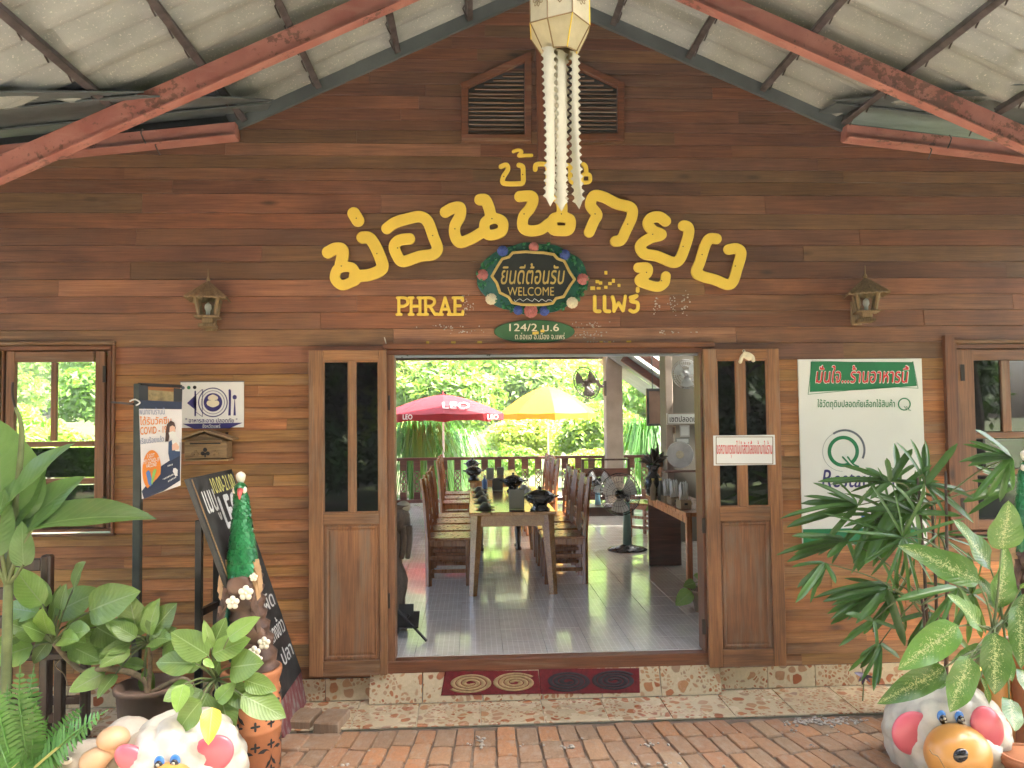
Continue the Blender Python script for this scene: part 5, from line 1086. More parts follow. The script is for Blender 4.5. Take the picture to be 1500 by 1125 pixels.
cpatch('small_print', [U_([(x, y), (x+9, y-2), (x+9, y+14), (x, y+16)]) for x, y in [(345+14*i, 808+(-1)*i) for i in range(4)]+[(290+15*i, 930-3*i) for i in range(9)]+[(245+15*i, 992-4*i) for i in range(13)]], M['chalk'], .004)
# ------------------------------------------------------------------ chalkboard on its stand
BR = PZ(455, 1022, ZG); BL = PZ(418, 1085, ZG); bw = BR-BL
best = min(np.arange(-1.3, .0, .01), key=lambda Y: (lambda t: (t[0]-352)**2+(t[1]-690)**2)((lambda d: (750+FPX*(d @ _rt)/(d @ _fw), 562.5-FPX*(d @ _up)/(d @ _fw)))(PY(276, 701, Y)+bw-CAM)))
TL = PY(276, 701, best); ax = uv(bw); lx = np.linalg.norm(bw); ay = TL-BL; ly = np.linalg.norm(ay); ay = ay/ly; an = uv(np.cross(ax, ay))
cb = empty('chalkboard', (BL+BR)/2, 'leaning chalk menu board with worn red foot, behind the tall green bird statue', 'chalkboard')
if an[1] > 0: an = -an
mk('board', G().obox(BL+ax*lx/2+ay*ly*.565-an*.012, ax, ay, an, lx/2, ly*.435, .012, .002), M['chalkboard'], cb)
mk('red_foot', G().obox(BL+ax*lx/2+ay*ly*.0645-an*.0123, ax, ay, an, lx/2, ly*.0645, .0122, .002), M['worn_red'], cb)
mk('side_batten', G().obox(BL+ax*.035+ay*ly*.565, ax, ay, an, .006, ly*.43, .003), M['mail_w'], cb)
def ct(body, u0, v0, u1, v1, mat, bold=.08):
    plate('chalk_writing', text_loops(body, bold), BL, ax, ay, mat, cb, thick=.001, lift=.0008 if np.cross(ax, ay) @ an > 0 else -.002, fit=(u0*lx, v0*ly, u1*lx, v1*ly))
ct('10.00-21.00', .40, .93, .95, .985, M['chalk_y']); ct('LEO', .42, .80, .90, .92, M['chalk'], .35); ct('เมนู', .14, .84, .38, .95, M['chalk']); ct('น้ำดื่ม', .2, .60, .62, .72, M['chalk']); ct('ผัด', .62, .45, .92, .52, M['chalk']); ct('แกงข้าว', .5, .33, .95, .41, M['chalk']); ct('ปลา', .6, .22, .95, .29, M['chalk'])
for (x, yt_, yb_, Y) in ((292, 762, 1012, -.62), (318, 800, 1030, -.42)):
    a = PY(x, yt_, Y); mk('leg', G().box(a[0]-.019, a[0]+.019, Y-.019, Y+.019, ZG, a[2], .002), M['black'], cb)
a = PY(294, 897, -.62); b = PY(318, 885, -.42); mk('rung', G().bar(a, b, .03, .04), M['black'], cb)
# ------------------------------------------------------------------ door mats on the ramp
for k, (x0, x1, mat) in enumerate(((648, 789, 'mat_tan'), (789, 937, 'mat_grey'))):
    def rp(px, py):     # photograph point on the ramp plane
        d = ray(px, py); P0 = np.array((0, RY0, rz0)); n = np.cross((1, 0, 0), (0, RY1-RY0, rz1-rz0)); return CAM+d*(((P0-CAM) @ n)/(d @ n))
    y_t = 983.5 if k == 0 else 980; a = rp(x0+(4 if k == 0 else 0), y_t); b = rp(x1-1, y_t-1.5); c = rp(x1+(3 if k == 0 else 0), 1016-1.5*k); d_ = rp(x0-2+(0 if k == 0 else 5), 1018.5-2*k)
    up_ = uv(np.cross((1, 0, 0), (0, RY0-RY1, rz0-rz1))); 
    if up_[2] < 0: up_ = -up_
    mo = empty('door_mat', (a+c)/2, ['red doormat with two tan spirals', 'red doormat with two charcoal spirals'][k], 'doormat', 'mats at the door'); nn = 10; g = G()
    def mpt(u, v, h): return (a*(1-u)+b*u)*(1-v)+(d_*(1-u)+c*u)*v+up_*h
    edge = [(i/nn, 0) for i in range(nn)]+[(1, i/nn) for i in range(nn)]+[(1-i/nn, 1) for i in range(nn)]+[(0, 1-i/nn) for i in range(nn)]; ne = len(edge)
    lo = [mpt(u, v, .001) for u, v in edge]; hi2 = [mpt(u, v, .009) for u, v in edge]; ins = [mpt(.5+(u-.5)*.98, .5+(v-.5)*.96, .013) for u, v in edge]
    g.add(lo+hi2+ins, [(i, ne+i, ne+(i+1) % ne, (i+1) % ne) for i in range(ne)]+[(ne+i, 2*ne+i, 2*ne+(i+1) % ne, ne+(i+1) % ne) for i in range(ne)]+[tuple(2*ne+i for i in range(ne))]); mk('mat_body', g, M['mat_red'], mo)
    for s in (0, 1):
        uc = .275+.47*s; path_ = []
        for i in range(90):
            th = i/89*2*math.pi*3.4; r_ = .03+.195*i/89; path_.append((uc+r_*math.cos(th+(math.pi if s else 0)), .5+r_*1.75*math.sin(th+(math.pi if s else 0))))
        g = G()
        for i in range(89):
            pass
        w = .026; L_ = []; 
        prof = [(-1, .012), (-.6, .018), (0, .020), (.6, .018), (1, .012)]
        vs_ = []
        for i, q in enumerate(path_):
            q0 = np.array(path_[max(i-1, 0)]); q1 = np.array(path_[min(i+1, 89)]); t = q1-q0; t[1] /= 1.75; t = t/np.linalg.norm(t); n2 = np.array((-t[1], t[0]*1.75))
            for (o_, h_) in prof: vs_.append(mpt(q[0]+n2[0]*o_*w, q[1]+n2[1]*o_*w, h_))
        g.add(vs_, [(i*5+j, i*5+j+1, (i+1)*5+j+1, (i+1)*5+j) for i in range(89) for j in range(4)]); mk('spiral', g, M[mat], mo, smooth=True)
# ------------------------------------------------------------------ paper lantern with tails
LY = -1.65; hc = PY(820, 30, LY); LX = hc[0]; sc = (LY-CAM[1])/FPX
zt0, zt1, zt2, zt3 = PY(820, -75, LY)[2], PY(820, -45, LY)[2], PY(820, 44, LY)[2], PY(820, 80, LY)[2]
pl = empty('paper_lantern', (LX, LY, PY(820, 300, LY)[2]), 'hanging cream paper lantern with gold patterns and long fringed paper tails', 'lantern')
r1, r2 = .153, .085; n = 8
def ringp(r, z, off): return [(LX+r*math.cos(2*math.pi*(i+off)/n), LY+r*math.sin(2*math.pi*(i+off)/n), z) for i in range(n)]
A0 = .5-.14
zsh = [(-.012 if i % 2 else .012) for i in range(n)]
Rg = [ringp(r2, zt0, A0), ringp(r1, zt1, A0), ringp(r1, zt2, A0), ringp(r2, zt3, A0)]; Rg[2] = [(p[0], p[1], p[2]+zsh[i]) for i, p in enumerate(Rg[2])]
for lv in range(3):
    for i in range(n):
        q = [Rg[lv][i], Rg[lv][(i+1) % n], Rg[lv+1][(i+1) % n], Rg[lv+1][i]]; q = [np.array(p) for p in q]; nn = uv(np.cross(q[1]-q[0], q[3]-q[0])); cc = sum(q)/4
        if nn @ (cc-np.array((LX, LY, cc[2]))) < 0: nn = -nn
        mk('paper_panel', G().add(q+[p-nn*.004 for p in q], [(0, 1, 2, 3), (7, 6, 5, 4), (0, 4, 5, 1), (1, 5, 6, 2), (2, 6, 7, 3), (3, 7, 4, 0)]), M['paper'], pl)
        if lv == 1 and nn[1] < .5:
            ex = uv(q[1]-q[0]); ey = uv(q[0]-q[3]); 
            if np.cross(ex, ey) @ nn < 0: ex = -ex
            fl = []
            if i % 2 == 0:
                for k in range(8):
                    a = 2*math.pi*k/8; fl += stroke_loops([{'p': [(0.014*math.cos(a)+(-.0), .014*math.sin(a)), (.026*math.cos(a+.28), .026*math.sin(a+.28)), (.036*math.cos(a), .036*math.sin(a)), (.026*math.cos(a-.28), .026*math.sin(a-.28))], 'c': True, 'r': .0016}], .0016, .0008)
                fl += stroke_loops([{'p': circ(0, 0, .010, 12), 'c': True, 'r': .0016}], .0016, .0008)
            else:
                for s_ in (.036, .022, .010): fl += stroke_loops([{'p': [(s_, 0), (0, s_*1.2), (-s_, 0), (0, -s_*1.2), (s_, 0)], 'raw': True, 'r': .0022}], .0022, .001)
            plate('gold_pattern', fl, np.array((cc[0], cc[1], PY(820, 13, LY)[2])), ex, ey, M['gold_print'], pl, thick=.0006, lift=.0008)
for lv in range(4):
    for i in range(n):
        mk('edge_strip', G().tube([Rg[lv][i], Rg[lv][(i+1) % n]], .0035, 5), M['gold_print'] if (i+lv) % 5 else M['gold_tape'], pl)
        if lv < 3: mk('edge_strip', G().tube([Rg[lv][i], Rg[lv+1][i]], .0035, 5), M['gold_print'] if (i+lv) % 4 else M['gold_tape'], pl)
mk('cord', G().cyl((LX, LY, zt0), (LX, LY, GP[2]+.02), .004, n=6), M['gold_print'], pl); mk('cap', G().cyl((LX, LY, zt0-.002), (LX, LY, zt0+.004), r2, n=8), M['paper'], pl)
def tail(x0, x1, yb, Yo, tw, k):
    xa, xb = PY(x0, 80, LY+Yo)[0], PY(x1, 80, LY+Yo)[0]; zb_ = PY(820, yb, LY+Yo)[2]; w = (xb-xa)/2; xm = (xa+xb)/2; N = 60; g = G(); vs_ = []
    for i in range(N+1):
        t = i/N; z = zt3+(zb_-zt3)*t; sw = .016*math.sin(t*3+k*1.7)*t; saw = .011*((i % 3 == 0)-.3)
        for j in range(9):                      # a bowed strip, saw edged
            s = j/4-1; b = w*(1-.1*t)*s*(1 if 0 < j < 8 else 1)+(saw if j == 8 else (-saw if j == 0 else 0))*1.2
            zz = z-(.05*(1-abs(s))*(t > .97)); yy = LY+Yo+tw*.35*(s*s-.5)+sw*.6+.03*s*math.sin(2.2*t+k)
            vs_.append((xm+b+sw+.02*t*(k-1)*.3, yy, zz))
    g.add(vs_, [(i*9+j, i*9+j+1, (i+1)*9+j+1, (i+1)*9+j) for i in range(N) for j in range(8)]); mk('tail', g, M['paper_w'], pl, smooth=True)
tail(795, 813, 288, -.075, .05, 0); tail(815, 832, 296, -.035, .035, 1); tail(836, 849, 292, -.02, .05, 2); tail(808, 820, 292, .07, .04, 3)
for (xa, ya, xb, yb) in ((811, 66, 843, 79), (788, 30, 826, 26)):
    pass
# ------------------------------------------------------------------ leaves
def leaf_mesh(name, mat, W=.42, shape='ovate', fold=.25, droop=.25, nu=10, wave=.0, seed=0, petiole=0.0):
    r = random.Random(seed); vs_ = []; uvs = []; xs = [i/nu for i in range(nu+1)]; hv = (-1, -.55, 0, .55, 1)
    for u in xs:
        if shape == 'ovate': w = W*.5*(math.sin(math.pi*min(u*1.0, 1)**.68)**.72) if 0 < u < 1 else 0
        elif shape == 'strap': w = W*.5*min(1, u*9+.25)*min(1, (1-u)*5+.12)
        elif shape == 'heart': w = W*.5*(math.sin(math.pi*u**.6)**.8) if 0 < u < 1 else 0
        else: w = W*.5*math.sin(math.pi*u)
        for h in hv:
            z = abs(h)*w*fold-droop*u*u+wave*math.sin(u*9+r.random()*.6+h)*abs(h)*.5*w*2
            vs_.append((u-.15*droop*u*u, h*w, z)); uvs.append((u, (h+1)/2))
    fs_ = [(i*5+j, (i+1)*5+j, (i+1)*5+j+1, i*5+j+1) for i in range(nu) for j in range(4)]
    me = bpy.data.meshes.new(name); me.from_pydata(vs_, [], fs_); ul = me.uv_layers.new(name='UVMap')
    for p in me.polygons:
        for li in p.loop_indices: ul.data[li].uv = uvs[me.loops[li].vertex_index]
    me.polygons.foreach_set('use_smooth', [True]*len(me.polygons)); me.materials.append(mat); me.update(); return me
def place(par, me, base, tip, up, name='leaf', ws=1.0, mat_color=None, roll=0.0):
    base = np.array(base, float); tip = np.array(tip, float); x = tip-base; L = np.linalg.norm(x); x /= L; z = np.array(up, float); z = z-x*(z @ x)
    if np.linalg.norm(z) < 1e-3: z = np.cross(x, (1, 0, 0))
    z = uv(z); y = np.cross(z, x)
    if roll: z, y = z*math.cos(roll)+y*math.sin(roll), y*math.cos(roll)-z*math.sin(roll)
    o = bpy.data.objects.new(name, me); COL.objects.link(o); p = WL[par] if par is not None else np.zeros(3)
    o.parent = par; b = base-p
    o.matrix_basis = Matrix(((x[0]*L, y[0]*L*ws, z[0]*L, b[0]), (x[1]*L, y[1]*L*ws, z[1]*L, b[1]), (x[2]*L, y[2]*L*ws, z[2]*L, b[2]), (0, 0, 0, 1)))
    WL[o] = base
    if mat_color: o.color = tuple(mat_color)+(1,)
    return o
LM = [leaf_mesh('broad_leaf', M['lf_mid'], W, 'ovate', f, d, 10, w, s) for W, f, d, w, s in ((.60, .2, .16, .1, 1), (.54, .26, .24, .14, 2), (.66, .14, .1, .08, 3))]
LV = [leaf_mesh('variegated_leaf', M['lf_var'], W, 'ovate', f, d, 12, w, s) for W, f, d, w, s in ((.42, .22, .12, .2, 1), (.37, .3, .22, .24, 2), (.46, .18, .05, .2, 3))]
LB = [leaf_mesh('taro_leaf', M['lf_big'], W, 'ovate', f, d, 14, w, s) for W, f, d, w, s in ((.62, .18, .08, .08, 1), (.40, .35, .16, .12, 2), (.34, .5, .28, .1, 3))]
LP = [leaf_mesh('palm_leaflet', M['lf_palm'], W, 'strap', .5, d, 8, 0, s) for W, d, s in ((.095, .16, 1), (.075, .30, 2), (.11, .08, 3), (.045, .05, 4))]
def fan_of(z0, y0, k): return lambda u, v: (z0+u/k[0], y0+v/k[1])
T5 = lambda u, v: (u/5.0, 790+v/5.0); T6 = lambda u, v: (220+u/5.0, 900+v/5.0); T4 = lambda u, v: (u/4.327, 590+v/4.327); R2 = lambda u, v: (1150+u/4.286, 640+v/4.286); R3 = lambda u, v: (1180+u/4.328, 800+v/4.328); T9 = lambda u, v: (u/5.0, 900+v/5.0)
def leafset(par, meshes, rowsx, Y, center=None, ws=1.0, spread=.10, smat=None, upb=(0, -.85, .52), rad=.006, stem_to=None):
    """rows of (transform, base, tip[, width, colour]) placed around depth Y; returns petioles drawn to the stem point"""
    for k, rw in enumerate(rowsx):
        tf, b, t = rw[:3]; wsx = rw[3] if len(rw) > 3 else 1.0; colr = rw[4] if len(rw) > 4 else None
        y0 = Y+rnd.uniform(-spread, spread)*.6; y1 = y0+rnd.uniform(-spread*1.6, spread*.4); B = PY(*tf(*b), y0); T = PY(*tf(*t), y1)
        me = colr if isinstance(colr, bpy.types.Mesh) else meshes[k % len(meshes)]
        up = np.array(upb)+np.array([rnd.uniform(-.22, .22), rnd.uniform(-.15, .15), rnd.uniform(-.2, .2)]); place(par, me, B, T, up, ws=ws*wsx)
        if stem_to is not None:
            S = np.array(stem_to[k % len(stem_to)] if isinstance(stem_to, list) else stem_to); mid = (S+B)/2+np.array((0, -.01, .02))
            mk('petiole', G().tube(cat_rom([S, mid, B+(T-B)*.03], 5), [.0075, .007, .0065, .006, .0058, .0055, .005, .0048, .0045, .004, .0035][:11], 6), M['stem'], par, smooth=True)
# potted broad leaved plant (left)
YP = -.86; pc = PZ(217, 1092, ZG); potY = YP-.02; px_c = PY(217, 1040, potY)[0]
pot = empty('clay_pot', (px_c, potY, ZG), 'dull brown clay flowerpot behind the left white sheep', 'pot')
zr = PY(217, 1001, potY)[2]; H = zr-ZG
mk('body', G().lathe([(.105, 0), (.115, .01), (.15, H*.6), (.163, H-.03), (.176, H-.03), (.178, H-.006), (.172, H), (.158, H-.004), (.15, H-.05)], (px_c, potY, ZG), 28), M['clay'], pot, smooth=True)
mk('soil', G().lathe([(0.001, H-.05), (.15, H-.052)], (px_c, potY, ZG), 20), M['dirt'], pot)
def Pp(tf, u, v, Y): return PY(*tf(u, v), Y)
crownA = Pp(T5, 395, 760, YP); crownB = Pp(T5, 1085, 760, YP); crownC = Pp(T6, 480, 480, -1.12); inpot = np.array((px_c, potY, zr-.06))
pa = empty('broad_leaf_plant', inpot, 'light green broad leaved plant on bent tan canes in the clay pot', 'plant')
mk('cane', G().tube(cat_rom([inpot, Pp(T5, 1040, 1010, YP), Pp(T5, 800, 945, YP-.03), Pp(T5, 620, 965, YP-.02), Pp(T5, 500, 880, YP), crownA], 6), list(np.linspace(.020, .013, 31)), 8), M['stem_tan'], pa, smooth=True)
mk('cane', G().tube(cat_rom([inpot, Pp(T5, 1100, 900, YP), crownB], 6), .013, 8), M['stem_tan'], pa, smooth=True)
mk('cane', G().tube(cat_rom([inpot, Pp(T6, 240, 470, YP-.04), Pp(T6, 350, 590, -1.0), Pp(T6, 430, 570, -1.1), crownC], 6), .013, 8), M['stem_tan'], pa, smooth=True)
mk('aerial_root', G().tube(cat_rom([Pp(T5, 440, 880, YP-.02), Pp(T5, 410, 930, YP-.02), Pp(T5, 470, 990, YP-.02), Pp(T5, 495, 1070, YP-.02)], 5), .003, 5), M['stem_tan'], pa, smooth=True)
LA = [(T5, (320, 480), (75, 205)), (T5, (290, 540), (-30, 470)), (T5, (405, 540), (722, 365)), (T5, (540, 360), (575, 165)), (T5, (480, 630), (728, 690), 1.6), (T5, (500, 790), (722, 835), 1.5), (T5, (650, 530), (972, 378)), (T5, (700, 640), (888, 750), 1.3), (T5, (170, 690), (-40, 760)), (T5, (212, 825), (-60, 880)), (T5, (385, 715), (195, 925)), (T5, (335, 500), (240, 260)), (T5, (440, 520), (460, 330)), (T5, (300, 540), (150, 640)), (T5, (380, 620), (425, 330), .5)]
leafset(pa, LM, LA, YP, stem_to=crownA)
LBs = [(T5, (1015, 715), (925, 405), 1.1), (T5, (1085, 700), (1118, 445)), (T5, (1095, 705), (1278, 465)), (T5, (1085, 790), (995, 705), 1.2), (T5, (1100, 770), (1232, 650)), (T5, (1190, 800), (1295, 720)), (T5, (1000, 720), (800, 600)), (T5, (1060, 935), (835, 878), .8), (T5, (770, 975), (500, 1110)), (T5, (850, 985), (700, 1150), .9), (T5, (1065, 945), (1120, 1140), .8), (T5, (1060, 1000), (1050, 1180), .7)]
leafset(pa, LM, LBs, YP-.03, stem_to=crownB)
LCs = [(T6, (430, 300), (128, 118)), (T6, (340, 360), (0, 338), 1.05), (T6, (450, 250), (392, 45), .55), (T6, (465, 225), (545, 25), 1.1), (T6, (570, 175), (768, 15), .95), (T6, (455, 292), (728, 172), .95), (T6, (585, 390), (800, 350), 1.3), (T6, (690, 480), (925, 555), 1.0), (T6, (490, 640), (608, 500), 1.3), (T6, (668, 590), (1002, 748), .9), (T6, (245, 510), (185, 718), 1.1), (T6, (375, 630), (150, 880), 1.15), (T6, (390, 330), (470, 390), .8)]
leafset(pa, LM, LCs[:7], -1.18, stem_to=crownC); leafset(pa, LM, LCs[7:10], -1.25, stem_to=crownC, spread=.05); leafset(pa, LM, LCs[10:], -1.5, stem_to=crownC, spread=.05)
leafset(pa, [leaf_mesh('yellow_leaf', M['lf_yel'], .55, 'ovate', .2, .1, 8, .1, 5)], [(T6, (455, 680), (425, 950), 1.0)], -1.55)
def extra(cr, n, L0, L1, Y, below=False):
    for k in range(n):
        a = rnd.uniform(-.4, math.pi+.4) if not below else rnd.uniform(0, 2*math.pi); d = np.array((math.cos(a), rnd.uniform(-.9, .2), math.sin(a)*.8)); d = uv(d); S = np.array(cr); B = S+d*rnd.uniform(.07, .12); T = B+d*rnd.uniform(L0, L1)+(0, -.02, -.03)
        place(pa, LM[k % 3], B, T, (rnd.uniform(-.2, .2), -.8, .55), ws=rnd.uniform(.95, 1.2)); mk('petiole', G().tube([S, (S+B)/2+(0, 0, .008), B], .005, 5), M['stem'], pa, smooth=True)
extra(crownA, 9, .16, .24, YP); extra(crownB, 9, .14, .22, YP); extra(crownC, 7, .12, .2, -1.1, True)
# big leaved plant at the far left
YT = -1.05; tb = np.array((PY(8, 900, YT)[0], YT, ZG)); tp = empty('taro_plant', tb, 'tall plant with very large smooth leaves in front of the left window', 'plant')
sk_ = Pp(T4, 60, 1000, YT)
mk('stem', G().tube(cat_rom([tb, tb*.5+sk_*.5, sk_, Pp(T4, 95, 700, YT), Pp(T4, 135, 300, YT), Pp(T4, 132, 130, YT), Pp(T4, 100, 30, YT)], 5), list(np.linspace(.03, .009, 31)), 8), M['stem'], tp, smooth=True)
for k, (b, t, me, ws, up, dy) in enumerate((((15, 790), (-40, 95), 0, 1.25, (.25, -.95, .1), .0), ((20, 775), (272, 375), 0, .95, (-.2, -.9, .3), .05), ((-20, 740), (378, 200), 1, 1.0, (-.4, -.6, .6), -.06), ((105, 830), (470, 438), 1, 1.15, (-.5, -.8, .2), .03), ((175, 800), (912, 578), 2, 1.0, (-.1, -.6, .8), -.05), ((150, 1040), (130, 760), 1, 1.2, (.3, -.9, .2), -.03), ((-60, 980), (10, 560), 1, 1.3, (.3, -.9, .2), -.05))):
    B = Pp(T4, *b, YT+dy); T = Pp(T4, *t, YT+dy-.06); place(tp, LB[me], B, T, up, ws=ws)
    S = np.array((sk_[0], YT+dy*.3, sk_[2]-.12)); mk('petiole', G().tube(cat_rom([S, (S+B)/2+(.0, 0, .0), B+(T-B)*.05], 5), list(np.linspace(.014, .007, 11)), 7), M['stem'], tp, smooth=True)
# fern at the lower left corner
def fern_mesh(name, seed, n=22):
    r = random.Random(seed); g = G(); g.tube([(0, 0, 0), (.35, 0, .04), (.7, 0, .02), (1, 0, -.06)], [.010, .008, .006, .003], 5)
    for i in range(n):
        u = .06+.93*i/n; zc = .16*u*(1-u)-.06*u*u; L = .15*(math.sin(math.pi*min(1, .18+u*.86))**.7)
        for s in (-1, 1):
            d = np.array((.28+r.uniform(-.08, .08), s, r.uniform(-.25, .1))); d = uv(d); p = np.array((u, 0, zc)); w = np.array((1, -s*.28, 0))*.017; q = p+d*L
            g.add([p-w*.8, p+w*.8, p+d*L*.6+w*.9, q, p+d*L*.6-w*.9], [(0, 1, 2, 3, 4)] if s > 0 else [(4, 3, 2, 1, 0)])
    me = bpy.data.meshes.new(name); me.from_pydata(g.v, [], g.f); me.uv_layers.new(name='UVMap'); me.materials.append(M['lf_fern']); return me
FM = [fern_mesh('fern_frond', s) for s in (1, 2, 3)]
YFn = -1.42; fc = np.array((PY(35, 1110, YFn)[0], YFn, ZG)); fe = empty('fern', fc, 'bright green sword fern filling the lower left corner', 'fern')
mk('fern_pot', G().lathe([(.12, 0), (.15, .16), (.16, .17), (.14, .17), (.13, .14)], fc, 20), M['terra'], fe, smooth=True); ftop = fc+(0, 0, .16)
tips = [(10, 640), (105, 385), (215, 380), (30, 520), (-60, 520), (150, 800), (340, 760), (600, 655), (745, 690), (520, 860), (420, 1000), (60, 860), (180, 960), (300, 880), (-90, 700), (250, 640), (110, 1040), (640, 800), (380, 1080), (20, 980), (480, 780), (-40, 900), (160, 560), (70, 720)]
for k, t in enumerate(tips):
    T = Pp(T9, *t, YFn+rnd.uniform(-.12, .2)); B = ftop+np.array((rnd.uniform(-.05, .05), rnd.uniform(-.05, .05), 0)); place(fe, FM[k % 3], B, T, np.array((rnd.uniform(-.3, .3), -.75, .6)), 'frond', ws=1.25)
st = leaf_mesh('strap_leaf', leafmat('cream_striped_leaf', (.42, .42, .10), (.5, .48, .14), .4, .25, vein=(.15, .25, .05)), .06, 'strap', .4, .05, 8)
place(fe, st, Pp(T9, 235, 1140, YFn-.1), Pp(T9, 545, 868, YFn-.05), (0, -.8, .5), 'strap_leaf'); place(fe, st, Pp(T9, 60, 1150, YFn-.1), Pp(T9, 145, 1075, YFn-.05), (0, -.8, .5), 'strap_leaf')
# lady palm on the right
YR = -.62; rc = np.array((PY(1372, 1000, YR)[0], YR, ZG)); lp_ = empty('lady_palm', rc, 'dark green lady palm with fan leaves before the white poster', 'palm')
mk('palm_pot', G().lathe([(.14, 0), (.17, .22), (.185, .235), (.16, .235), (.15, .2)], rc, 22), M['clay'], lp_, smooth=True)
fr = [(R2, (880, 300), [(828, 0), (948, 0), (1080, 38), (745, 15), (1240, 345), (1210, 530), (1165, 312), (1050, 560), (1010, 470), (640, 250), (700, 380)], 0),
      (R2, (740, 632), [(380, 652), (240, 460), (1052, 782), (950, 930), (848, 990), (680, 985), (540, 872), (460, 792), (1135, 500), (640, 925), (560, 300), (880, 340)], 3),
      (R2, (960, 612), [(975, 500), (1300, 622), (1232, 832), (1212, 780), (980, 925), (770, 560), (1060, 770), (860, 700), (1115, 580)], 3),
      (R2, (660, 280), [(638, 130), (330, 225), (212, 258), (372, 150), (850, 135), (800, 60), (510, 180), (420, 300), (540, 380)], 0),
      (R2, (455, 430), [(122, 340), (20, 410), (8, 548), (212, 260), (332, 212), (140, 520), (260, 640), (560, 300)], 0),
      (R2, (390, 650), [(0, 650), (8, 770), (190, 690), (268, 790), (60, 600), (480, 850), (150, 560), (60, 720)], 1),
      (R2, (250, 792), [(68, 945), (88, 1025), (150, 1002), (322, 915), (330, 890), (40, 780), (200, 950)], 2),
      (R2, (1420, 128), [(1130, 20), (1200, 322), (1350, 412), (1282, -10), (1150, 85), (1220, -60), (1175, 140), (1440, 330)], 0),
      (R2, (1432, 312), [(1180, 252), (1168, 452), (1200, 165), (1272, 200), (1215, 330), (1130, 390)], 0),
      (R2, (702, 400), [(690, 625), (520, 642), (852, 592), (382, 702), (452, 835), (600, 700), (780, 650), (560, 820), (470, 560)], 1),
      (R2, (642, 920), [(240, 922), (290, 992), (300, 1105), (560, 1092), (442, 1075), (330, 950), (720, 1100)], 1),
      (R3, (510, 270), [(110, 236), (160, 482), (132, 402), (430, 452), (640, 640), (160, 310), (240, 440), (330, 480)], 1),
      (R3, (430, 470), [(248, 606), (275, 420), (360, 560), (480, 640), (590, 520)], 1),
      (R3, (470, 620), [(245, 802), (350, 780), (430, 912), (472, 868), (610, 705), (330, 700), (390, 840)], 1),
      (R3, (960, 262), [(590, 322), (768, 522), (860, 472), (1050, 502), (840, 240), (700, 300), (960, 470), (1110, 430)], 2),
      (R3, (790, 420), [(568, 466), (612, 705), (640, 640), (1112, 692), (900, 640), (720, 580)], 0),
      (R2, (820, 480), [(520, 420), (640, 330), (860, 700), (900, 300), (1020, 330), (1120, 480), (740, 300), (620, 560)], 0)]
for _ in range(7):
    hu, hv_ = rnd.uniform(350, 1250), rnd.uniform(250, 1000); n_ = rnd.randint(6, 7); a0 = rnd.uniform(0, 6.28)
    fr.append((R2, (hu, hv_), [(hu+rnd.uniform(230, 330)*math.cos(a0+k*.8), hv_+rnd.uniform(220, 320)*math.sin(a0+k*.8)) for k in range(n_)], rnd.choice((0, 1))))
canes = [np.array((rc[0]+dx, YR+dy, PY(1372, yy, YR)[2])) for dx, dy, yy in ((-.06, .03, 700), (.02, .02, 740), (.09, -.02, 690), (-.10, -.03, 860), (.05, -.06, 800))]
for k, c_ in enumerate(canes):
    b = rc+np.array((c_[0]-rc[0], c_[1]-YR, .2))*np.array((.6, .6, 1)); mk('cane', G().tube([b, (b+c_)/2+(.01, 0, 0), c_], [.011, .010, .008], 7), M['bark'], lp_, smooth=True)
for k, (tf, hub, tps, mi) in enumerate(fr):
    yh = YR+rnd.uniform(-.16, .1) if k < 17 else YR+.12; Hh = PY(*tf(*hub), yh); c_ = min(canes, key=lambda q: np.linalg.norm(q-Hh)+max(0, q[2]-Hh[2])*1.5); s0 = c_+(0, 0, -.05*(k % 4))
    f = mk('frond', G().tube(cat_rom([s0, (s0+Hh)/2+(0, -.02, .04), Hh], 5), list(np.linspace(.006, .0035, 11)), 6), M['stem'], lp_, smooth=True)
    tps = tps+[(hub[0]+(a_[0]-hub[0])*.5+(b_[0]-hub[0])*.5+rnd.uniform(-40, 40), hub[1]+(a_[1]-hub[1])*.5+(b_[1]-hub[1])*.5+rnd.uniform(-40, 60)) for a_, b_ in zip(tps[:-1], tps[1:]) if rnd.random() < .4]
    for j, t in enumerate(tps):
        T = PY(*tf(*t), yh+rnd.uniform(-.16, .10)); place(f, LP[(j+mi) % 3 if mi < 3 else 3], Hh, T, np.array((rnd.uniform(-.4, .4), -.7, .7)), 'leaflet', ws=rnd.uniform(1.0, 1.45)*(.32/max(np.linalg.norm(T-Hh), .12))**.5)
# small purple leaved sprig beside the skirting
sp = empty('purple_sprig', PY(1263, 1005, -.30), 'small dark purple leafed sprig at the foot of the lady palm', 'plant')
lpur = leaf_mesh('purple_leaf', leafmat('purple_leaf', (.06, .03, .06), (.1, .05, .09), .4, .1), .35, 'ovate', .2, .1, 6)
for t in ((1252, 985), (1258, 998), (1270, 982), (1280, 992), (1263, 1003), (1276, 1000)): place(sp, lpur, PY(1266, 990, -.3), PY(t[0], t[1], -.33), (0, -.8, .5))
mk('stem', G().tube([PY(1263, 1005, -.30)*(1, 1, 0)+(0, 0, ZL+.002), PY(1266, 990, -.3)], .004, 6), M['stem'], sp)
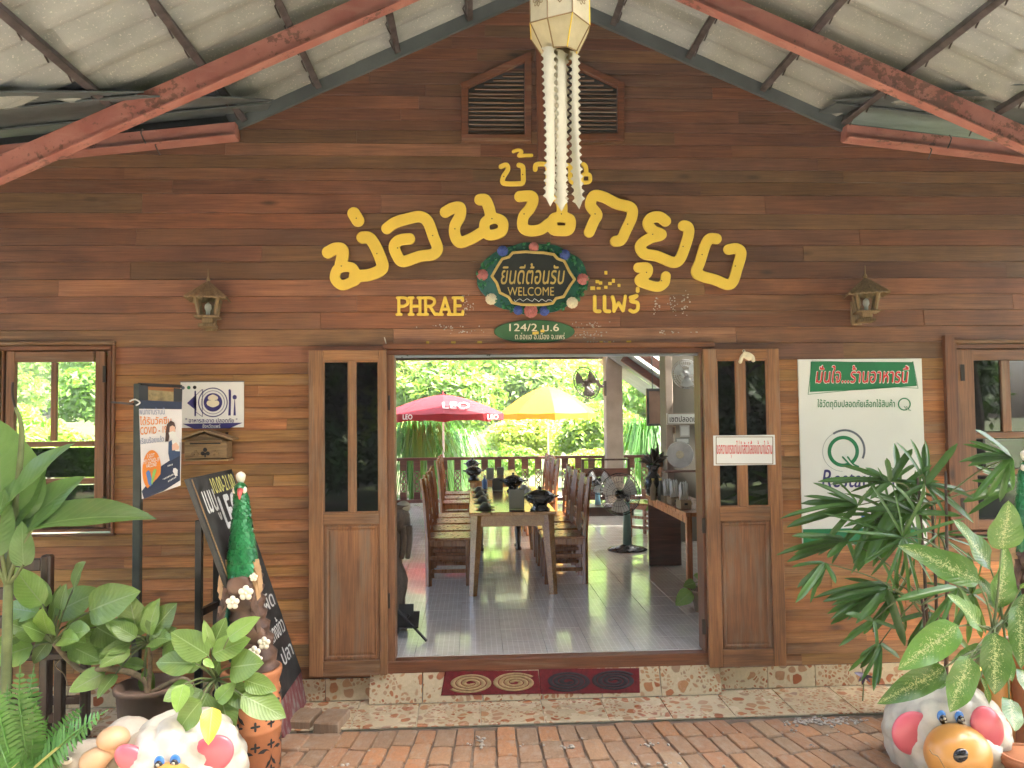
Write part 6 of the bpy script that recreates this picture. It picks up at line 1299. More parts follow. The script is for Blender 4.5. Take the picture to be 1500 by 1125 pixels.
# variegated dumb cane on the right
YV = -1.36; vb = np.array((PY(1470, 1100, YV)[0], -.95, ZG)); dv_ = empty('variegated_plant', vb, 'dumb cane with cream speckled broad leaves above the right sheep', 'plant')
mk('plant_pot', G().lathe([(.12, 0), (.15, .2), (.165, .21), (.15, .21), (.14, .18)], vb+np.array((.05, .12, 0)), 22), M['terra'], dv_, smooth=True)
hubv = [Pp(R3, 1190, 545, YV), Pp(R3, 1150, 640, YV), Pp(R3, 1250, 470, YV+.05)]
for h in hubv: mk('stem', G().tube(cat_rom([vb+(.05, .12, .15), (vb+(.05, .12, .15))*.5+h*.5+(.01, 0, 0), h], 6), list(np.linspace(.018, .012, 13)), 8), M['stem'], dv_, smooth=True)
VS = [(R2, (1355, 710), (1425, 412), 1.5), (R2, (1322, 1080), (1452, 690), 1.15), (R2, (1290, 820), (1075, 515), .9), (R2, (1222, 912), (735, 665), .85), (R3, (1345, 372), (1405, 775), 1.15), (R3, (965, 500), (598, 782), 1.0), (R3, (885, 768), (488, 998), .9), (R3, (1040, 700), (925, 1060), 1.2), (R3, (1195, 548), (1222, 955), 1.25), (R3, (1108, 828), (1205, 1030), .55), (R3, (1290, 965), (1335, 1170), 1.3), (R3, (1110, 520), (950, 300), .8), (R3, (880, 860), (790, 900), 1.0), (R2, (1480, 950), (1540, 900), 1.0), (R3, (1370, 780), (1420, 930), 1.0), (R3, (1240, 420), (1130, 180), 1.0), (R3, (1300, 560), (1390, 300), 1.1), (R3, (1230, 620), (1330, 860), 1.1), (R3, (1120, 640), (960, 720), .9)]
leafset(dv_, LV, VS[:5]+VS[10:], YV, stem_to=hubv, spread=.12); leafset(dv_, LV, VS[5:10], -1.52, stem_to=hubv, spread=.05)
# ------------------------------------------------------------------ glazed animals
def wool_disp(seed, amp=.10, cnt=110):
    r = np.random.RandomState(seed); i = np.arange(cnt)+.5; ph = np.arccos(1-2*i/cnt); th = math.pi*(1+5**.5)*i; S = np.column_stack((np.cos(th)*np.sin(ph), np.sin(th)*np.sin(ph), np.cos(ph)))+r.normal(0, .05, (cnt, 3)); S /= np.linalg.norm(S, axis=1)[:, None]; R0 = 2.0/math.sqrt(cnt)
    def f(d):
        q = np.sqrt(((S-d)**2).sum(1)).min(); return amp*math.sqrt(max(0, 1-(q/R0)**2))
    return f
def sheep(cx, cy, Y, r, label, ears, eyes, muz, nose, seed, body='wool', old=False):
    c = PY(cx, cy, Y); zc = max(c[2], ZG+r*.93); b = empty('sheep_planter', (c[0], Y, ZG), label, 'statue', 'glazed sheep garden figures'); c = np.array((c[0], Y, c[2]))
    hz = (c[2]-ZG)
    mk('body', G().ball(c, (r, r*.95, r*.97), 72, 46, wool_disp(seed)), M[body], b, smooth=True)
    mk('base', G().lathe([(r*.7, 0), (r*.72, .02), (r*.62, max(hz-r*.7, .03))], (c[0], Y, ZG), 26), M[body], b, smooth=True)
    def surf(px, py, off=0.0):
        d = ray(px, py); d = d/np.linalg.norm(d); oc = CAM-c; B_q = oc @ d; C_q = oc @ oc-(r*1.02)**2; q = B_q*B_q-C_q
        t = -B_q-math.sqrt(q) if q > 0 else -B_q; return CAM+d*(t-off)
    for (x, y, w, h, tl) in ears:
        p = surf(x, y, -.005); s = (p[1]-CAM[1])/FPX; rot = np.array(Matrix.Rotation(tl, 3, 'Y'))
        nrm = uv(p-c); k = Matrix.Rotation(0, 3, 'Z'); mk('ear', G().ball(p, (w*s, .035, h*s), 26, 16, lambda d: -.10*max(0, -d[1])**4, rot), M['cpink'], b, smooth=True)
    x, y, w, h = muz; p = surf(x, y, -.03); s = (p[1]-CAM[1])/FPX; mk('muzzle', G().ball(p, (w*s, .13, h*s), 30, 20), M['corange'] if not old else M['cpeach'], b, smooth=True); mz = p; mw = w*s; mh = h*s
    if nose:
        d = ray(*nose[:2]); d = d/np.linalg.norm(d); t = (mz[1]-.105-CAM[1])/d[1]; p = CAM+d*t; mk('nose', G().ball(p, (nose[2]*s, .02, nose[2]*s*.9), 16, 10), M['gloss_black'], b, smooth=True)
    for (x, y, w) in eyes:
        p = surf(x, y, .004); s = (p[1]-CAM[1])/FPX; mk('eyelid', G().ball(p+(0, .004, w*s*.35), (w*s, .012, w*s*1.25), 14, 10), M['eye_blue'], b, smooth=True); e = mk('eye', G().ball(p+(0, -.008, -w*s*.15), (w*s*.82, .012, w*s), 14, 10), M['gloss_black'], b, smooth=True)
        for (ox, oz, k) in ((.05, .35, .32), (.25, -.35, .25)): mk('eye_glint', G().ball(p+(ox*w*s, -.021, oz*w*s-w*s*.1), (w*s*k, .004, w*s*k), 8, 6), M['wool'], b, smooth=True)
    return b, surf, mz
s1, sf, mz = sheep(1386, 1079, -1.2, .292, 'white glazed sheep planter with pink ears and orange muzzle on the right', [(1338, 1074, 33, 32, .25), (1446, 1066, 24, 33, -.35)], [(1380, 1052, 7), (1406, 1053, 7)], (1403, 1105, 48, 44), (1409, 1108, 13), 3)
mk('smile', G().tube(cat_rom([PY(x, y, mz[1]-.115) for x, y in ((1362, 1098), (1366, 1104), (1374, 1108), (1380, 1118), (1386, 1130))], 4), .0025, 5), M['gold_print'], s1)
s2, sf, mz = sheep(268, 1130, -1.36, .285, 'white glazed sheep planter with pink ears below the yellowed leaf on the left', [(309, 1106, 34, 26, -.5), (193, 1112, 26, 18, .6)], [(233, 1120, 7.5), (256, 1118, 7.5)], (248, 1150, 40, 30), None, 8)
# worn beige figure lying behind the left sheep
bz_ = PY(168, 1110, -1.3); wf = empty('beige_figure', (bz_[0], -1.3, ZG), 'worn beige ceramic animal with a peach snout, beside the fern', 'statue')
mk('body', G().ball(PY(188, 1108, -1.28), (.155, .15, .19), 40, 26, wool_disp(5, .03, 40)), M['wool_old'], wf, smooth=True); mk('base', G().lathe([(.16, 0), (.15, .1)], (bz_[0], -1.29, ZG), 20), M['wool_old'], wf, smooth=True)
mk('head', G().ball(PY(128, 1122, -1.36), (.16, .14, .12), 30, 18), M['wool_old'], wf, smooth=True)
mk('snout', G().tube(cat_rom([PY(132, 1120, -1.47), PY(148, 1108, -1.49), PY(160, 1098, -1.47), PY(172, 1087, -1.46)], 4), [.06, .062, .06, .056, .05, .046, .044, .044, .046, .048, .05, .05, .046], 14), M['cpeach'], wf, smooth=True); mk('snout_tip', G().ball(PY(166, 1082, -1.46), (.075, .07, .055), 24, 14), M['cpeach'], wf, smooth=True)
for x in (97, 128): mk('eye', G().ball(PY(x, 1114, -1.50), (.03, .02, .018), 14, 8), M['wool'], wf, smooth=True); mk('pupil', G().ball(PY(x+1, 1112, -1.521), (.013, .008, .008), 10, 6), M['gloss_black'], wf, smooth=True)
# pierced terracotta stand and the peacock upon it
YS = -.98; sx_ = PY(368, 1050, YS)[0]; zt_s = PY(368, 978, YS)[2]; Hs = zt_s-ZG; rs_ = (PY(411, 1050, YS)[0]-PY(325, 1050, YS)[0])/2
ts_ = empty('terracotta_stand', (sx_, YS, ZG), 'pierced terracotta pot stand with black patches for its crescent holes under the peacock', 'pot stand')
mk('body', G().lathe([(rs_*.95, 0), (rs_, .02), (rs_*1.0, Hs*.42), (rs_*1.03, Hs*.43), (rs_*1.03, Hs*.46), (rs_, Hs*.47), (rs_*.99, Hs*.78), (rs_*.93, Hs*.84), (rs_*.93, Hs*.87), (rs_*1.0, Hs*.93), (rs_*1.04, Hs*.97), (rs_*1.02, Hs), (rs_*.86, Hs), (rs_*.84, Hs-.03), (.001, Hs-.03)], (sx_, YS, ZG), 40), M['terra'], ts_, smooth=True)
def cyl_strip(outer, inner, name):  # black patches on the surface stand for the shaded holes
    g = G(); n = len(outer); P_ = lambda q: (sx_+(rs_*1.012)*math.sin(q[0]/rs_), YS-(rs_*1.012)*math.cos(q[0]/rs_), ZG+q[1])
    md = [((a[0]+b[0])/2, (a[1]+b[1])/2) for a, b in zip(outer, inner)]
    g.add([P_(q) for q in outer]+[P_(q) for q in md]+[P_(q) for q in inner], [(k*n+i, k*n+i+1, (k+1)*n+i+1, (k+1)*n+i) for k in (0, 1) for i in range(n-1)]); mk(name, g, M['black'], ts_)
for zrow in (Hs*.20, Hs*.64):
    for k in range(-3, 4):
        u = k*.088+.02; a = .5 if k % 2 else 2.6
        T_ = np.linspace(a-1.9, a+1.9, 20); cyl_strip([(u+.044*math.cos(t), zrow+.052*math.sin(t)) for t in T_], [(u+.020*math.cos(a)+.024*math.cos(t), zrow+.02*math.sin(a)+.03*math.sin(t)) for t in T_], 'dark_hole_patch')
        T_ = np.linspace(0, 2*math.pi, 25); f_ = lambda t: 1+.55*math.cos(4*t)
        for dz in (-.066, .068): cyl_strip([(u+.044+(.017)*math.cos(t)*f_(t), zrow+dz+.017*math.sin(t)*f_(t)) for t in T_], [(u+.044, zrow+dz)]*25, 'dark_hole_patch')
def peacock(label):
    """built at the origin: foot at z=0, head near z=1.08, facing -Y"""
    r = empty('peacock_statue', (0, 0, 0), label, 'statue', 'peacock statues')
    mk('stump', G().tube(cat_rom([(.10, 0, 0), (.07, 0, .15), (.03, 0, .3), (.01, 0, .45), (.0, 0, .56)], 6), [.10+.012*math.sin(i*2.1) for i in range(25)], 14), M['pea_brown'], r, smooth=True)
    mk('knot_hole', G().ball((.005, -.085, .50), (.072, .04, .065), 18, 12, lambda d: -.35*max(0, -d[1])**3), M['pea_brown'], r, smooth=True); mk('knot_hole', G().ball((.09, -.08, .22), (.06, .04, .055), 18, 12, lambda d: -.35*max(0, -d[1])**3), M['pea_brown'], r, smooth=True)
    prof = [(0, .0, .46, .07), (0, -.015, .56, .083), (0, -.02, .66, .078), (0, -.03, .76, .064), (0, -.035, .86, .051), (0, -.04, .95, .041), (-.004, -.045, 1.01, .034)]
    pts = cat_rom([p[:3] for p in prof], 6); rad = np.interp(np.linspace(0, 1, len(pts)), np.linspace(0, 1, len(prof)), [p[3] for p in prof]); mk('neck', G().tube(pts, list(rad), 20), M['pea_green'], r, smooth=True)
    g = G()                                     # overlapping scales
    for i in range(30):
        t = i/29; j = t*(len(pts)-1); a = int(j); p = pts[a]; R0 = rad[a]+.001; n = max(12, int(2*math.pi*R0/.024)); h = .026*(1-.35*t)
        for k in range(n):
            th = 2*math.pi*(k+.5*(i % 2))/n
            if math.sin(th) > .55: continue
            d = np.array((math.cos(th), math.sin(th), 0)); s = np.array((-math.sin(th), math.cos(th), 0)); w = math.pi*R0/n*1.05; b = p+d*R0
            g.add([b+s*w+(0, 0, h*.3), b-s*w+(0, 0, h*.3), b-s*w*.8+d*.006-(0, 0, h*.4), b+d*.009-(0, 0, h*.85), b+s*w*.8+d*.006-(0, 0, h*.4), b+(0, 0, h*.5)], [(0, 5, 1), (0, 1, 2, 3, 4)])
    o = mk('neck_feathers', g, M['pea_green'], r); o['kind'] = 'stuff'
    mk('head', G().ball((0, -.06, 1.035), (.036, .05, .038), 18, 12), M['pea_green'], r, smooth=True); mk('cheek', G().ball((-.026, -.075, 1.03), (.014, .02, .02), 12, 8), M['petal'], r, smooth=True); mk('cheek', G().ball((.026, -.075, 1.03), (.014, .02, .02), 12, 8), M['petal'], r, smooth=True)
    mk('beak', G().tube([(0.01, -.10, 1.03), (.016, -.13, 1.01), (.02, -.145, .985)], [.018, .012, .003], 8), M['beak'], r, smooth=True)
    mk('crest', G().tube(cat_rom([(0, -.05, 1.06), (-.002, -.045, 1.085), (-.003, -.045, 1.11), (-.003, -.045, 1.13)], 4), [.010, .012, .015, .019, .022, .024, .025, .026, .026, .024, .02, .014, .004], 10), M['petal'], r, smooth=True)
    for s in (-1, 1):
        for k in range(9):
            z = .64-.035*k; me_g = G(); b = np.array((s*(.078+.012*math.sin(k)), -.05-.006*k, z)); t = b+np.array((s*.02, .0, -.10)); w = np.array((.022, .004, 0)); me_g.add([b-w, b+w, t+w*.7, t+(0, -.01, -.02), t-w*.7, (b+t)/2+(0, -.012, 0)], [(0, 1, 5), (1, 2, 5), (2, 3, 5), (3, 4, 5), (4, 0, 5)])
            mk('wing_feather', me_g, M['pea_tan'] if k < 4 else M['pea_brown'], r)
    mk('tail', G().tube(cat_rom([(-.07, .0, .50), (-.085, -.05, .35), (-.07, -.07, .2), (-.05, -.06, .08)], 5), [.045, .047, .048, .048, .046, .044, .042, .04, .038, .036, .034, .03, .026, .022, .018, .012], 10, sq=.6), M['pea_dark'], r, smooth=True)
    for (x, y, z, q) in ((-.02, -.13, .42, .036), (.05, -.125, .47, .04), (.085, -.10, .55, .022), (.10, -.14, .15, .034), (.145, -.11, .19, .034), (-.09, -.12, .16, .026), (.12, -.13, .11, .022)):
        g = G()
        for k in range(5):
            a = 2*math.pi*k/5+.3; g.ball((x+q*.62*math.cos(a), y, z+q*.62*math.sin(a)), (q*.46, .012, q*.46), 10, 6)
        g.ball((x, y-.006, z), (q*.25, .01, q*.25), 8, 6); mk('flower', g, M['petal'], r, smooth=True)
    return r
pk = peacock('green peacock statue with cream crest on a stump before the chalkboard')
CH[pk] = kids(pk)
ph = PY(346, 686, YS+.04); pk.location = (sx_-.05, YS+.02, zt_s-.03); k_ = (ph[2]-(zt_s-.03))/1.145; pk.scale = (k_*1.0, k_, k_)
pk2 = copy_tree(pk); tag(pk2, 'second green peacock statue cut off by the right edge of the picture'); q = PY(1493, 655, -1.12); pk2.location = (q[0]+.02, -1.12, q[2]-1.145*.95); pk2.scale = (.95, .95, .95); pk2.rotation_euler = (0, 0, -.3)
mk('statue_plinth', G().lathe([(.15, 0), (.16, .03), (.13, .06), (.13, max(q[2]-1.145*.95-ZG-.03, .1)), (.16, max(q[2]-1.145*.95-ZG, .12))], (q[0]+.05, -1.12, ZG), 24), M['terra'], None, smooth=True)
tag(bpy.data.objects['statue_plinth'], 'round terracotta plinth under the peacock at the right edge', 'plinth')
# orange planter and small pot in the right corner
oc = PY(1456, 1030, -1.02); og = empty('orange_planter', (oc[0], -1.02, ZG), 'orange glazed planter half hidden behind speckled leaves', 'planter')
hh = PY(1456, 985, -1.02)[2]-ZG; mk('body', G().lathe([(.07, 0), (.11, .05), (.12, hh*.5), (.085, hh*.85), (.10, hh), (.08, hh-.005), (.06, hh*.8)], (oc[0], -1.02, ZG), 26), M['corange'], og, smooth=True); mk('rim', G().lathe([(.098, hh-.012), (.108, hh-.008), (.108, hh+.004), (.098, hh+.008)], (oc[0], -1.02, ZG), 26), M['corange'], og, smooth=True)
rp2 = PY(1500, 1105, -1.5); rpo = empty('terracotta_pot', (rp2[0]+.03, -1.5, ZG), 'plain terracotta pot at the lower right corner', 'pot'); hh = rp2[2]-ZG
mk('body', G().lathe([(.09, 0), (.12, hh-.05), (.135, hh-.05), (.137, hh), (.12, hh), (.115, hh-.04), (.001, hh-.045)], (rp2[0]+.03, -1.5, ZG), 26), M['terra'], rpo, smooth=True); mk('rim_band', G().lathe([(.134, hh-.035), (.142, hh-.03), (.142, hh-.012), (.134, hh-.008)], (rp2[0]+.03, -1.5, ZG), 26), M['terra'], rpo, smooth=True)
# dark wooden chair behind the left plants
cr_ = PZ(95, 1065, ZG); ch = empty('dark_chair', (cr_[0], -.62, ZG), 'dark stained wooden chair behind the broad leaved plant', 'chair'); cx, cy = PY(95, 950, -.62)[0], -.62; zb_ = PY(95, 950, -.62)[2]; zt_ = PY(70, 812, -.72)[2]; xl_ = PY(36, 900, -.72)[0]; xr_ = PY(70, 900, -.72)[0]; xf = PY(124, 1000, -.5)[0]
mk('back_post', G().box(xr_-.028, xr_+.028, -.76, -.70, ZG, zt_, .01), M['dark_w'], ch); mk('back_post', G().box(xr_-.40, xr_-.35, -.76, -.70, ZG, zt_, .01), M['dark_w'], ch)
for k in range(3): mk('back_slat', G().box(xr_-.35, xr_-.028, -.745, -.715, zt_-.09-.16*k, zt_-.02-.16*k, .006), M['dark_w'], ch)
mk('seat', G().box(xr_-.42, xf+.02, -.78, -.42, zb_-.02, zb_+.02, .008), M['dark_w'], ch)
for (x, y) in ((xf-.02, -.45), (xf-.02, -.74), (xr_-.38, -.45)): mk('leg', G().box(x-.024, x+.024, y-.024, y+.024, ZG, zb_-.02, .005), M['dark_w'], ch)
zz = PY(100, 1040, -.62)[2]; mk('stretcher', G().bar((xr_, -.735, zz), (xf-.02, -.735, zz), .03, .045), M['dark_w'], ch); mk('stretcher', G().bar((xr_-.38, -.455, zz), (xf-.02, -.455, zz), .03, .045), M['dark_w'], ch)
# ------------------------------------------------------------------ inside the hall
def make_chair():
    r = empty('dining_chair', (0, 0, 0)); w, d = .20, .20; W_m = M['chair_w']
    for sy in (-1, 1):
        mk('back_post', G().tube([(-.195, sy*.19, 0), (-.20, sy*.19, .45), (-.225, sy*.19, .80), (-.255, sy*.19, 1.03)], [.030, .028, .026, .024], 4), W_m, r)
        mk('leg', G().box(.16, .20, sy*.19-.02, sy*.19+.02, 0, .43, .004), W_m, r)
        for z in (.14, .27): mk('stretcher', G().box(-.19, .16, sy*.19-.01, sy*.19+.01, z-.018, z+.018, .003), W_m, r)
        mk('seat_rail', G().box(-.18, .16, sy*.19-.012, sy*.19+.012, .375, .43, .003), W_m, r)
    mk('seat', G().box(-.20, .22, -.215, .215, .43, .458, .008), W_m, r)
    mk('seat_rail', G().box(.168, .192, -.17, .17, .375, .428, .003), W_m, r)
    for z, x in ((.97, -.246), (.62, -.213)): mk('back_rail', G().box(x-.012, x+.012, -.165, .165, z-.035, z+.035, .006), W_m, r)
    mk('back_rail', G().box(-.215, -.193, -.165, .165, .50, .53, .004), W_m, r)
    for y in (-.11, .11): mk('back_stile', G().bar((-.214, y, .655), (-.243, y, .935), .022, .03, up=(1, 0, 0)), W_m, r)
    g = G()
    for s in (-1, 1):
        for k in range(3):
            z = .69+.09*k; x = -.217-.030*(z-.655)/.28; g.tube(cat_rom([(x, s*.09, z-.03), (x, s*.03, z-.02), (x, s*.012, z+.015), (x, s*.05, z+.04), (x, s*.085, z+.02)], 4), .008, 5)
    mk('carved_panel', g, W_m, r); return r
cp = make_chair(); CH[cp] = kids(cp)
def nth(i): return ['first', 'second', 'third', 'fourth'][i]
xl_c = PZ(620, 866)[0]+.235; xr_c = PZ(871, 862)[0]-.235; first = True
near_y = [2.36, 2.88, 3.40, 3.92]; far_y = [5.35, 5.95, 6.55]
for side in (0, 1):
    for i, y in enumerate(near_y+far_y):
        o = cp if first else copy_tree(cp); first = False
        o.location = ((xl_c if not side else xr_c)+rnd.uniform(-.012, .012), y+rnd.uniform(-.02, .02), 0); o.rotation_euler = (0, 0, (math.pi if side else 0)+rnd.uniform(-.03, .03))
        sd_ = 'right' if side else 'left'
        tag(o, f'{nth(i)} carved wooden chair from the doorway on the {sd_} of the near table' if i < 4 else f'{nth(i-4)} carved wooden chair on the {sd_} side of the far table', 'chair', 'wooden dining chairs')
def table(x0, x1, y0, y1, label):
    t = empty('dining_table', ((x0+x1)/2, (y0+y1)/2, 0), label, 'table', 'dining tables in the hall')
    n = 4; w = (x1-x0)/n
    for i in range(n): mk('top_board', G().box(x0+i*w+.0006, x0+(i+1)*w-.0006, y0, y1, .725, .755+.0004*(i % 2), .004), M['table_w'], t)
    mk('apron', G().box(x0+.07, x1-.07, y0+.05, y0+.075, .62, .724), M['table_w'], t); mk('apron', G().box(x0+.07, x1-.07, y1-.075, y1-.05, .62, .724), M['table_w'], t)
    for x in (x0+.06, x1-.085): mk('apron', G().box(x, x+.025, y0+.076, y1-.076, .62, .724), M['table_w'], t)
    for sx in (-1, 1):
        for sy in (-1, 1):
            tx = (x0+.075 if sx < 0 else x1-.075); ty = (y0+.07 if sy < 0 else y1-.07); mk('leg', G().tube([(tx+sx*.045, ty+sy*.02, 0), (tx, ty, .724)], [.036, .058], 4), M['table_w'], t)
tx0, tx1 = PZ(687, 752, .75)[0], PZ(815, 750, .75)[0]; ty0 = PZ(750, 751, .75)[1]
table(tx0, tx1, ty0, 4.15, 'long wooden dining table nearest the doorway set with pots and dishes'); table(tx0-.02, tx1-.1, 5.1, 7.0, 'second wooden dining table near the railing')
def hotpot(px, py, label, s=1.0):
    p = PZ(px, py, .757); r = empty('hot_pot', p, label, 'pot', 'black clay hot pots on the tables'); p = np.array(p)
    mk('brazier', G().lathe([(.085*s, 0), (.09*s, .01), (.062*s, .035), (.066*s, .055)], p, 20), M['pot_black'], r, smooth=True); mk('bowl', G().lathe([(.05*s, .05), (.105*s, .075), (.135*s, .115), (.14*s, .135), (.125*s, .138)], p, 24), M['pot_black'], r, smooth=True)
    l = mk('lid', G().lathe([(.128*s, .138), (.12*s, .15), (.07*s, .178), (.02*s, .19), (.001, .19)], p, 24), M['pot_black'], r, smooth=True); mk('knob', G().lathe([(.010*s, .188), (.018*s, .2), (.018*s, .212), (.001, .218)], p, 12), M['pot_black'], l, smooth=True)
    for sx in (-1, 1): mk('handle', G().tube(cat_rom([p+(sx*.125*s, -.03, .12), p+(sx*.165*s, 0, .128), p+(sx*.125*s, .03, .12)], 4), .009, 6), M['pot_black'], r, smooth=True)
hotpot(791, 747, 'large black lidded hot pot at the near right corner of the table', 1.05); hotpot(752, 720, 'black lidded hot pot in the middle of the near table', .9); hotpot(694, 703, 'black lidded hot pot on the left of the far table', .85); hotpot(692, 691, 'reddish lidded pot at the back of the far table', .8)
def menu_stand(px, py, w, h, label):
    p = PZ(px, py, .757); r = empty('menu_stand', p, label, 'menu stand', 'table menu stands'); mk('card', G().obox(p+np.array((0, 0, h/2+.008)), (1, 0, 0), (0, .97, .24), (0, -.24, .97), w/2, .006, h/2, .002), M['grey_card'], r); mk('foot', G().box(p[0]-w/2, p[0]+w/2, p[1]-.04, p[1]+.04, p[2], p[2]+.008), M['dark_w'], r)
menu_stand(757, 748, .14, .19, 'grey menu card stand at the near end of the table'); menu_stand(729, 720, .12, .15, 'olive menu card standing on a dark tray in the middle of the table'); menu_stand(718, 703, .10, .16, 'dark menu card on the far table'); menu_stand(733, 697, .10, .12, 'green menu card at the right of the far table')
for k, (px, py) in enumerate(((711, 745), (707, 735), (704, 727), (702, 720), (773, 724), (768, 717))):
    p = PZ(px, py, .757); r = empty('place_setting', p, (['nearest', 'second', 'third', 'fourth'][k]+' upturned bowl and plate along the left table edge') if k < 4 else ['white bowl on a plate beside the middle hot pot', 'small bowl and plate behind the middle hot pot'][k-4], 'tableware', 'place settings'); p = np.array(p)
    mk('plate', G().lathe([(.05, 0), (.085, .008), (.098, .016), (.092, .017), (.05, .007), (.001, .007)], p, 20), M['dish_dark'], r, smooth=True); mk('bowl', G().lathe([(.055, .012), (.05, .03), (.028, .052), (.024, .058), (.001, .058)], p, 18), M['dish_dark'] if k < 4 else M['china'], r, smooth=True)
p = PZ(710, 716, .757); r = empty('water_bottle', p, 'small clear water bottle on the left of the near table', 'bottle'); mk('body', G().lathe([(.03, 0), (.032, .01), (.032, .09), (.028, .1), (.012, .125), (.012, .14)], p, 14), M['cyan'], r, smooth=True); mk('cap', G().lathe([(.015, .14), (.015, .16), (.001, .16)], p, 10), M['china'], r)
# low dark bench beyond the near table
p = PZ(732, 806); bb = empty('low_bench', p, 'low dark bench with turned feet under the near table', 'bench')
mk('seat', G().box(p[0]-.28, p[0]+.28, p[1]-.05, p[1]+.3, .31, .37, .008), M['dark_w'], bb)
for sx in (-1, 1):
    for y in (0, .25): mk('leg', G().lathe([(.035, 0), (.042, .02), (.022, .05), (.03, .1), (.036, .2), (.028, .31)], (p[0]+sx*.23, p[1]+y, 0), 12), M['dark_w'], bb, smooth=True)
# ---- railing
YRl = 9.05; zt_ = PY(700, 671, YRl)[2]; zb_ = .10; rl = empty('balcony_railing', (.5, YRl, 0), 'brown balcony railing with scrolled balusters along the back of the hall', 'railing')
mk('top_rail', G().box(-4.9, 5.4, YRl-.05, YRl+.05, zt_-.03, zt_+.02, .006), M['rail_w'], rl); mk('bottom_rail', G().box(-4.9, 5.4, YRl-.03, YRl+.03, .03, .09, .006), M['rail_w'], rl)
bp0 = None; x = -4.8
while x < 5.3:
    if bp0 is None:
        g = G(); g.box(x-.062, x+.062, YRl-.015, YRl+.015, zt_-.22, zt_-.032, .004)
        bp0 = mk('baluster', g, M['rail_w'], rl, origin=(x, YRl, 0)); g = G()
        for s in (-1, 1):
            g.tube(cat_rom([(x+s*.05, YRl, zt_-.23), (x-s*.035, YRl, zt_-.31), (x+s*.045, YRl, zt_-.42), (x-s*.03, YRl, zt_-.5), (x+s*.045, YRl, zt_-.6)], 5), .011, 5); g.tube(cat_rom([(x+s*.055, YRl, zt_-.22), (x+s*.058, YRl, zt_-.62)], 3), .008, 4)
        sc_ = mk('scroll', g, M['rail_w'], bp0); ft = mk('foot_block', G().box(x-.062, x+.062, YRl-.015, YRl+.015, .092, zt_-.61, .004), M['rail_w'], bp0); CH[bp0] = [sc_, ft]
    else:
        o = copy_tree(bp0, rl); o.location = bp0.location.copy(); o.location.x += x-x_first
    if bp0 is not None and x == -4.8: x_first = x
    x += .25
# ---- columns, wall fan, picture, right hand side
c0, c1 = PY(888, 600, 8.75), PY(912.5, 600, 8.75)
co = mk('concrete_column', G().box(c0[0], c1[0], 8.75, 8.75+.3, 0, 2.82, .012), M['concrete']); tag(co, 'square concrete column by the railing with a wall fan', 'column')
c0, c1 = PY(975, 600, 4.45), PY(1022, 600, 4.45); co = mk('concrete_pillar', G().box(c0[0], c1[0]+.5, 4.45, 4.75, 0, 3.0, .012), M['plaster']); tag(co, 'plastered wall pillar at the right behind the counter', 'pillar')
mk('corner_strip', G().box(c0[0]-.002, c0[0]+.09, 4.42, 4.449, 0, 2.95, .006), M['concrete'], co)
def fan_head(par, c, r, nrm, blade, ring, guard=True, mats=('fan_blade', 'fan_black'), gt=.0012):
    c = np.array(c, float); n = uv(nrm); u = uv(np.cross(n, (0, 0, 1))); v = np.cross(u, n)
    for k in range(3):
        a0 = 2*math.pi*k/3+.5; g = G(); vs_ = []
        for i in range(7):
            for j in range(4):
                rr = r*(.16+.72*i/6); a = a0+(.95-.25*abs(i/6-.55))*(j/3-.5)*1.25; vs_.append(c+(u*math.cos(a)+v*math.sin(a))*rr+n*(.03*(j/3-.5)))
        g.add(vs_, [(i*4+j, (i+1)*4+j, (i+1)*4+j+1, i*4+j+1) for i in range(6) for j in range(3)]); mk('blade', g, M[mats[0]], par, smooth=True)
    g = G()
    for (rr, off, th) in ((1.0, 0, .006*max(1, gt/.002)), (.9, .035, .0022), (.6, .055, .0022), (.3, .06, .0022), (.9, -.035, .0022), (.6, -.05, .0022)):
        g.tube([c+(u*math.cos(a)+v*math.sin(a))*r*rr+n*off for a in np.linspace(0, 2*math.pi, 33)], th, 5, False)
    for k in range(36):
        a = 2*math.pi*k/36; d = u*math.cos(a)+v*math.sin(a)
        for s in (-1, 1): g.tube([c+d*r*.12+n*.06*s, c+d*r*.6+n*.053*s, c+d*r*.92+n*.033*s, c+d*r], gt, 3, False)
    o = mk('guard', g, M[mats[1]], par); o['kind'] = 'stuff'
    mk('hub', G().tube([c+n*.065, c+n*.07, c+n*.03, c-n*.06, c-n*.19], [.03, .045, .05, .06, .045], 16), M[mats[1]], par, smooth=True)
# wall fan
wfp = PY(868, 563, 8.45); wf_ = empty('wall_fan', PY(888, 566, 8.74), 'dark wall fan tilted down from the concrete column', 'fan'); fan_head(wf_, PY(859, 561, 8.3), .29, (-.72, -.62, -.32), 0, 0, mats=('fan_brown', 'fan_brown'), gt=.0035)
mk('arm', G().tube(cat_rom([PY(872, 556, 8.45), PY(880, 566, 8.6), PY(887, 562, 8.74)], 4), .03, 8), M['fan_brown'], wf_, smooth=True); mk('bracket', G().box(PY(884, 570, 8.7)[0], PY(888, 570, 8.7)[0], 8.65, 8.8, PY(886, 580, 8.7)[2], PY(886, 558, 8.7)[2], .01), M['fan_brown'], wf_)
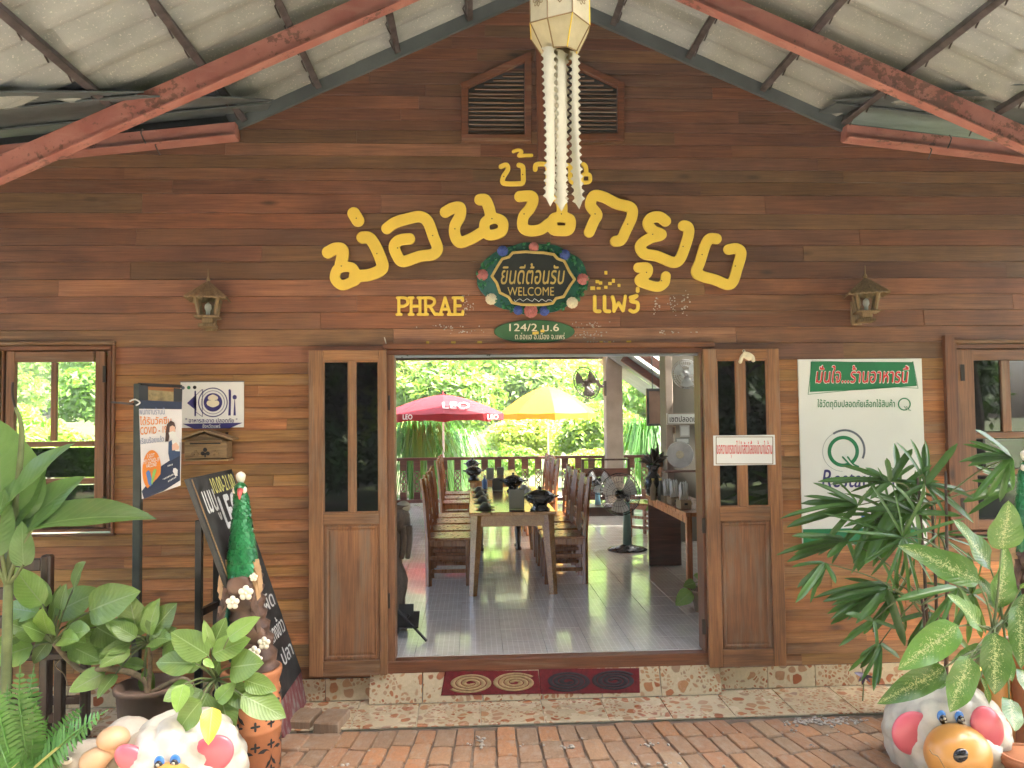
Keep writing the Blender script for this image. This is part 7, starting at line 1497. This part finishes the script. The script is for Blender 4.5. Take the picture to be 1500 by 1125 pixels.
# pedestal fan
def pedestal(px, py, hub_px, hub_py, r, pole, base, blade, nrm, label, name='pedestal_fan'):
    p = PZ(px, py); f = empty(name, p, label, 'fan', 'standing fans'); hb = PY(hub_px, hub_py, p[1]-.1)
    mk('base', G().lathe([(.21, 0), (.215, .012), (.19, .03), (.10, .05), (.05, .07), (.045, .09)], p, 28, lambda a, z: 1+.12*math.cos(2*a)), M[base], f, smooth=True); mk('pole', G().tube([(p[0], p[1], .06), (p[0], p[1], hb[2]-.22), (p[0], p[1]-.01, hb[2]-.10)], [.055, .042, .03], 12), M[pole], f, smooth=True)
    mk('motor_mount', G().tube(cat_rom([(p[0], p[1], hb[2]-.14), (p[0]+.01, p[1], hb[2]-.05), (hb[0]-nrm[0]*.1, hb[1]-nrm[1]*.1, hb[2])], 4), .03, 8), M['fan_black'], f, smooth=True); fan_head(f, hb, r, nrm, 0, 0, mats=(blade, 'fan_black'), gt=.002)
pedestal(919, 806, 908, 724, .245, 'fan_green', 'fan_black', 'fan_blade', (-.45, -.88, .1), 'pedestal fan with green post and black base on the tiled floor'); pedestal(876, 752, 877, 705, .22, 'fan_blue', 'fan_blue', 'fan_blade', (.5, .8, .1), 'pale blue pedestal fan behind the dark swing frame')
# dark framed bench before the railing
YB = 7.35; sw = empty('framed_bench', (PY(888, 742, YB)[0], YB, 0), 'dark open framed bench standing before the railing', 'bench'); xa, xb = PY(854, 700, YB)[0], PY(921, 700, YB)[0]
for x in (xa, xb): mk('post', G().box(x-.02, x+.02, YB-.02, YB+.02, 0, PY(888, 672, YB)[2]), M['dark_w'], sw)
mk('top_bar', G().box(xa+.02, xb-.02, YB-.015, YB+.015, PY(888, 674.5, YB)[2], PY(888, 672, YB)[2]), M['dark_w'], sw); mk('back_board', G().box(xa+.02, xb-.02, YB-.02, YB+.01, PY(888, 698, YB)[2], PY(888, 686, YB)[2]), M['rail_w'], sw); mk('seat', G().box(xa-.0, xb+.0, YB-.35, YB-.021, PY(888, 752, YB)[2], PY(888, 739, YB)[2]), M['dark_w'], sw)
# hanging picture box
YH = 6.2; a = PY(947, 624, YH); b = PY(976, 569, YH); hp_ = empty('picture_box', (a[0], YH, a[2]), 'dark framed brown panel hanging beside the plastered pillar', 'frame'); w_ = .035
for (x0, x1, z0, z1) in ((a[0], a[0]+w_, a[2], b[2]), (b[0], b[0]+w_, a[2], b[2]), (a[0]+w_, b[0], a[2], a[2]+w_), (a[0]+w_, b[0], b[2]-w_, b[2])): mk('frame_bar', G().box(x0, x1, YH-.05, YH+.02, z0, z1, .004), M['black'], hp_)
mk('panel', G().box(a[0]+w_, b[0], YH-.02, YH, a[2]+w_, b[2]-w_), M['screen_brown'], hp_); mk('hanger', G().cyl((a[0]+.1, YH, b[2]), (a[0]+.1, YH, 2.95), .008), M['black'], hp_)
# sign on the pillar, wall items
YW = 4.40; sg = empty('pillar_sign', PY(996, 622, YW), 'white sign with black lettering on the plastered pillar', 'sign'); prect('panel', 977, 605, 1024, 622, YW, YW+.015, M['white'], sg); ptext('เซตปลอดน', 981, 609, 1020, 618, YW-.0005, M['black'], sg, .15, .001, .0002)
fr4 = [{'p': [(978, 606), (1023, 606), (1023, 621), (978, 621), (978, 606)], 'raw': True, 'r': .4}]; plate('border', facade_loops(stroke_loops(fr4, .4, .25), YW), (0, YW-.0006, 0), EX, EZ, M['gold_print'], sg, thick=.001)
for k, (x0, y0, x1, y1, mt, lb) in enumerate(((984, 624, 990, 636, 'kraft', 'small brown picture below the pillar sign'), (996, 623, 1010, 640, 'china', 'small white framed note below the pillar sign'), (990, 641, 1010, 651, 'grey_card', 'grey switch plate on the plastered pillar'))):
    o = empty('wall_note', PY(x0, y1, YW), lb, 'picture'); prect('panel', x0, y0, x1, y1, YW+.02, YW+.03, M[mt], o); prect('mount', x0+1.5, y0+2, x1-1.5, y1-2, YW+.017, YW+.0195, M['screen_brown'] if k == 0 else M['white'], o)
pf_ = empty('white_wall_fan', PY(1006, 560, 4.40), 'white round fan high on the plastered pillar', 'fan'); fan_head(pf_, PY(1005, 548, 4.2), .18, (-.5, -.85, -.1), 0, 0, mats=('fan_blade', 'steel')); mk('bracket', G().bar(PY(1005, 548, 4.3), PY(1006, 565, 4.44), .04, .04), M['china'], pf_)
# counter with vase, boxes and packets
ZC = .76; a = PZ(945, 724, ZC); b = PZ(1016, 750, ZC); cx0, cx1, cy0, cy1 = a[0]-.0, a[0]+.42, b[1]-.05, a[1]+.0
ct_ = empty('side_counter', (cx0+.2, cy1, 0), 'long wooden side counter along the right wall inside the door', 'counter'); mk('top', G().box(cx0, cx1, cy0, cy1, ZC-.035, ZC, .004), M['chair_w'], ct_)
mk('end_panel', G().box(cx0+.02, cx1-.05, cy1-.06, cy1-.03, 0, ZC-.036, .004), M['rail_w'], ct_); mk('leg', G().box(cx0+.02, cx0+.07, cy0+.05, cy0+.1, 0, ZC-.036, .004), M['chair_w'], ct_); mk('apron', G().box(cx0+.02, cx0+.045, cy0+.1, cy1-.06, ZC-.1, ZC-.036), M['chair_w'], ct_)
pv = PZ(957, 726, ZC); vz = empty('black_vase', pv, 'black waisted vase holding dark red spiky foliage on the counter', 'vase'); pv = np.array(pv)
mk('body', G().lathe([(.05, 0), (.07, .01), (.10, .10), (.085, .19), (.05, .24), (.055, .28), (.085, .33), (.08, .33), (.05, .28)], pv, 24), M['pot_black'], vz, smooth=True)
lred = leaf_mesh('red_leaf', leafmat('dark_red_leaf', (.05, .045, .025), (.09, .05, .03), .4, .15), .3, 'ovate', .3, .15, 6)
for k in range(46):
    a_ = rnd.uniform(0, 2*math.pi); el = rnd.uniform(.25, 1.5); L = rnd.uniform(.10, .24); d = np.array((math.cos(a_)*math.cos(el), math.sin(a_)*math.cos(el), math.sin(el))); b_ = pv+(0, 0, .32)+d*rnd.uniform(0, .10); place(vz, lred, b_, b_+d*L*.8, (rnd.uniform(-1, 1), -.5, .6))
for k, (px, py, w, h, lb) in enumerate(((977, 735, .07, .06, 'small kraft box with a slot on the counter, farthest'), (989, 739, .10, .07, 'kraft tray of clear packets, middle of the counter'), (1003, 745, .10, .08, 'kraft tray with a slot nearest the door jamb'))):
    p = PZ(px, py, ZC); bx = empty('kraft_tray', p, lb, 'box', 'kraft trays on the counter'); mk('box', G().box(p[0]-w/2, p[0]+w/2, p[1]-.05, p[1]+.12, ZC, ZC+h, .003), M['kraft'], bx); mk('slot', G().box(p[0]-.015, p[0]+.015, p[1]-.0515, p[1]-.05, ZC+h*.45, ZC+h*.7), M['black'], bx)
    for q in range(3):
        xx = p[0]-w/2+.02+q*.03; mk('packet', G().add([(xx-.02, p[1]-.01+q*.03, ZC+h), (xx+.02, p[1]-.01+q*.03, ZC+h), (xx+.022, p[1]+.01+q*.03, ZC+h+.14), (xx, p[1]+.0+q*.03, ZC+h+.17), (xx-.02, p[1]+.012+q*.03, ZC+h+.13), (xx, p[1]-.035+q*.03, ZC+h+.06)], [(0, 1, 5), (1, 2, 5), (2, 3, 5), (3, 4, 5), (4, 0, 5)]), M['plastic_bag'], bx)
for k, px in enumerate((957, 968)):
    p = PZ(px, 733, ZC); bt_ = empty('sauce_bottle', p, ['tan sauce bottle on the counter beside the vase', 'dark sauce bottle on the counter nearer the trays'][k], 'bottle', 'bottles on the counter'); mk('body', G().lathe([(.03, 0), (.032, .01), (.032, .12), (.012, .17), (.012, .2)], p, 14), M['kraft'] if k == 0 else M['dish_dark'], bt_, smooth=True); mk('cap', G().lathe([(.014, .2), (.014, .22), (.001, .22)], p, 10), M['gold'], bt_)
p = PY(996, 690, 4.3); pd = empty('round_plaque', p, 'white round plate standing against the plastered pillar', 'plate'); mk('disc', G().tube([PY(996, 666, 4.36), PY(996, 666, 4.33)], [.17, .165], 30), M['china'], pd); mk('centre', G().tube([PY(996, 666, 4.329), PY(996, 666, 4.325)], [.05, .045], 20), M['ivory'], pd); mk('shelf', G().box(p[0]-.2, p[0]+.25, 4.25, 4.44, PY(996, 690, 4.3)[2]-.015, PY(996, 690, 4.3)[2]), M['rail_w'], pd)
cw = PY(965, 742, 3.9); hbk = empty('hanging_basket', PY(958, 752, 3.85), 'dark leafy trailing plant under the counter end', 'plant')
for k in range(40):
    b_ = PY(rnd.uniform(945, 978), rnd.uniform(734, 752), 3.75+rnd.uniform(-.05, .05)); place(hbk, LM[k % 3], b_, b_+np.array((rnd.uniform(-.05, .05), -.02, rnd.uniform(-.07, .03))), (0, -.9, .4))
# extra chair at the far end of the counter
o = copy_tree(cp); o.location = (PZ(940, 790)[0]+.15, PZ(940, 790)[1]+.2, 0); o.rotation_euler = (0, 0, 2.4); tag(o, 'carved wooden chair standing beside the vase end of the counter', 'chair', 'wooden dining chairs')
# carved figure and black stand just inside the left jamb
p = PZ(585, 925); cfg = empty('carved_wood_figure', p, 'carved dark wooden elephant figure half hidden by the left door jamb', 'statue'); Yc = p[1]+.1
mk('body', G().tube(cat_rom([(p[0]-.05, Yc, 0), (p[0]-.04, Yc, .3), (p[0]-.07, Yc, .6), (p[0]-.03, Yc, .85), (p[0]-.02, Yc, .95)], 5), [.09+.015*math.sin(i*1.3) for i in range(21)], 12), M['carve_w'], cfg, smooth=True)
mk('head', G().ball(PY(588, 765, Yc), (.07, .09, .11), 18, 12), M['carve_w'], cfg, smooth=True); mk('cap', G().ball(PY(591, 742, Yc), (.055, .06, .045), 16, 10), M['paper_w'], cfg, smooth=True)
for (x0, x1) in ((592, 588), (598, 597)): mk('tusk_leg', G().tube(cat_rom([PY(x0, 770, Yc-.05), PY(x0+1, 795, Yc-.07), PY(x1, 818, Yc-.06)], 4), [.032, .032, .03, .028, .026, .024, .022, .02, .018], 8), M['carve_w'], cfg, smooth=True)
p = PZ(603, 938); bs = empty('folding_stand', p, 'black folding stand on the tiles just inside the left jamb', 'stand')
mk('leg', G().bar(PZ(625, 939, .005), PY(572, 882, p[1]+.1), .014, .014), M['black'], bs); mk('leg', G().bar(PZ(578, 932, .005), PY(600, 900, p[1]+.05), .014, .014), M['black'], bs); mk('tray', G().obox(PY(594, 908, p[1]+.08), (1, 0, 0), (0, .9, .42), (0, -.42, .9), .10, .09, .006), M['black'], bs); mk('back_plate', G().obox(PY(595, 894, p[1]+.15), (1, 0, 0), (0, .35, .93), (0, -.93, .35), .055, .045, .006), M['black'], bs)
p = PZ(1032, 895); ip = empty('indoor_plant', p, 'potted plant just inside the right jamb showing two leaves', 'plant'); mk('pot', G().lathe([(.08, 0), (.11, .18), (.12, .18), (.1, .15)], p, 18), M['clay'], ip, smooth=True); hb = np.array(p)+(0, 0, .25)
for t in ((990, 886), (1002, 858), (1018, 842), (1040, 850)): T = PY(*t, p[1]-.1); B = T*.45+hb*.55; mk('petiole', G().tube([np.array(p)+(0, 0, .14), hb, B], .005, 5), M['stem'], ip, smooth=True); place(ip, LM[0], B, T, (0, -.8, .5), ws=1.2)
# ------------------------------------------------------------------ garden: parasols
def parasol(px, Y, py_rim, py_top, r, cloth, label, pole_px=None):
    top = PY(px, py_top, Y); rim = PY(px, py_rim, Y); X = top[0]; o = empty('parasol', (X, Y, ZG), label, 'umbrella', 'parasols in the garden'); n = 8; h = top[2]-rim[2]
    mk('pole', G().cyl((X, Y, ZG), (X, Y, top[2]), .022, n=10), M['china'], o); mk('base', G().lathe([(.25, 0), (.25, .05), (.06, .08), (.05, .3)], (X, Y, ZG), 20), M['concrete'], o)
    for k in range(n):
        a0, a1 = 2*math.pi*(k+.5)/n-.35, 2*math.pi*(k+1.5)/n-.35; N = 7; vs_ = []
        for i in range(N+1):
            t = i/N; rr = r*t; z = top[2]-h*t**1.55
            for j in range(5):
                s = j/4; a = a0+(a1-a0)*s; q = rr*(1-.07*math.sin(math.pi*s)*t); vs_.append((X+q*math.cos(a), Y+q*math.sin(a), z-.02*math.sin(math.pi*s)*t))
        fs_ = [(i*5+j, (i+1)*5+j, (i+1)*5+j+1, i*5+j+1) for i in range(N) for j in range(4)]; p_ = mk('panel', G().add(vs_, fs_), M[cloth], o, smooth=True)
        b = vs_[-5:]; va = [(x, y, z) for x, y, z in b]+[(X+(x-X)*1.005, Y+(y-Y)*1.005, z-.17+(.05 if 0 < i_ < 4 else 0)) for i_, (x, y, z) in enumerate(b)]; mk('valance', G().add(va, [(j, j+1, 6+j, 5+j) for j in range(4)]), M[cloth], o, smooth=True)
        mk('rib', G().tube([(X, Y, top[2]-.05), (X+r*.6*math.cos(a0), Y+r*.6*math.sin(a0), top[2]-h*.453-.035), (X+r*.98*math.cos(a0), Y+r*.98*math.sin(a0), rim[2]-.03)], .008, 5), M['china'], o)
    mk('tip', G().lathe([(.03, 0), (.02, .05), (.001, .1)], top-np.array((0, 0, .01)), 10), M[cloth], o); return o
Yu = 10.9; pr = parasol(649, Yu, 606, 578, 1.27, 'umb_red', 'red beer garden parasol with white lettering beyond the railing')
def utext(par, body, x0, y0, x1, y1, C_, r, zt, zr, mat, name='lettering'):
    """lettering laid onto the parasol's cloth: each point is pushed out to the dome (or its valance)"""
    L = [np.array(l) for l in text_loops(body, .25)]; A = np.vstack(L); lo = A.min(0); sp = A.max(0)-lo; v, f = fill_loops([(l-lo)/sp for l in L], 0); g = G(); h = zt-zr
    for p in v:
        px, py = x0+p[0]*(x1-x0), y1-p[1]*(y1-y0); best_ = None
        for Y in np.arange(C_[1]-r*1.02, C_[1], .01):
            q = PY(px, py, Y); rad = math.hypot(q[0]-C_[0], Y-C_[1])
            if q[2] <= zr: inside = rad < r*.99
            else:
                inside = rad < r*max(0, min(1, (zt-q[2])/h))**(1/1.55)
            if inside: best_ = q; break
        q = best_ if best_ is not None else PY(px, py, C_[1]-r); g.v.append(tuple(q+uv(CAM-q)*.035))
    g.f = f; mk(name, g, mat, par)
_t = PY(649, 578, Yu); _r = PY(649, 606, Yu)
for bx in ((648, 589, 688, 598.5), (714, 607, 730, 614), (590, 607, 604, 614.5)): utext(pr, 'LEO', *bx, (_t[0], Yu), 1.27, _t[2], _r[2], M['umb_white'])
py_ = parasol(802, 13.2, 605, 566, 1.16, 'umb_yel', 'yellow and white garden parasol right of the red one')
# ------------------------------------------------------------------ trees
def crown_mesh(name, seed, mat, n, R, lobes, leaf, flat=.85):
    r = np.random.RandomState(seed); L = []
    for k in range(lobes):
        d = r.normal(size=3); d /= np.linalg.norm(d); d[2] = abs(d[2])*.9-.25; q = d*np.array(R)*r.uniform(.35, .72); L.append((q, r.uniform(.28, .5)*min(R)))
    V = np.zeros((n*4, 3)); k = 0
    for i in range(n):
        q, rr = L[r.randint(lobes)]; d = r.normal(size=3); d /= np.linalg.norm(d); p = q+d*rr*r.uniform(.45, 1.0)**.5
        nz = d*.6+r.normal(size=3)*.6+np.array((0, 0, .5)); nz /= np.linalg.norm(nz); a = np.cross(nz, r.normal(size=3)); a /= np.linalg.norm(a); b = np.cross(nz, a); s = leaf*r.uniform(.6, 1.35)
        V[4*i] = p-a*s; V[4*i+1] = p-b*s*.45+nz*s*.1; V[4*i+2] = p+a*s; V[4*i+3] = p+b*s*.45+nz*s*.1
    me = bpy.data.meshes.new(name); me.from_pydata(V.tolist(), [], [(4*i, 4*i+1, 4*i+2, 4*i+3) for i in range(n)]); me.uv_layers.new(name='UVMap'); me.materials.append(mat); return me, L
CM = [crown_mesh('crown_leaves', 1, M['tree_lf'], 7000, (3.0, 3.0, 2.4), 26, .19), crown_mesh('crown_leaves', 2, M['tree_lf2'], 7000, (3.2, 3.2, 2.8), 28, .19), crown_mesh('crown_leaves', 3, M['tree_lf3'], 6500, (2.8, 2.8, 2.2), 24, .17), crown_mesh('crown_leaves', 4, M['tree_dk'], 6000, (3.1, 3.1, 2.7), 26, .2)]
TMs = []
for (me, L) in CM:
    g = G(); g.tube([(0, 0, -4.2), (.08, 0, -2.6), (.0, .05, -1.2), (.05, 0, .2)], [.24, .19, .15, .08], 9)
    for q, rr in L[:12]: g.tube([(.0, .03, -1.6+.1*(hash(str(q[0])) % 7)), q*.5+np.array((0, 0, -.5)), q], [.08, .05, .02], 6)
    tme = bpy.data.meshes.new('trunk'); tme.from_pydata(g.v, [], g.f); tme.materials.append(M['bark']); TMs.append(tme)
def tree(x, y, z, k, s, label, group, name='garden_tree', h=4.2):
    o = empty(name, (x, y, z), label, 'tree', group); rz = rnd.uniform(0, 6.28)
    for nmx, me in (('crown', CM[k][0]), ('trunk', TMs[k])):
        c = bpy.data.objects.new(nmx, me); COL.objects.link(c); c.parent = o; c.location = (0, 0, h*s); c.scale = (s, s, s); c.rotation_euler = (0, 0, rz)
        if k == 3: pass
        c.color = (rnd.uniform(.85, 1.15), rnd.uniform(.9, 1.12), rnd.uniform(.8, 1.1), 1)
    return o
spots = [(-3.4, 17, 2, .62, 'sunlit yellow green tree behind the red parasol at the left jamb'), (-1.0, 24, 1, .85, 'dark green tree between the two parasols'), (1.6, 21, 2, .55, 'low yellow green tree beyond the yellow parasol'), (4.2, 20, 0, .60, 'leafy green tree left of the concrete column'), (6.6, 23, 0, .8, 'tall leafy tree right of the concrete column'), (2.6, 30, 1, .95, 'large dark tree high above the yellow parasol'), (-6.4, 22, 0, .8, 'bright green tree seen through the left window, right pane'), (-10, 20, 2, .8, 'yellow green tree seen through the left window, left pane'), (9.6, 27, 2, .9, 'yellow green tree behind the hanging frame'), (-4.6, 33, 0, 1.1, 'broad green tree at the top left of the doorway view'), (-14.5, 27, 0, 1.0, 'green tree far left behind the window view'), (5.6, 36, 2, 1.1, 'pale tree high behind the wall fan'), (-9.5, 35, 1, 1.1, 'dark tree far behind the left window'), (-1.6, 39, 1, 1.5, 'tall soft green tree on the slope above the gap between the parasols'), (3.4, 41, 0, 1.55, 'tall bright tree on the slope left of the concrete column'), (8.6, 40, 1, 1.5, 'tall soft green tree on the slope right of the concrete column'), (-7.0, 42, 0, 1.6, 'tall bright tree on the slope at the left jamb'), (-17.5, 38, 1, 1.6, 'tall tree on the slope filling the left window pane')]
for (x, y, k, s, lb) in spots: tree(x, y, ZG-.05-(1.2 if y > 18 else .8), k, s, lb, 'garden trees behind the hall')
# bushes just beyond the railing
for i, (x, y, s, k) in enumerate(((-2.9, 13.2, .30, 0), (-.4, 14.5, .26, 2), (1.1, 16, .30, 0), (3.1, 14.5, .30, 2), (4.9, 14, .32, 0), (-5.2, 14, .36, 2), (-7.4, 15.5, .4, 0), (-10.4, 13.6, .5, 2), (-12.4, 16.2, .62, 0), (-9.0, 17, .55, 2), (-14.2, 15.2, .6, 2))):
    tree(x, y, ZG-.1, k, s, ['round green bush below the red parasol', 'pale bush between the parasol poles', 'green bush right of the yellow parasol pole', 'yellow green bush left of the concrete column', 'green bush right of the concrete column', 'yellow green bush seen low through the left window', 'green bush far left through the window', 'yellow green bush low in the left window panes', 'big green bush at the middle of the left window', 'pale bush at the right pane of the left window', 'pale bush at the far left edge of the window view'][i], 'bushes beyond the railing', 'garden_bush', 2.2)
# weeping grasses (drooping long leaves)
def weeping(px, py, Y, rad, n, label):
    c = PY(px, py, Y); o = empty('weeping_grass', (c[0], Y, ZG), label, 'grass clump', 'weeping clumps beyond the railing'); g = G(); r = random.Random(int(px))
    for i in range(n):
        a = r.uniform(0, 6.28); L = rad*r.uniform(.55, 1.1); hgt = (c[2]-ZG)*r.uniform(.75, 1.05); b = np.array((c[0]+r.uniform(-.15, .15), Y+r.uniform(-.15, .15), ZG)); d = np.array((math.cos(a), math.sin(a), 0)); w = np.cross(d, (0, 0, 1))*.016; pr_ = []
        for t in (0, .35, .6, .8, 1.0): z = ZG+hgt*(1-(2*t-.95)**2*.9 if t > .47 else math.sin(t/.47*math.pi/2)); pr_.append(b*(1, 1, 0)+d*L*t**1.4+(0, 0, z))
        g.add([q-w*(1-.7*k/4) for k, q in enumerate(pr_)]+[q+w*(1-.7*k/4) for k, q in enumerate(pr_)], [(k, k+1, 6+k, 5+k) for k in range(4)])
    q_ = mk('blades', g, M['lf_fern'], o); q_['kind'] = 'stuff'; mk('clump', G().lathe([(.2, 0), (.16, .15), (.001, .25)], (c[0], Y, ZG), 12), M['bark'], o)
weeping(612, 610, 12.3, 1.9, 420, 'weeping pale green grass clump under the red parasol'); weeping(664, 625, 13.6, 1.5, 320, 'weeping grass clump right of the red parasol pole'); weeping(950, 608, 13.0, 1.6, 360, 'weeping pale grass clump right of the concrete column')
# woods on the slope
pts_ = []
g = None
hn = 0
for i in range(46):
    x = -42+i*1.9+rnd.uniform(-1, 1); y = 50+(i*37 % 46)+rnd.uniform(-2, 2); pts_.append((x, y))
V_all = []; F_all = []
base_v = np.array([v.co[:] for v in CM[0][0].vertices]); sub = base_v[:4*1800]
for (x, y) in pts_:
    s = rnd.uniform(1.1, 1.7); z = hill_z(x, y)+2.6*s; a = rnd.uniform(0, 6.28); q = sub*np.array((s, s, s*1.05)); q = np.column_stack((q[:, 0]*math.cos(a)-q[:, 1]*math.sin(a)+x, q[:, 0]*math.sin(a)+q[:, 1]*math.cos(a)+y, q[:, 2]+z)); V_all.append(q)
V_all = np.vstack(V_all); nq = len(V_all)//4
me = bpy.data.meshes.new('hill_wood'); me.vertices.add(len(V_all)); me.vertices.foreach_set('co', V_all.ravel()); me.loops.add(nq*4); me.loops.foreach_set('vertex_index', np.arange(nq*4)); me.polygons.add(nq); me.polygons.foreach_set('loop_start', np.arange(0, nq*4, 4)); me.uv_layers.new(name='UVMap'); me.update(); me.materials.append(M['tree_lf'])
o = bpy.data.objects.new('hill_wood', me); COL.objects.link(o); tag(o, 'wooded green hillside behind the garden', 'woods', kind='stuff')
# ------------------------------------------------------------------ the street side behind the viewer (seen only as reflections and bounced light)
for i, (x, y, k, s) in enumerate(((-6.5, -13, 0, .95), (-2.0, -15, 3, .9), (2.4, -14, 3, .85), (6.6, -13.5, 0, .95), (11.5, -12, 3, 1.1), (-11, -12, 3, 1.1))):
    tree(x, y, ZG-.05, k, s, ['tree opposite the left window', 'dark tree opposite the left door leaf', 'dark tree opposite the right door leaf', 'tree opposite the poster', 'tree at the far right across the lane', 'tree at the far left across the lane'][i], 'trees across the lane')
for i, x in enumerate((-7.5, -5.2, -3.0, -.9, 1.3, 3.4, 5.6, 7.9)):
    tree(x, -9.3+.4*(i % 2), ZG-.05, 3, .44, ['first', 'second', 'third', 'fourth', 'fifth', 'sixth', 'seventh', 'eighth'][i]+' dark hedge bush from the left across the lane', 'hedge bushes across the lane', 'hedge_bush', 2.6)
for i in range(8):
    tree(-14+i*4.0, -19.5+(i % 3)*.8, ZG-.05, 3 if i % 3 else 1, 1.15, ['first', 'second', 'third', 'fourth', 'fifth', 'sixth', 'seventh', 'eighth'][i]+' low branched tree from the left in the row behind the lane', 'tree row behind the lane', 'garden_tree', 2.3)
for i, (x, y, s) in enumerate(((-9.5, -9.8, 1.75), (-4.2, -9.2, 1.6), (1.0, -10.0, 1.7), (6.2, -9.2, 1.65), (11.5, -8.6, 1.75))):  # big trees added out of view to keep skylight off the porch
    tree(x, y, ZG-.05, 3, s, ['first', 'second', 'third', 'fourth', 'fifth'][i]+' added shade tree from the left, unseen, dimming the porch', 'unseen shade trees added to dim the porch')
lane = G().box(-40, 40, -6.4, -2.65, ZG-.2, ZG-.022); tag(mk('lane', lane, plain('pale_concrete_lane', (.28, .25, .2), .9, var=.15, scale=1.5)), kind='structure')
bpy.data.scenes.remove(TMP)

# ------------------------------------------------------------------ humid haze over garden and hill
hz = bpy.data.materials.new('humid_air'); hz.use_nodes = True; t_ = hz.node_tree; t_.nodes.remove(t_.nodes['Principled BSDF']); pv_ = t_.nodes.new('ShaderNodeVolumePrincipled'); pv_.inputs['Color'].default_value = (.96, .98, 1, 1); pv_.inputs['Density'].default_value = .0008; pv_.inputs['Anisotropy'].default_value = .2
t_.links.new(pv_.outputs[0], t_.nodes['Material Output'].inputs['Volume'])
o = mk('haze', G().box(-135, 135, -40, 185, -2.2, 58), hz); tag(o, 'thin humid haze over the garden and wooded hill', 'haze', kind='stuff')
